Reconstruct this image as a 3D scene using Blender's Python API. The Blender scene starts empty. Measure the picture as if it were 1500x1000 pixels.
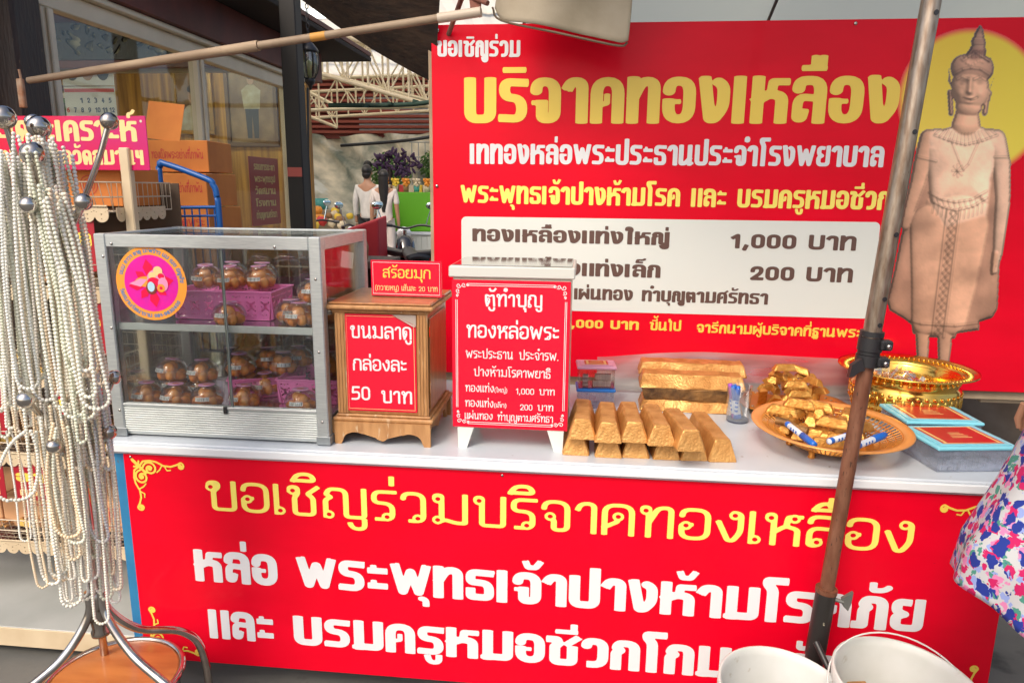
import bpy, math, random
import numpy as np
from mathutils import Vector, Matrix, Euler

S = bpy.context.scene
COL = S.collection
rad = math.radians

# ------------------------------------------------------------------ camera, sky, sun, exposure
cam = bpy.data.cameras.new('camera')
cam.lens = 36 * 1047.4 / 1500.0
cam.sensor_width = 36.0
cam.clip_start = 0.05
cam.clip_end = 400.0
cam_ob = bpy.data.objects.new('camera', cam)
COL.objects.link(cam_ob)
_F = Vector((-0.09915377, 0.97321673, -0.20740717))
_R = Vector((0.99459678, 0.10337145, 0.00956963))
_U = Vector((-0.0307533, 0.20533764, 0.9782079))
cam_ob.matrix_world = Matrix(((_R.x, _U.x, -_F.x, 1.3073), (_R.y, _U.y, -_F.y, -1.8233),
                              (_R.z, _U.z, -_F.z, 1.4898), (0, 0, 0, 1)))
S.camera = cam_ob

SUN_EL, SUN_AZ = 47.0, 205.0          # elevation and compass-like azimuth of the sun (behind and left of the camera)
world = bpy.data.worlds.new('World')
S.world = world
world.use_nodes = True
wn, wl = world.node_tree.nodes, world.node_tree.links
bg = wn['Background']
sky = wn.new('ShaderNodeTexSky')
sky.sky_type = 'NISHITA'
sky.sun_disc = False
sky.sun_elevation = rad(SUN_EL)
sky.sun_rotation = rad(SUN_AZ)
sky.air_density = 0.8
sky.dust_density = 4.5
sky.ozone_density = 0.0
wl.new(sky.outputs[0], bg.inputs[0])
bg.inputs[1].default_value = 0.15

sun = bpy.data.lights.new('sun', 'SUN')
sun.energy = 0.9
sun.angle = rad(16)
sun.color = (1.0, 0.91, 0.78)
sun_ob = bpy.data.objects.new('sun', sun)
COL.objects.link(sun_ob)
_sd = Vector((math.sin(rad(SUN_AZ)) * math.cos(rad(SUN_EL)), math.cos(rad(SUN_AZ)) * math.cos(rad(SUN_EL)), math.sin(rad(SUN_EL))))
sun_ob.rotation_euler = _sd.to_track_quat('Z', 'Y').to_euler()

S.view_settings.view_transform = 'Standard'
S.view_settings.look = 'None'
S.view_settings.exposure = 0.62
S.view_settings.gamma = 1.0
S.render.engine = 'CYCLES'
S.cycles.max_bounces = 8
S.cycles.transparent_max_bounces = 24
S.cycles.sample_clamp_indirect = 6
S.cycles.use_denoising = True

# ------------------------------------------------------------------ materials
MATS = {}
def mat(name, col, rough=0.5, metal=0.0, col2=None, nscale=12.0, bump=0.0, bscale=60.0, alpha=None, spec=0.5,
        coat=0.0, stretch=None, wear=None, trans=0.0, sheen=0.0, detail=4.0, nlow=0.35, nhigh=0.65, rvar=0.0):
    """procedural principled material: noise mix col/col2, optional noise bump, optional dark wear specks"""
    if name in MATS: return MATS[name]
    m = bpy.data.materials.new(name); m.use_nodes = True
    N, L = m.node_tree.nodes, m.node_tree.links
    b = N['Principled BSDF']
    b.inputs['Base Color'].default_value = (*col, 1)
    b.inputs['Roughness'].default_value = rough
    b.inputs['Metallic'].default_value = metal
    b.inputs['Specular IOR Level'].default_value = spec
    b.inputs['Coat Weight'].default_value = coat
    b.inputs['Coat Roughness'].default_value = 0.08
    b.inputs['Transmission Weight'].default_value = trans
    tc = N.new('ShaderNodeTexCoord'); vec = tc.outputs['Object']
    if stretch:
        mp = N.new('ShaderNodeMapping'); mp.inputs['Scale'].default_value = stretch
        L.new(vec, mp.inputs['Vector']); vec = mp.outputs[0]
    cur = None
    if col2 is not None:
        n = N.new('ShaderNodeTexNoise'); n.inputs['Scale'].default_value = nscale; n.inputs['Detail'].default_value = detail
        L.new(vec, n.inputs['Vector'])
        r = N.new('ShaderNodeMapRange'); r.inputs[1].default_value = nlow; r.inputs[2].default_value = nhigh
        L.new(n.outputs[0], r.inputs[0])
        mx = N.new('ShaderNodeMix'); mx.data_type = 'RGBA'
        mx.inputs[6].default_value = (*col, 1); mx.inputs[7].default_value = (*col2, 1)
        L.new(r.outputs[0], mx.inputs[0]); cur = mx.outputs[2]
        if rvar:
            rr = N.new('ShaderNodeMapRange'); rr.inputs[3].default_value = max(0, rough - rvar); rr.inputs[4].default_value = rough + rvar
            L.new(r.outputs[0], rr.inputs[0]); L.new(rr.outputs[0], b.inputs['Roughness'])
    if wear:
        wc, ws, wt = wear
        n = N.new('ShaderNodeTexNoise'); n.inputs['Scale'].default_value = ws; n.inputs['Detail'].default_value = 6
        L.new(vec, n.inputs['Vector'])
        r = N.new('ShaderNodeMapRange'); r.inputs[1].default_value = wt; r.inputs[2].default_value = wt + 0.06
        L.new(n.outputs[0], r.inputs[0])
        mx = N.new('ShaderNodeMix'); mx.data_type = 'RGBA'
        if cur: L.new(cur, mx.inputs[6])
        else: mx.inputs[6].default_value = (*col, 1)
        mx.inputs[7].default_value = (*wc, 1)
        L.new(r.outputs[0], mx.inputs[0]); cur = mx.outputs[2]
    if cur: L.new(cur, b.inputs['Base Color'])
    if bump:
        n = N.new('ShaderNodeTexNoise'); n.inputs['Scale'].default_value = bscale; n.inputs['Detail'].default_value = 5
        L.new(vec, n.inputs['Vector'])
        bp = N.new('ShaderNodeBump'); bp.inputs['Strength'].default_value = bump; bp.inputs['Distance'].default_value = 0.01
        L.new(n.outputs[0], bp.inputs['Height']); L.new(bp.outputs[0], b.inputs['Normal'])
    MATS[name] = m
    return m

def glass_mat(name, tint=(1, 1, 1), refl=0.06, rough=0.02, haze=0.0, hazecol=(0.8, 0.8, 0.8), fres=0.6):
    """thin pane: tinted see-through plus a fresnel mirror, plus a little diffuse haze"""
    if name in MATS: return MATS[name]
    m = bpy.data.materials.new(name); m.use_nodes = True
    N, L = m.node_tree.nodes, m.node_tree.links
    N.remove(N['Principled BSDF']); out = N['Material Output']
    tr = N.new('ShaderNodeBsdfTransparent'); tr.inputs[0].default_value = (*tint, 1)
    gl = N.new('ShaderNodeBsdfGlossy'); gl.inputs['Roughness'].default_value = rough
    lw = N.new('ShaderNodeLayerWeight'); lw.inputs[0].default_value = 0.35
    mr = N.new('ShaderNodeMapRange'); mr.inputs[3].default_value = refl; mr.inputs[4].default_value = min(1, refl + fres)
    mx = N.new('ShaderNodeMixShader')
    L.new(lw.outputs['Fresnel'], mr.inputs[0]); L.new(mr.outputs[0], mx.inputs[0])
    L.new(tr.outputs[0], mx.inputs[1]); L.new(gl.outputs[0], mx.inputs[2])
    res = mx.outputs[0]
    if haze:
        df = N.new('ShaderNodeBsdfTranslucent'); df.inputs[0].default_value = (*hazecol, 1)
        d2 = N.new('ShaderNodeBsdfDiffuse'); d2.inputs[0].default_value = (*hazecol, 1)
        ad = N.new('ShaderNodeMixShader'); ad.inputs[0].default_value = 0.5
        L.new(df.outputs[0], ad.inputs[1]); L.new(d2.outputs[0], ad.inputs[2])
        m2 = N.new('ShaderNodeMixShader')
        n = N.new('ShaderNodeTexNoise'); n.inputs['Scale'].default_value = 2.5; n.inputs['Detail'].default_value = 2
        r2 = N.new('ShaderNodeMapRange'); r2.inputs[1].default_value = 0.3; r2.inputs[2].default_value = 0.7
        r2.inputs[3].default_value = haze * 0.5; r2.inputs[4].default_value = min(1, haze * 1.4)
        L.new(n.outputs[0], r2.inputs[0]); L.new(r2.outputs[0], m2.inputs[0])
        L.new(res, m2.inputs[1]); L.new(ad.outputs[0], m2.inputs[2]); res = m2.outputs[0]
    L.new(res, out.inputs[0])
    MATS[name] = m
    return m

def vcol_mat(name, rough=0.3, coat=0.0):
    if name in MATS: return MATS[name]
    m = bpy.data.materials.new(name); m.use_nodes = True
    N, L = m.node_tree.nodes, m.node_tree.links
    b = N['Principled BSDF']; b.inputs['Roughness'].default_value = rough; b.inputs['Coat Weight'].default_value = coat
    a = N.new('ShaderNodeAttribute'); a.attribute_name = 'ink'
    L.new(a.outputs['Color'], b.inputs['Base Color'])
    MATS[name] = m
    return m

# ------------------------------------------------------------------ mesh builder
class MB:
    def __init__(s): s.v, s.f, s.sm = [], [], []
    def add(s, vs, fs, smooth=False):
        o = len(s.v); s.v.extend([tuple(p) for p in vs])
        s.f.extend([tuple(i + o for i in f) for f in fs]); s.sm.extend([smooth] * len(fs)); return s
    def box(s, x0, y0, z0, x1, y1, z1, M=None):
        vs = [(x, y, z) for z in (z0, z1) for y in (y0, y1) for x in (x0, x1)]
        if M is not None: vs = [tuple(M @ Vector(p)) for p in vs]
        return s.add(vs, [(0, 2, 3, 1), (4, 5, 7, 6), (0, 1, 5, 4), (2, 6, 7, 3), (0, 4, 6, 2), (1, 3, 7, 5)])
    def bevbox(s, x0, y0, z0, x1, y1, z1, r=0.004, M=None):
        """box with chamfered edges (octagonal corners all round)"""
        vs, fs = [], []
        X, Y, Z = (x0, x1), (y0, y1), (z0, z1)
        idx = {}
        for i in (0, 1):
            for j in (0, 1):
                for k in (0, 1):
                    sx, sy, sz = (1, -1)[i], (1, -1)[j], (1, -1)[k]
                    for a, (dx, dy, dz) in enumerate(((0, r, r), (r, 0, r), (r, r, 0))):
                        idx[i, j, k, a] = len(vs); vs.append((X[i] + sx * dx, Y[j] + sy * dy, Z[k] + sz * dz))
        def q(a, *c):
            fs.append(tuple(idx[(*t, a)] for t in c))
        q(0, (0,0,0), (0,0,1), (0,1,1), (0,1,0)); q(0, (1,0,0), (1,1,0), (1,1,1), (1,0,1))
        q(1, (0,0,0), (1,0,0), (1,0,1), (0,0,1)); q(1, (0,1,0), (0,1,1), (1,1,1), (1,1,0))
        q(2, (0,0,0), (0,1,0), (1,1,0), (1,0,0)); q(2, (0,0,1), (1,0,1), (1,1,1), (0,1,1))
        for i in (0, 1):
            for j in (0, 1):
                fs.append((idx[i,j,0,0], idx[i,j,1,0], idx[i,j,1,1], idx[i,j,0,1]))
                fs.append((idx[i,0,j,0], idx[i,1,j,0], idx[i,1,j,2], idx[i,0,j,2]))
                fs.append((idx[0,i,j,1], idx[1,i,j,1], idx[1,i,j,2], idx[0,i,j,2]))
                for k in (0, 1): fs.append((idx[i,j,k,0], idx[i,j,k,1], idx[i,j,k,2]))
        if M is not None: vs = [tuple(M @ Vector(p)) for p in vs]
        return s.add(vs, fs)
    def tube(s, pts, r, n=8, caps=True, closed=False):
        pts = [Vector(p) for p in pts]; m = len(pts)
        rs = r if isinstance(r, (list, tuple)) else [r] * m
        vs, fs = [], []; up = None
        for i, p in enumerate(pts):
            if closed: t = (pts[(i + 1) % m] - pts[i - 1])
            else: t = pts[min(i + 1, m - 1)] - pts[max(i - 1, 0)]
            t.normalize()
            if up is None:
                up = Vector((0, 0, 1)) if abs(t.z) < 0.9 else Vector((1, 0, 0))
            a = t.cross(up).normalized(); b = a.cross(t).normalized(); up = b
            for k in range(n):
                an = 2 * math.pi * k / n
                vs.append(p + (a * math.cos(an) + b * math.sin(an)) * rs[i])
        rng = m if closed else m - 1
        for i in range(rng):
            j = (i + 1) % m
            for k in range(n):
                l = (k + 1) % n
                fs.append((i * n + k, i * n + l, j * n + l, j * n + k))
        s.add(vs, fs, True)
        if caps and not closed:
            s.add(vs[:n], [tuple(range(n))]); s.add(vs[-n:], [tuple(range(n - 1, -1, -1))])
        return s
    def lathe(s, prof, c=(0, 0, 0), n=32, M=None, smooth=True, rx=1.0, ry=1.0):
        vs, fs = [], []
        for (r, z) in prof:
            for k in range(n):
                a = 2 * math.pi * k / n; vs.append(Vector((r * rx * math.cos(a), r * ry * math.sin(a), z)))
        for i in range(len(prof) - 1):
            for k in range(n):
                l = (k + 1) % n; fs.append((i * n + k, i * n + l, (i + 1) * n + l, (i + 1) * n + k))
        if M is not None: vs = [M @ v for v in vs]
        c = Vector(c); vs = [v + c for v in vs]
        return s.add(vs, fs, smooth)
    def ball(s, c, r, n=12, m=8, sc=(1, 1, 1), M=None):
        prof = [(r * math.sin(math.pi * i / m), -r * math.cos(math.pi * i / m)) for i in range(m + 1)]
        prof[0] = (1e-5, -r); prof[-1] = (1e-5, r)
        MM = Matrix.Diagonal((*sc, 1))
        if M is not None: MM = M @ MM
        return s.lathe(prof, c, n, MM)
    def prism(s, poly, z0, z1, M=None):
        """extrude an xy polygon from z0 to z1"""
        n = len(poly); vs = [Vector((x, y, z0)) for x, y in poly] + [Vector((x, y, z1)) for x, y in poly]
        fs = [tuple(range(n - 1, -1, -1)), tuple(range(n, 2 * n))] + [(i, (i + 1) % n, n + (i + 1) % n, n + i) for i in range(n)]
        if M is not None: vs = [M @ v for v in vs]
        return s.add(vs, fs)
    def grid(s, fn, nu, nv, smooth=True):
        vs = [fn(i / nu, j / nv) for j in range(nv + 1) for i in range(nu + 1)]
        fs = [(j * (nu + 1) + i, j * (nu + 1) + i + 1, (j + 1) * (nu + 1) + i + 1, (j + 1) * (nu + 1) + i) for j in range(nv) for i in range(nu)]
        return s.add(vs, fs, smooth)
    def mesh(s, name, m):
        me = bpy.data.meshes.new(name); me.from_pydata(s.v, [], s.f); me.update()
        me.polygons.foreach_set('use_smooth', s.sm)
        if m: me.materials.append(m)
        return me
    def build(s, name, m, parent=None, loc=None, rot=None, label=None):
        o = bpy.data.objects.new(name, s.mesh(name, m)); COL.objects.link(o)
        if parent: o.parent = parent
        if loc: o.location = loc
        if rot: o.rotation_euler = rot
        if label: o['label'] = label
        return o

def tag(o, label, cat, group=None, kind=None):
    if label: o['label'] = label
    if cat: o['category'] = cat
    if group: o['group'] = group
    if kind: o['kind'] = kind
    return o
def thing(name, label, cat, loc=(0, 0, 0), rz=0.0, group=None, rot=None):
    o = bpy.data.objects.new(name, None); COL.objects.link(o); o.empty_display_size = 0.1
    o.location = loc; o.rotation_euler = rot if rot else (0, 0, rz)
    return tag(o, label, cat, group)
def struct(o): o['kind'] = 'structure'; return o
KIDS = {}
def copy_tree(o, parent=None):
    c = o.copy(); COL.objects.link(c)
    if parent: c.parent = parent
    for ch in o.children: copy_tree(ch, c)
    return c
def child_obj(name, me, parent, loc=(0, 0, 0), rot=(0, 0, 0), sc=None):
    o = bpy.data.objects.new(name, me); COL.objects.link(o); o.parent = parent; o.location = loc; o.rotation_euler = rot
    if sc: o.scale = sc
    return o
def bevel(o, w=0.003, seg=2):
    md = o.modifiers.new('bevel', 'BEVEL'); md.width = w; md.segments = seg; md.limit_method = 'ANGLE'; return o
def solidify(o, t, off=-1):
    md = o.modifiers.new('solid', 'SOLIDIFY'); md.thickness = t; md.offset = off; return o
def lerp(a, b, t): return a + (b - a) * t
def vl(a, b, t): return tuple(lerp(x, y, t) for x, y in zip(a, b))
def nth(i): return ('first','second','third','fourth','fifth','sixth','seventh','eighth','ninth','tenth','eleventh','twelfth','thirteenth','fourteenth','fifteenth','sixteenth','seventeenth','eighteenth','nineteenth','twentieth','twenty-first','twenty-second','twenty-third','twenty-fourth','twenty-fifth','twenty-sixth','twenty-seventh','twenty-eighth','twenty-ninth','thirtieth','thirty-first','thirty-second','thirty-third')[i]
def smooth_path(pts, n=6):
    """catmull-rom through pts"""
    P = [Vector(p) for p in pts]; P = [P[0] * 2 - P[1]] + P + [P[-1] * 2 - P[-2]]; out = []
    for i in range(1, len(P) - 2):
        for k in range(n):
            t = k / n; a, b, c, d = P[i - 1], P[i], P[i + 1], P[i + 2]
            out.append(0.5 * ((2 * b) + (c - a) * t + (2 * a - 5 * b + 4 * c - d) * t * t + (3 * b - a - 3 * c + d) * t ** 3))
    out.append(P[-2]); return out

# ------------------------------------------------------------------ stroke lettering: skeletons -> distance field -> flat outline mesh
def contour(F, xs, ys):
    """flat mesh of the region F<0 on a grid; returns 2-D vertices and faces"""
    vs, fs, vid = [], [], {}
    def V(key, x, y):
        if key not in vid: vid[key] = len(vs); vs.append((x, y))
        return vid[key]
    ins = F < 0
    ny, nx = F.shape
    s = ins[:-1, :-1].astype(int) + ins[1:, :-1] + ins[1:, 1:] + ins[:-1, 1:]
    for j in range(ny - 1):
        row = s[j]; i = 0
        if not row.any(): continue
        while i < nx - 1:
            c = row[i]
            if c == 0: i += 1; continue
            if c == 4:
                k = i
                while k < nx - 1 and row[k] == 4: k += 1
                fs.append((V((j, i), xs[i], ys[j]), V((j, k), xs[k], ys[j]), V((j + 1, k), xs[k], ys[j + 1]), V((j + 1, i), xs[i], ys[j + 1])))
                i = k; continue
            cs = ((j, i), (j, i + 1), (j + 1, i + 1), (j + 1, i)); poly = []
            for a in range(4):
                p, q = cs[a], cs[(a + 1) % 4]
                fp, fq = F[p], F[q]
                if fp < 0: poly.append(V(p, xs[p[1]], ys[p[0]]))
                if (fp < 0) != (fq < 0):
                    t = fp / (fp - fq)
                    key = ('e', min(p, q), max(p, q))
                    poly.append(V(key, lerp(xs[p[1]], xs[q[1]], t), lerp(ys[p[0]], ys[q[0]], t)))
            if len(poly) > 2: fs.append(tuple(poly))
            i += 1
    return vs, fs

def fillet(pts, R=0.25):
    """round the corners of a polyline; a point (x,y,r) has its own radius"""
    out = []; n = len(pts)
    for i, p in enumerate(pts):
        P = np.array(p[:2], float)
        if i in (0, n - 1): out.append(P); continue
        r = p[2] if len(p) > 2 else R
        A, B = np.array(pts[i - 1][:2], float), np.array(pts[i + 1][:2], float)
        la, lb = np.linalg.norm(A - P), np.linalg.norm(B - P)
        d = min(r, la * (1.0 if i == 1 else 0.5), lb * (1.0 if i == n - 2 else 0.5))
        if d < 0.02: out.append(P); continue
        a, b = P + (A - P) / la * d, P + (B - P) / lb * d
        for k in range(6):
            t = k / 5; out.append((1 - t) ** 2 * a + 2 * t * (1 - t) * P * 1.0 + t * t * b)
    return out
def stroke_field(X, Y, pts, h, ax, square=True):
    F = np.full(X.shape, 9.0); pts = [np.array((p[0] * ax, p[1])) for p in pts]
    XX = X * ax; n = len(pts) - 1
    for i in range(n):
        a, b = pts[i], pts[i + 1]; d = b - a; L = np.linalg.norm(d)
        if L < 1e-6: continue
        d = d / L; t = (XX - a[0]) * d[0] + (Y - a[1]) * d[1]; u = np.abs((XX - a[0]) * d[1] - (Y - a[1]) * d[0])
        lo = -h if (i == 0 and square) else 0.0
        hi = L + h if (i == n - 1 and square) else L
        tc = np.clip(t, lo, hi)
        if square and i == 0: before = np.maximum(lo - t, u - h)
        else: before = np.sqrt((t - tc) ** 2 + u * u) - h
        if square and i == n - 1: after = np.maximum(t - hi, u - h)
        else: after = np.sqrt((t - tc) ** 2 + u * u) - h
        f = np.where(t < lo, before, np.where(t > hi, after, u - h))
        F = np.minimum(F, f)
    return F

# W, strokes, loops (ring centres of the looped style), hooks drawn only in the heavy style
HEAVY_ONLY, LOOP_ONLY = 'h', 'l'
G = {
 'ก': (.62, [[(0,0),(0,.6),(.14,.7,.04),(.02,.8,.04),(.1,1),(.62,1),(.62,0)]], []),
 'ข': (.66, [[(0,.84),(.02,1,.1),(.25,1,.1),(.25,.80,.06),(.13,.66,.05),(.13,0,.12),(.66,0,.12),(.66,1)]], [(.06,.82)]),
 'ช': (.66, [[(0,.86),(0,1,.1),(.2,1,.1),(.2,.74),(.12,.62),(.12,0,.12),(.6,0,.12),(.6,.62),(.46,.76,.06),(.7,1)]], [(.08,.86)]),
 'ซ': (.66, [[(0,.86),(0,1,.1),(.2,1,.1),(.2,.74),(.12,.62),(.12,0,.12),(.6,0,.12),(.6,.62),(.46,.76,.06),(.7,1)]], [(.08,.86)]),
 'ค': (.64, [[(0,0),(0,1),(.64,1),(.64,0)], [(.02,.22),(.3,.42,.05),(.3,.55)]], [(.32,.6)]),
 'ศ': (.66, [[(0,0),(0,1),(.6,1),(.6,0)], [(.02,.22),(.28,.42,.05),(.28,.55)], [(.5,.95),(.75,1.22)]], [(.3,.6)]),
 'ด': (.62, [[(.1,0),(0,.3),(0,1),(.62,1),(.62,0)], [(.1,0),(.28,.4),(.22,.52)]], [(.2,.56)]),
 'ต': (.66, [[(.1,0),(0,.3),(0,1,.15),(.3,.84,.04),(.62,1,.2),(.66,0)], [(.1,0),(.28,.4),(.22,.5)]], [(.2,.54)]),
 'ง': (.5, [[(0,.62),(.22,0,.06),(.34,0),(.5,.3),(.5,.98),(.34,.98)]], [(.36,.88)]),
 'จ': (.56, [[(0,.76),(0,1),(.56,1),(.56,0),(.24,0,.1),(.24,.42),(.1,.44)]], [(.15,.47)]),
 'ญ': (.98, [[(0,.0),(0,.6),(.14,.7,.04),(.02,.8,.04),(.1,1),(.52,1),(.52,0,.1),(.98,0,.1),(.98,1)], [(.62,-.26),(.66,-.42),(.98,-.42),(.98,-.1)]], [(.08,.06)]),
 'ท': (.66, [[(0,.9),(0,1,.1),(.14,1,.1),(.14,0)], [(.16,.5),(.36,1),(.66,1,.14),(.66,0)]], [(.07,.88)]),
 'ธ': (.58, [[(.58,1),(0,1,.25),(0,.62,.12),(.56,.62,.25),(.56,0,.1),(.0,0,.1),(0,.3)]], [(.08,.28)]),
 'ถ': (.62, [[(0,.0),(0,.6),(.14,.7,.04),(.02,.8,.04),(.1,1),(.62,1),(.62,0)]], [(.08,.07)]),
 'ภ': (.7, [[(-.04,0),(.12,0,.03),(.12,.6),(.24,.7,.04),(.12,.8,.04),(.2,1),(.7,1),(.7,0)]], [(.05,.07)]),
 'น': (.68, [[(0,.9),(0,1,.1),(.14,1,.1),(.14,0,.03),(.4,.04),(.62,.34)], [(.64,1),(.64,0)]], [(.07,.88),(.66,.08)]),
 'บ': (.66, [[(0,.9),(0,1,.1),(.14,1,.1),(.14,0,.1),(.66,0,.1),(.66,1)]], [(.07,.88)]),
 'ป': (.66, [[(0,.9),(0,1,.1),(.14,1,.1),(.14,0,.1),(.66,0,.1),(.66,1.34)]], [(.07,.88)]),
 'ผ': (.72, [[(.2,.84),(.18,1,.08),(0,1,.1),(0,0,.02),(.36,.6,.02),(.72,0,.02),(.72,1)]], [(.14,.88)]),
 'ฝ': (.72, [[(.2,.84),(.18,1,.08),(0,1,.1),(0,0,.02),(.36,.6,.02),(.72,0,.02),(.72,1.34)]], [(.14,.88)]),
 'พ': (.86, [[(0,1),(.2,0,.02),(.43,.78,.02),(.66,0,.02),(.86,1)]], [(.05,.88)]),
 'ฟ': (.86, [[(0,1),(.2,0,.02),(.43,.78,.02),(.66,0,.02),(.86,1.34)]], [(.05,.88)]),
 'ม': (.80, [[(.04,.9),(.04,1,.1),(.20,1,.1),(.20,.10)], [(.12,.02),(.28,.12,.06),(.56,.02,.1),(.78,.02,.04),(.78,1)]], [(.11,.86),(.10,.10)]),
 'ย': (.62, [[(.22,1),(0,1,.2),(0,.62,.12),(.2,.52,.04),(0,.44,.1),(0,0,.2),(.62,0,.12),(.62,1)]], [(.2,.9)]),
 'ร': (.48, [[(.5,1),(0,1,.22),(0,.6,.15),(.46,.58,.25),(.46,0,.2),(.1,0)]], [(.32,.09)]),
 'ล': (.62, [[(0,.8),(0,1),(.62,1),(.62,0)], [(.6,.42),(.6,.58,.1),(0,.62,.25),(0,0,.2),(.2,0,.1),(.22,.2)]], [(.18,.12)]),
 'ส': (.64, [[(0,.8),(0,1),(.6,1),(.6,0)], [(.58,.42),(.58,.58,.1),(0,.62,.25),(0,0,.2),(.2,0,.1),(.22,.2)], [(.46,.95),(.72,1.24)]], [(.18,.12)]),
 'ว': (.5, [[(0,.8),(0,1),(.5,1),(.5,0,.2),(.2,0)]], [(.36,.1)]),
 'ห': (.7, [[(0,.9),(0,1,.1),(.14,1,.1),(.14,0)], [(.16,.4),(.4,.62,.1),(.68,.52,.1),(.68,0)], [(.42,.62),(.46,.95,.08),(.72,.95)]], [(.07,.88),(.6,.88)]),
 'อ': (.6, [[(0,.78),(0,1),(.6,1),(.6,0),(0,0),(0,.48,.08),(.2,.48)]], [(.1,.44)]),
 'ณ': (1.1, [[(0,.0),(0,.6),(.14,.7,.04),(.02,.8,.04),(.1,1),(.5,1),(.5,0,.1),(.9,.2),(1.06,.1)], [(1.02,1),(1.02,0)]], [(.08,.06)]),
 'ฐ': (.52, [[(.52,1),(0,1,.22),(0,.6,.15),(.48,.58,.25),(.48,0,.1),(.04,0,.1),(.04,.3)], [(.0,-.22),(.12,-.22),(.12,-.42,.04),(.28,-.28,.04),(.42,-.42,.04),(.5,-.18)]], [(.1,.28)]),
 'ฯ': (.5, [[(0,1),(0,.55,.1),(.45,.55,.1),(.45,1)], [(.45,.6),(.45,0)]], []),
 'ะ': (.34, [[(0,.9),(0,.7,.1),(.34,.76)], [(0,.36),(0,.14,.1),(.34,.2)]], []),
 'า': (.38, [[(0,.8),(.06,1),(.38,1),(.38,0)]], []),
 'ำ': (.38, [[(0,.8),(.06,1),(.38,1),(.38,0)], [(-.36,1.42),(-.36,1.56,.09),(-.2,1.56,.09),(-.2,1.36,.09),(-.36,1.36,.09),(-.36,1.45)]], []),
 'เ': (.1, [[(0,1),(0,0)]], [(.09,.09)]),
 'แ': (.46, [[(0,1),(0,0)], [(.4,1),(.4,0)]], [(.09,.09),(.49,.09)]),
 'โ': (.3, [[(.14,0),(.14,1.1),(-.02,1.3,.1),(-.02,1.46,.05),(.42,1.46)]], [(.22,.09)]),
 'ใ': (.3, [[(.2,0),(.2,1.05),(.3,1.25),(.22,1.46),(0,1.46,.1),(0,1.28)]], [(.28,.09)]),
 'ไ': (.3, [[(.2,0),(.2,1.3),(.02,1.2,.05),(.02,1.5)]], [(.28,.09)]),
 '0': (.56, [[(.28,1),(0,1,.35),(0,0,.35),(.56,0,.35),(.56,1,.35),(.28,1)]], []),
 '1': (.3, [[(0,.8),(.26,1,.02),(.26,0)]], []),
 '2': (.56, [[(0,.72),(0,1,.3),(.54,1,.3),(.54,.55,.3),(0,0,.02),(.56,0)]], []),
 '3': (.54, [[(0,1),(.5,1,.25),(.5,.54,.2),(.2,.54,.02),(.54,.52,.2),(.54,0,.25),(0,0)]], []),
 '4': (.6, [[(.42,0),(.42,1,.01),(0,.28,.01),(.6,.28)]], []),
 '5': (.56, [[(.52,1),(.06,1,.01),(.02,.55,.01),(.56,.62,.3),(.56,0,.35),(0,0,.2)]], []),
 '6': (.56, [[(.5,1),(0,.9,.4),(0,0,.3),(.56,0,.3),(.56,.58,.3),(.02,.58)]], []),
 '7': (.54, [[(0,1),(.54,1,.01),(.16,0)]], []),
 '8': (.56, [[(.28,1),(.02,1,.25),(.02,.54,.2),(.54,.5,.2),(.56,0,.25),(0,0,.25),(0,.5,.2),(.54,.56,.2),(.54,1,.25),(.28,1)]], []),
 '9': (.56, [[(.06,0),(.56,.1,.4),(.56,1,.3),(0,1,.3),(0,.42,.3),(.54,.42)]], []),
 ',': (.14, [[(.1,.05),(.02,-.2)]], []),
 '.': (.1, [[(.04,0),(.04,.04)]], []),
 '-': (.3, [[(0,.45),(.3,.45)]], []),
 '(': (.2, [[(.2,1.15),(0,.9,.3),(0,.0,.3),(.2,-.25)]], []),
 ')': (.2, [[(0,1.15),(.2,.9,.3),(.2,.0,.3),(0,-.25)]], []),
}
MARKS = {   # x is measured from the right stem of the letter below
 'ิ': [[(-.5,1.32),(0,1.32)]], 'ี': [[(-.5,1.32),(0,1.32)], [(0,1.34),(0,1.56)]], 'ื': [[(-.5,1.32),(0,1.32)], [(0,1.34),(0,1.56)], [(-.24,1.34),(-.24,1.56)]],
 'ึ': [[(-.5,1.32),(0,1.32)], [(0,1.36),(0,1.52)]], '่': [[(-.03,1.3),(-.03,1.5)]], '้': [[(-.34,1.5),(-.28,1.34,.05),(-.02,1.34,.05),(.1,1.52)]],
 '็': [[(-.5,1.3),(-.5,1.54,.1),(0,1.54),(.04,1.62)], [(-.5,1.32),(-.2,1.3)]], 'ั': [[(-.36,1.56),(-.36,1.36,.06),(.0,1.36),(.12,1.48)]],
 '์': [[(-.3,1.32),(-.3,1.5,.08),(-.06,1.5),(.04,1.64)]],
 'ุ': [[(-.16,-.24),(0,-.24),(0,-.46)]], 'ู': [[(-.4,-.22),(-.34,-.46),(0,-.46),(0,-.22)]],
}
MARKS_L = {   # the looped style's lighter vowel arches
 'ิ': [[(-.55,1.24),(-.45,1.48,.2),(-.1,1.48,.2),(0,1.24),(-.55,1.24)]],
 'ี': [[(-.55,1.24),(-.45,1.46,.2),(-.1,1.46,.2),(0,1.24),(-.55,1.24)], [(0,1.3),(0,1.6)]],
 'ื': [[(-.55,1.24),(-.45,1.46,.2),(-.1,1.46,.2),(0,1.24),(-.55,1.24)], [(0,1.3),(0,1.6)], [(-.2,1.4),(-.2,1.6)]],
 'ุ': [[(-.1,-.18),(-.1,-.26,.04),(.0,-.22,.04),(0,-.46)]],
}
LINES, CACHE = {}, {}
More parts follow.
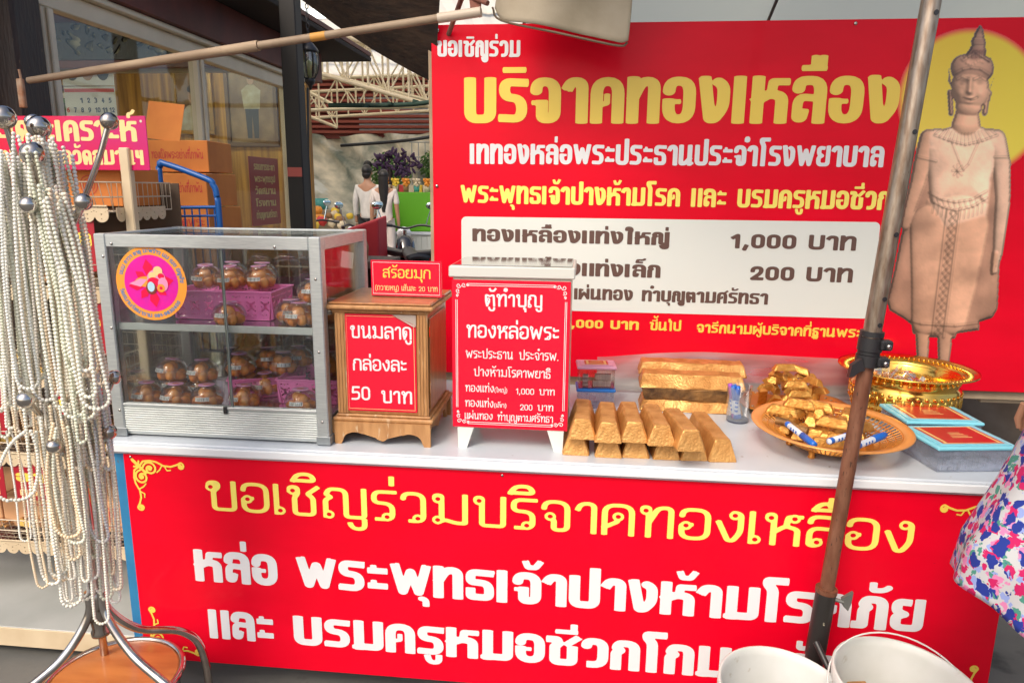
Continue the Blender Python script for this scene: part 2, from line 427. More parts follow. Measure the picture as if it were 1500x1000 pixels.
GH = {   # heavy block style; a number in front scales that stroke's weight
 'ข': (.70, [[(-.02,.97),(.14,.97,.03),(.20,.80,.03),(.08,.66,.03),(.08,0,.14),(.70,0,.14),(.70,1)]]),
 'ช': (.72, [[(-.02,.97),(.14,.97,.03),(.20,.80,.03),(.08,.66,.03),(.08,0,.14),(.68,0,.14),(.68,.56)], [.8,(.54,.82),(.80,1.04)]]),
 'ท': (.68, [[(0,1),(0,0)], [(.04,.62),(.26,1,.2),(.68,1,.22),(.68,0)]]),
 'น': (.80, [[(0,1),(0,.0,.08),(.34,.0),(.66,.28)], [(.68,1),(.68,0)], [.6,(.6,.02),(.86,.02)]]),
 'บ': (.68, [[(0,1),(0,0,.22),(.68,0,.22),(.68,1)]]),
 'ป': (.68, [[(0,1),(0,0,.22),(.68,0,.22),(.68,1.34)]]),
 'ม': (.76, [[(.06,1),(.06,0)], [.6,(-.08,-.03),(.06,-.03)], [(.06,0),(.76,0,.14),(.76,1)]]),
 'ผ': (.84, [[.9,(.16,.97),(0,1,.02),(0,0,.02)], [.9,(0,0),(.42,.66,.02),(.84,0,.02),(.84,1)]]),
 'พ': (1.06, [[.92,(0,1),(.25,0,.02),(.53,.84,.02),(.81,0,.02),(1.06,1)]]),
 'ห': (.78, [[(0,1),(0,0)], [(.02,.50),(.36,.66,.14),(.76,.60,.16),(.76,0)], [.8,(.42,.66),(.46,.97,.02),(.82,.97)]]),
 'อ': (.66, [[(0,.74),(0,1,.34),(.66,1,.34),(.66,0,.34),(0,0,.34),(0,.42)], [.55,(.0,.46),(.28,.46)]]),
 'จ': (.62, [[(0,.76),(0,1,.34),(.62,1,.34),(.62,0,.34),(.20,0,.12),(.20,.40)], [.55,(-.02,.44),(.20,.44)]]),
 'ค': (.70, [[(0,0),(0,1,.34),(.70,1,.34),(.70,0)], [.5,(.0,.34),(.34,.42,.02),(.34,.62)]]),
 'ศ': (.70, [[(0,0),(0,1,.34),(.68,1,.34),(.68,0)], [.5,(.0,.34),(.34,.42,.02),(.34,.60)], [.7,(.56,1.0),(.82,1.2)]]),
 'ง': (.62, [[(0,1),(.20,0,.04),(.34,0),(.60,.3,.34),(.60,.90,.2),(.42,.97)]]),
 'ล': (.68, [[(0,.78),(0,1,.3),(.68,1,.3),(.68,0)], [.8,(.64,.54),(0,.58,.24),(0,0,.08),(.16,0,.06),(.20,.16)]]),
 'ส': (.68, [[(0,.78),(0,1,.3),(.66,1,.3),(.66,0)], [.8,(.62,.54),(0,.58,.24),(0,0,.08),(.16,0,.06),(.20,.16)], [.7,(.5,1.0),(.78,1.2)]]),
 'ว': (.56, [[(0,.80),(0,1,.3),(.56,1,.3),(.56,0,.34),(.20,0)]]),
 'า': (.42, [[(-.02,.88),(.06,1,.12),(.42,1,.28),(.42,0)]]),
 'ำ': (.42, [[(-.02,.88),(.06,1,.12),(.42,1,.28),(.42,0)], [.7,(-.36,1.42),(-.36,1.56,.09),(-.2,1.56,.09),(-.2,1.36,.09),(-.36,1.36,.09),(-.36,1.45)]]),
 'แ': (.56, [[(0,1),(0,0)], [(.56,1),(.56,0)]]),
 'ะ': (.40, [[.85,(0,.78),(.40,.78)], [.6,(.06,.92),(.06,.8)], [.85,(0,.16),(.40,.16)], [.6,(.06,.30),(.06,.18)]]),
 'ย': (.70, [[.9,(.28,.98),(0,1,.24),(0,.62,.14),(.24,.52,.02),(0,.42,.1),(0,0,.24),(.70,0,.16),(.70,1)]]),
 'ร': (.58, [[.92,(.60,.98),(0,1,.3),(0,.60,.2),(.58,.54,.3),(.58,0,.28),(0,.02)]]),
 'ธ': (.64, [[.92,(.64,.98),(0,1,.3),(0,.60,.14),(.64,.58,.3),(.64,0,.16),(.0,0,.10),(0,.24)]]),
}
def glyph(ch, st, mark=False, up=0.0):
    """flat mesh of one letter in the style st = dict(hx, hy, loops, sx, g)"""
    key = (ch, mark, up, st['id'])
    if key in CACHE: return CACHE[key]
    hx, hy, g = st['hx'], st['hy'], st['g']
    if mark:
        strokes = (MARKS_L.get(ch) if st['loops'] else None) or MARKS[ch]; W, loops = 0.0, []
    else: W, strokes, loops = G.get(ch, G['อ'])
    if not mark and not st['loops'] and ch in GH: W, strokes = GH[ch]
    ax = hy / hx; sx = st['sx']
    x0, x1 = (-.8, .5) if mark else (-.6, W * sx + 2 * hx + .45)
    y0, y1 = (-.8 if mark or ch in 'ญฐ(),' else -.1, 2.1 if (mark or ch in 'ปฝฟศสำโใไ()') else 1.1)
    xs = np.arange(x0, x1, g); ys = np.arange(y0, y1, g); X, Y = np.meshgrid(xs, ys)
    F = np.full(X.shape, 9.0); k = 1 - 2 * hy; mh = hy * (.66 if (mark and not st['loops']) else 1.0)
    T = lambda x, y: (x * sx + (0 if mark else hx), y * k + hy + up)
    for s in strokes:
        fac = 1.0
        if isinstance(s[0], (int, float)): fac, s = s[0], s[1:]
        s2 = [T(*p[:2]) for p in fillet(s, 0.28)]
        F = np.minimum(F, stroke_field(X, Y, s2, mh * fac, ax))
    if st['loops']:
        for (cx, cy) in loops:
            c = T(cx, cy); rr = .100
            d = np.abs(np.sqrt((X - c[0]) ** 2 + (Y - c[1]) ** 2) - rr) - hy * .66
            F = np.minimum(F, d)
            F = np.maximum(F, -(np.sqrt((X - c[0]) ** 2 + (Y - c[1]) ** 2) - (rr - hy * .66)))
    vs, fs = contour(F, xs, ys)
    CACHE[key] = (vs, fs, W * sx + (0 if mark else 2 * hx)); return CACHE[key]
def style(hx=.13, hy=.1, loops=False, sx=1.0, g=.035, gap=.07):
    return dict(hx=hx, hy=hy, loops=loops, sx=sx, g=g, gap=gap, id=(hx, hy, loops, sx, g))
HEAVY = style(.150, .112, False, .80, .028, .055)
BLOCK = style(.125, .095, False, .62, .028, .045)
HEAVY_S = style(.124, .096, False, .66, .040, .055)
BOLD = style(.125, .105, False, .85, .05, .09)
LOOPED = style(.072, .056, True, 1.0, .028, .11)
LOOPED_S = style(.07, .06, True, .95, .045, .10)
LOOPED_B = style(.085, .07, True, 1.0, .04, .10)
def layout(text, st):
    V, Fc = [], []; pen = 0.0; right = 0.0; high = False
    for ch in text:
        if ch == ' ': pen += .55; continue
        if ch in MARKS:
            up = 0.0
            if ch in '่้็์ั' and high: up = .34
            if ch in 'ิีึืั': high = True
            if ch in 'ิีึื' and last in 'ปฝฟ': pass
            vs, fs, _ = glyph(ch, st, True, up); off = right - st['hx']
            if last in 'ปฝฟ' and ch not in 'ุู': off -= .3
        else:
            vs, fs, adv = glyph(ch, st); off = pen; right = pen + adv; pen = right + st['gap']; high = False; last = ch
            if ch == 'ำ': high = True
        o = len(V); V.extend([(x + off, y) for x, y in vs]); Fc.extend([tuple(i + o for i in f) for f in fs])
    return V, Fc, right, pen
def letters(parent, text, x0, x1, z, h, m, st=HEAVY, y=-0.0015, slope=0.0, name='lettering', warp=None, italic=0.0):
    """one printed line: from x0 to x1, baseline z, letter height h, facing -y"""
    if ' ' in text and not warp:
        V, Fc, W = layout(text, st)[:3]; k = (x1 - x0) / W; words = text.split(' '); pos = 0; out = []
        for wi, wd_ in enumerate(words):
            if not wd_: continue
            start = layout(' '.join(words[:wi]) + ' ', st)[3] if wi else 0.0; ww = layout(wd_, st)[2]
            out += letters(parent, wd_, x0 + start * k, x0 + (start + ww) * k, z + slope * start * k, h, m, st, y, slope, name)
        return out
    V, Fc, W = layout(text, st)[:3]; k = (x1 - x0) / W
    if warp: vs = [warp(x * k, v * h) for x, v in V]
    else: vs = [(x0 + (x + italic * v) * k, y, z + v * h + slope * x * k) for x, v in V]
    mb = MB(); mb.add(vs, Fc); return [mb.build(name, m, parent)]

def flat_strokes(strokes, w, g, x0, x1, y0, y1, taper=None, dots=()):
    """outline mesh of a drawing made of polylines of half-width w (for scrollwork and frames)"""
    xs = np.arange(x0, x1 + g, g); ys = np.arange(y0, y1 + g, g); X, Y = np.meshgrid(xs, ys); F = np.full(X.shape, 9.0)
    for i, s in enumerate(strokes):
        ww = w if not isinstance(w, (list, tuple)) else w[i]
        for a, b in zip(s[:-1], s[1:]):
            ax_, ay_ = a[:2]; bx_, by_ = b[:2]; dx, dy = bx_ - ax_, by_ - ay_; L2 = dx * dx + dy * dy + 1e-12
            t = np.clip(((X - ax_) * dx + (Y - ay_) * dy) / L2, 0, 1)
            F = np.minimum(F, np.hypot(X - ax_ - t * dx, Y - ay_ - t * dy) - ww)
    for (cx, cy, r) in dots: F = np.minimum(F, np.hypot(X - cx, Y - cy) - r)
    return contour(F, xs, ys)
# ================================================================== materials used in the place
RED = mat('banner_red', (.78, .0005, .020), .36, col2=(.70, .0005, .016), nscale=3, spec=.16, coat=.05, bump=.02, bscale=9, stretch=(1, 1, 2.5), wear=((.42, .01, .02), 70, .735))
RED_SIGN = mat('sign_red', (.74, .003, .03), .14, coat=.6)
INK_W = mat('ink_white', (.74, .75, .76), .4)
INK_Y = mat('ink_yellow', (.86, .62, .09), .35)
INK_YL = mat('ink_light_yellow', (.95, .80, .16), .35)
INK_CREAM = mat('ink_cream', (.86, .60, .26), .4)
INK_B = mat('ink_brown', (.115, .06, .045), .45)
PANEL_W = mat('print_white_panel', (.70, .74, .69), .36, coat=.1)
WHITE = mat('white_laminate', (.58, .63, .68), .24, col2=(.50, .55, .60), nscale=5, wear=((.30, .27, .22), 42, .69), bump=.03, bscale=25)
BLUE = mat('blue_painted_steel', (.02, .16, .36), .45, wear=((.10, .10, .1), 40, .66), col2=(.03, .22, .42), nscale=8)
ALU = mat('brushed_aluminium', (.62, .66, .65), .38, .75, col2=(.52, .56, .56), nscale=30, stretch=(1, 1, 12))
ALU_W = mat('matt_aluminium', (.66, .70, .68), .42, .45, col2=(.58, .62, .60), nscale=14, bump=.02)
STEEL = mat('polished_steel', (.62, .60, .57), .12, 1.0, col2=(.42, .38, .34), nscale=25, rvar=.06)
CHROME_D = mat('worn_chrome', (.42, .38, .34), .22, 1.0, wear=((.16, .09, .05), 70, .62))
GLASS = glass_mat('pane_glass', (.97, .99, .985), .03)
GLASS_D = glass_mat('shop_glass', (.95, .95, .90), .01, fres=.10)
MIRROR = glass_mat('case_back_glass', (.6, .66, .66), .22, .02)
CLEAR = glass_mat('clear_plastic', (.99, .99, .985), .06, .08, haze=.015, hazecol=(.85, .85, .85))
CLEAR_B = glass_mat('frosted_blue_plastic', (.96, .975, .99), .03, .2, haze=.24, hazecol=(.80, .86, 1.0))
SHEETP = glass_mat('crumpled_film', (.9, .91, .92), .08, .25, haze=.55, hazecol=(.62, .63, .62))
WOOD = mat('varnished_wood', (.44, .20, .07), .32, col2=(.30, .12, .035), nscale=9, stretch=(6, 6, 1), bump=.06, bscale=30, coat=.3, detail=8)
WOOD_L = mat('worn_wood', (.50, .26, .10), .5, col2=(.36, .17, .06), nscale=10, stretch=(5, 5, 1), bump=.1, bscale=40, wear=((.55, .38, .22), 18, .62), detail=8)
GOLD = mat('gold_painted_metal', (.70, .38, .12), .46, .50, col2=(.50, .23, .06), nscale=22, bump=.32, bscale=150, rvar=.12)
GOLD_S = mat('gold_leaf_small_bar', (.70, .38, .09), .38, .6, col2=(.50, .22, .04), nscale=60, bump=.22, bscale=160, rvar=.1)
GOLD_D = mat('tarnished_gold', (.09, .045, .02), .5, .3, col2=(.34, .17, .05), nscale=22, bump=.7, bscale=60, detail=8)
BRASS = mat('polished_brass', (.86, .53, .12), .16, 1.0, col2=(.78, .42, .07), nscale=20)
GOLD_PL = mat('gold_plastic', (.78, .34, .06), .28, .55, col2=(.66, .24, .04), nscale=10)
SILVERP = mat('silver_plate', (.55, .48, .36), .3, .9)
PINK = mat('pink_plastic', (.92, .26, .60), .42, col2=(.84, .20, .52), nscale=6)
CAKE = mat('golden_brown_cake', (.92, .42, .10), .35, col2=(.68, .20, .03), nscale=14, bump=.25, bscale=120)
STICK = mat('lilac_sticker', (.62, .22, .50), .3, col2=(.78, .45, .66), nscale=60)
LABELW = mat('white_paper_label', (.8, .8, .78), .5)
CARD = mat('orange_cardboard', (.66, .23, .04), .75, col2=(.55, .17, .03), nscale=7, bump=.05)
CARD_L = mat('pale_cardboard', (.72, .42, .22), .8, col2=(.64, .34, .16), nscale=7)
RED_INK = mat('red_stamp_ink', (.50, .03, .03), .7)
DWOOD = mat('dark_carved_wood', (.030, .012, .007), .5, col2=(.02, .010, .008), nscale=14, stretch=(3, 3, .6), bump=.35, bscale=30, wear=((.16, .08, .03), 35, .68))
RWOOD = mat('red_brown_paint', (.15, .026, .014), .55, col2=(.10, .018, .01), nscale=6)
CREAM = mat('cream_painted_frame', (.78, .68, .50), .45, col2=(.70, .60, .43), nscale=5)
CREAM_W = mat('ivory_enamel', (.66, .54, .36), .4, col2=(.56, .44, .28), nscale=8)
WIRE = mat('beige_wire', (.62, .52, .38), .4, .2)
CONC = mat('worn_concrete', (.16, .155, .14), .85, col2=(.10, .10, .09), nscale=2.2, bump=.25, bscale=18, wear=((.06, .06, .055), 3.5, .60), detail=8)
TARP = mat('grey_canvas', (.34, .37, .34), .8, col2=(.27, .30, .28), nscale=3, bump=.15, bscale=8)
def translucent(m, col, f):
    N, L = m.node_tree.nodes, m.node_tree.links; b = N['Principled BSDF']; t = N.new('ShaderNodeBsdfTranslucent'); t.inputs[0].default_value = (*col, 1)
    mx = N.new('ShaderNodeMixShader'); mx.inputs[0].default_value = f; L.new(b.outputs[0], mx.inputs[1]); L.new(t.outputs[0], mx.inputs[2]); L.new(mx.outputs[0], N['Material Output'].inputs[0]); return m
translucent(TARP, (.62, .68, .60), .5)
TARP_D = mat('dark_brown_canvas', (.045, .026, .015), .9, col2=(.018, .011, .008), nscale=5, stretch=(1, 6, 6), bump=.3, bscale=14)
FLAPM = mat('stained_canvas', (.36, .31, .23), .9, col2=(.25, .21, .14), nscale=5, bump=.1, wear=((.14, .10, .07), 10, .70))
POLE_UP = mat('scuffed_metal_tube', (.40, .33, .26), .30, .75, col2=(.24, .17, .12), nscale=22, stretch=(5, 5, 1), wear=((.12, .05, .025), 55, .69))
POLE_LO = mat('rusty_brown_tube', (.17, .065, .035), .5, .35, col2=(.26, .12, .07), nscale=16, stretch=(4, 4, 1), wear=((.05, .03, .02), 50, .62))
BLACK = mat('black_plastic', (.02, .02, .022), .38)
BLACKM = mat('black_painted_iron', (.018, .017, .016), .4, wear=((.45, .42, .30), 60, .68))
BUCKET = mat('white_bucket_plastic', (.66, .68, .66), .35, col2=(.56, .58, .54), nscale=6, bump=.03, wear=((.40, .37, .29), 16, .62))
ROCK = mat('brown_rock', (.20, .16, .12), .9, col2=(.09, .07, .05), nscale=3, bump=.8, bscale=6, detail=8)
def pearl_mat():
    m = mat('pearl', (.74, .72, .66), .30, coat=.25, spec=.5); N, L = m.node_tree.nodes, m.node_tree.links
    oi = N.new('ShaderNodeObjectInfo'); cr = N.new('ShaderNodeValToRGB'); e = cr.color_ramp.elements
    e[0].position = 0; e[0].color = (.64, .66, .50, 1); e[1].position = 1; e[1].color = (.92, .90, .84, 1)
    for p, c in ((.30, (.80, .80, .68, 1)), (.55, (.85, .81, .70, 1)), (.70, (.70, .71, .70, 1)), (.82, (.86, .66, .42, 1)), (.88, (.76, .78, .70, 1))):
        k = e.new(p); k.color = c
    L.new(oi.outputs['Random'], cr.inputs[0]); L.new(cr.outputs[0], N['Principled BSDF'].inputs['Base Color']); return m
PEARL = pearl_mat()

# ================================================================== ground and surroundings
b = MB(); b.add([(-300, -300, 0), (300, -300, 0), (300, 300, 0), (-300, 300, 0)], [(0, 1, 2, 3)])
struct(b.build('ground', CONC))
b = MB(); b.box(-9, 4.6, 0.004, 9, 30, .10)
struct(b.build('hall_floor', mat('hall_floor_concrete', (.26, .24, .21), .5, col2=(.2, .18, .16), nscale=2)))

# ------------------------------------------------------------------ counter
T = .78
ct = thing('counter_table', 'long white topped counter on blue steel legs carrying the boxes and gold bars', 'counter', (1.2, .4, 0))
ct_o = Vector((1.2, .4, 0))
def off(o, d): o.location = -Vector(d); return o
b = MB(); b.bevbox(-.035, -.018, .742, 2.47, .80, T, .004); tp = off(b.build('tabletop', WHITE, ct), ct_o)
b = MB(); b.bevbox(-.03, -.030, .752, 2.462, -.0195, .774, .002); off(b.build('edge_strip', mat('white_edge_trim', (.74, .77, .79), .3), ct), ct_o)
for x in (-.032, 2.33):
    for y in (.0, .74):
        b = MB(); b.bevbox(x, y, .0, x + .05, y + .045, .741, .003); off(b.build('leg', BLUE, ct), ct_o)
for y in (.01, .755):
    b = MB(); b.bevbox(.02, y, .14, 2.408, y + .025, .17, .002); off(b.build('rail', BLUE, ct), ct_o)

# ------------------------------------------------------------------ scrollwork
def spiral(cx, cy, r0, r1, a0, a1, n=26): return [(cx + lerp(r0, r1, i / n) * math.cos(lerp(a0, a1, i / n)), cy + lerp(r0, r1, i / n) * math.sin(lerp(a0, a1, i / n))) for i in range(n + 1)]
def scroll_arm():
    s = []
    # a big volute, a second smaller volute, then a long tail that curls at the end (corner at 0,0; arm runs +x, the corner is above)
    s.append(spiral(.33, -.16, .14, .035, rad(170), rad(-330)))
    s.append([(.14, -.10), (.20, -.02), (.34, .0), (.46, -.02), (.60, -.09), (.74, -.10), (.86, -.06), (.93, -.02)])
    s.append(spiral(.93, -.085, .07, .02, rad(80), rad(-300), 16))
    s.append([(.46, -.22), (.52, -.17), (.56, -.10)])
    s.append([(.10, -.10), (.20, -.19), (.24, -.27)])
    s.append([(.62, -.10), (.66, -.18), (.73, -.17)])
    return s
def corner_mesh(size, sx, sz, g=.012):
    st = scroll_arm(); st = st + [[(-y, -x) for x, y in s] for s in st]
    st.append([(.04, -.04), (.14, -.14), (.22, -.22)]); st.append([(.02, -.13), (.10, -.12), (.12, -.02)]); st.append([(.0, .0), (.10, -.10)])
    w = [.019, .018, .017, .013, .015, .012] * 2 + [.026, .018, .030]
    vs, fs = flat_strokes(st, w, g, -.06, 1.06, -1.06, .06, dots=((.93, -.085, .035), (.085, -.93, .035), (.33, -.16, .04), (.16, -.33, .04)))
    f = fs if sx * sz > 0 else [t[::-1] for t in fs]
    return [(x * sx * size, 0, z * sz * size) for x, z in vs], f

# ------------------------------------------------------------------ front banner hung on the counter
fb = thing('front_banner', 'wide red banner with gold corner scrolls hung on the counter front', 'banner', (1.2, -.004, 0))
b = MB(); b.bevbox(-1.193, -.010, .085, 1.215, .0, .741, .0015); b.build('board', RED, fb)
BY = -.0115
def fl(t, x0, x1, z, h, m, st, sl=0): return letters(fb, t, x0 - 1.2, x1 - 1.2, z, h, m, st, BY, sl)
fl('ขอเชิญร่วมบริจาคทองเหลือง', .249, 2.175, .583, .092, INK_YL, LOOPED, -.005)
fl('หล่อ', .194, .447, .357, .100, INK_W, HEAVY, -.005); fl('พระพุทธเจ้าปางห้ามโรคภัย', .505, 2.23, .357, .098, INK_W, HEAVY, -.006)
fl('และ', .223, .425, .171, .094, INK_W, HEAVY, -.003); fl('บรมครูหมอชีวกโกม', .485, 1.741, .170, .094, INK_W, HEAVY, -.003)
fl('ารภัจจ์', 1.755, 2.10, .166, .094, INK_W, HEAVY)
for (x, z, sx, sz) in ((-1.165, .725, 1, 1), (1.185, .715, -1, 1), (-1.165, .105, 1, -1), (1.185, .105, -1, -1)):
    vs, f = corner_mesh(.155, sx, sz); b = MB(); b.add(vs, f); o = b.build('corner_scroll', INK_Y, fb); o.location = (x, BY, z)
for x in (-1.17, -.1, 1.19):
    b = MB(); b.ball((x, BY, .733), .004, 8, 6, (1, .4, 1)); b.build('nail', STEEL, fb)

# ------------------------------------------------------------------ back banner
bb = thing('back_banner', 'large red donation banner with big yellow lettering and a printed standing statue behind the counter', 'banner', (1.8, .75, .8))
b = MB(); b.bevbox(-1.044, 0, .015, 1.15, .02, 1.238, .002); b.build('board', RED, bb)
def bt(t, x0, x1, z, h, m, st=HEAVY, sl=0): return letters(bb, t, x0 - 1.8, x1 - 1.8, z - .8, h, m, st, -.0016, sl)
bt('ขอเชิญร่วม', .775, 1.064, 1.935, .053, INK_W, HEAVY_S, -.012)
bt('บริจาคทองเหลือง', .87, 2.314, 1.715, .150, INK_Y, BLOCK)
bt('เททองหล่อพระประธานประจำโรงพยาบาล', .889, 2.285, 1.578, .068, INK_W, HEAVY_S, -.002)
bt('พระพุทธเจ้าปางห้ามโรค และ บรมครูหมอชีวก', .856, 2.32, 1.442, .062, INK_YL, HEAVY_S, -.005)
xs_ = []
def rrect(x0, z0, x1, z1, r, n=5):
    out = []
    for (cx, cz, a0) in ((x1 - r, z0 + r, -90), (x1 - r, z1 - r, 0), (x0 + r, z1 - r, 90), (x0 + r, z0 + r, 180)):
        for k in range(n + 1): a = rad(a0 + 90 * k / n); out.append((cx + r * math.cos(a), cz + r * math.sin(a)))
    return out
pl = rrect(.858 - 1.8, 1.062 - .8, 2.298 - 1.8, 1.394 - .8, .018)
b = MB(); b.add([(x, -.0012, z) for x, z in pl], [tuple(range(len(pl)))]); b.build('price_panel', PANEL_W, bb)
def bt2(*a, **k):
    for o in bt(*a, **k): o.location.y = -.0008
bt2('ทองเหลืองแท่งใหญ่', .898, 1.597, 1.307, .045, INK_B, HEAVY_S, -.003); bt2('1,000 บาท', 1.808, 2.226, 1.299, .049, INK_B, BOLD, -.004)
bt2('ทองเหลืองแท่งเล็ก', .898, 1.572, 1.191, .046, INK_B, HEAVY_S, -.003); bt2('200 บาท', 1.881, 2.226, 1.188, .049, INK_B, BOLD)
bt2('แผ่นทอง ทำบุญตามศรัทธา', 1.250, 1.949, 1.105, .040, INK_B, HEAVY_S, -.003)
bt('1,000 บาท', 1.235, 1.505, 1.0, .031, INK_Y, BOLD, -.004); bt('ขึ้นไป', 1.545, 1.655, .999, .031, INK_Y, BOLD); bt('จารึกนามผู้บริจาคที่ฐานพระ', 1.71, 2.279, .996, .031, INK_Y, BOLD, -.005)

# printed picture of the statue: relief composed from rounded forms, inked point by point
def statue_print():
    x0, x1, z0, z1 = 2.20, 2.90, .86, 2.02; nx, nz = 300, 480
    xs = np.linspace(x0, x1, nx + 1); zs = np.linspace(z0, z1, nz + 1); XX, ZZ = np.meshgrid(xs, zs)
    H = (329.236382, -49.531961, 376.060155, -5.910779, -383.999944, 817.171372, -0.033747, -0.070591, 1.0)   # banner metres -> units of the artwork
    w = H[6] * XX + H[7] * ZZ + 1; U = (H[0] * XX + H[1] * ZZ + H[2]) / w; V = (H[3] * XX + H[4] * ZZ + H[5]) / w
    h = np.full(U.shape, -1e3); alb = np.zeros(U.shape + (3,)); msk = np.zeros(U.shape, bool)
    def put(hh, m, c):
        nonlocal h
        k = m & (hh > h); h = np.where(k, hh, h); alb[k] = c; msk[m] = True
    def ell(cx, cy, rx, ry, base, dep, c, rot=0.0, p=2.0):
        ca, sa = math.cos(rot), math.sin(rot); u = ((U - cx) * ca + (V - cy) * sa) / rx; v = (-(U - cx) * sa + (V - cy) * ca) / ry
        d = np.abs(u) ** p + np.abs(v) ** p; put(base + dep * np.sqrt(np.clip(1 - d, 0, 1)), d < 1, c)
    def limb(pts, base, c, dep=.8):
        for (ax_, ay, ar), (bx, by_, br) in zip(pts[:-1], pts[1:]):
            dx, dy = bx - ax_, by_ - ay; t = np.clip(((U - ax_) * dx + (V - ay) * dy) / (dx * dx + dy * dy), 0, 1); r = ar + (br - ar) * t
            d = np.hypot(U - ax_ - t * dx, V - ay - t * dy) / r; put(base + dep * r * np.sqrt(np.clip(1 - d * d, 0, 1)), d < 1, c)
    def slab(poly, base, dep, c, edge=7.0):
        """polygon with a rounded edge: poly in artwork units"""
        ins = np.zeros(U.shape, bool); D = np.full(U.shape, 1e3); n = len(poly)
        for i in range(n):
            ax_, ay = poly[i]; bx, by_ = poly[(i + 1) % n]; dx, dy = bx - ax_, by_ - ay
            c1 = ((ay > V) != (by_ > V)) & (U < (bx - ax_) * (V - ay) / (by_ - ay + 1e-9) + ax_); ins ^= c1
            t = np.clip(((U - ax_) * dx + (V - ay) * dy) / (dx * dx + dy * dy + 1e-9), 0, 1); D = np.minimum(D, np.hypot(U - ax_ - t * dx, V - ay - t * dy))
        q = np.clip(D / edge, 0, 1); put(base + dep * np.sqrt(np.clip(1 - (1 - q) ** 2, 0, 1)), ins, c)
    skin, dk, lt, mid = (.52, .29, .185), (.22, .10, .07), (.68, .43, .30), (.40, .215, .14)
    # robe spread behind, skirt, legs
    slab([(1352,205),(1337,260),(1324,325),(1309,400),(1299,440),(1303,455),(1325,468),(1335,476),(1337,489),(1350,494),(1400,497),(1402,489),(1436,484),(1436,472),(1455,466),(1463,452),(1466,380),(1474,310),(1476,215),(1460,200)], 0, 8, mid, 12)
    slab([(1358,290),(1346,330),(1338,380),(1337,470),(1352,490),(1402,492),(1412,430),(1436,350),(1447,292)], 5, 11, skin, 30)
    limb([(1364,330,30),(1360,420,24),(1356,470,20)], 9, skin, .34); limb([(1414,330,34),(1402,420,27),(1394,468,22)], 9, skin, .34)
    limb([(1352,488,11),(1352,530,9)], 2, skin); limb([(1385,488,12),(1383,530,9)], 2, skin)
    # torso, shoulders, arms
    slab([(1354,215),(1362,262),(1364,300),(1448,298),(1452,262),(1464,222),(1466,200),(1440,186),(1400,184),(1370,192)], 9, 16, lt, 30)
    ell(1406, 300, 42, 46, 8, 15, lt)
    limb([(1362,204,15),(1352,236,13),(1344,268,11),(1334,300,9),(1326,330,7)], 10, skin, .7); limb([(1460,204,15),(1469,240,13),(1471,290,11),(1466,340,9),(1463,372,7),(1459,398,3)], 10, lt, .7)
    limb([(1459,372,4),(1456,392,3),(1455,400,2)], 16, skin)
    ell(1374, 206, 24, 18, 10, 12, lt); ell(1450, 206, 24, 18, 10, 12, lt)
    # neck, head, ears, crown
    limb([(1416,184,22),(1418,160,16)], 9, skin)
    limb([(1393,136,5),(1393,150,4),(1394,166,4)], 10, mid); limb([(1449,136,5),(1446,150,4),(1443,166,4)], 10, skin)
    slab([(1391,100),(1389,118),(1396,132)], 6, 4, dk, 3); slab([(1461,103),(1452,128),(1449,134)], 6, 4, dk, 3)
    ell(1422, 128, 28, 36, 14, 22, skin); ell(1420, 156, 20, 16, 14, 16, skin)
    ell(1425, 100, 32, 22, 14, 20, mid, p=2.3)
    limb([(1428,90,17),(1433,76,13)], 18, dk); limb([(1434,68,10),(1434,62,11),(1435,55,8)], 20, mid); limb([(1435,52,8),(1436,46,6),(1437,39,3)], 18, dk)
    for k in range(9): ell(1410 + 5 * k, 88 - 6 * math.sin(k / 8 * math.pi), 3, 4, 26, 4, mid)
    # facial features as relief
    ink = np.zeros(U.shape)
    def dent(cx, cy, rx, ry, dep, rot=0.0):
        nonlocal h, ink
        ca, sa = math.cos(rot), math.sin(rot); u = ((U - cx) * ca + (V - cy) * sa) / rx; v = (-(U - cx) * sa + (V - cy) * ca) / ry
        h = h + dep * np.exp(-(u * u + v * v) * 1.6)
        if dep < 0: ink = ink + .5 * np.exp(-(u * u + v * v) * 1.4)
    def line(pts, wd, dep):
        nonlocal h, ink; acc = np.zeros(U.shape)
        for a, c in zip(pts[:-1], pts[1:]):
            dx, dy = c[0] - a[0], c[1] - a[1]; t = np.clip(((U - a[0]) * dx + (V - a[1]) * dy) / (dx * dx + dy * dy), 0, 1)
            dd = np.hypot(U - a[0] - t * dx, V - a[1] - t * dy); h = h + dep * .75 * np.exp(-(dd / wd) ** 2) / 1.4
            acc = np.maximum(acc, np.exp(-((dd - wd * 1.1) / (wd * .8)) ** 2))
        ink = ink + acc * .38
    dent(1411, 121, 7, 4, -4); dent(1436, 121, 7, 4, -4); dent(1411, 122, 4.5, 2.2, 3); dent(1436, 122, 4.5, 2.2, 3)
    line([(1403,116),(1410,112),(1420,116)], 1.6, 2.4); line([(1428,116),(1437,112),(1445,117)], 1.6, 2.4)
    line([(1422,116),(1421,134)], 3.2, 4.5); dent(1421, 135, 5, 3.5, 4); dent(1422, 144, 9, 2.2, 3); line([(1412,144),(1421,147),(1432,143)], 1.3, -3.5); dent(1421, 150, 7, 2, 2.4)
    dent(1406, 137, 6, 7, 2); dent(1437, 137, 6, 7, 2)
    line([(1398,108),(1412,101),(1424,99),(1438,101),(1452,110)], 1.8, 3.2); line([(1412,88),(1430,76),(1449,88)], 1.8, 3)
    for k in range(7): dent(1418 + 4 * k - 1, 92 + 3 * math.sin(k), 2, 2, 3)
    for k in range(6): line([(1413 + 6 * k, 84 - k % 2), (1417 + 5 * k, 75)], 1.2, 2.5)
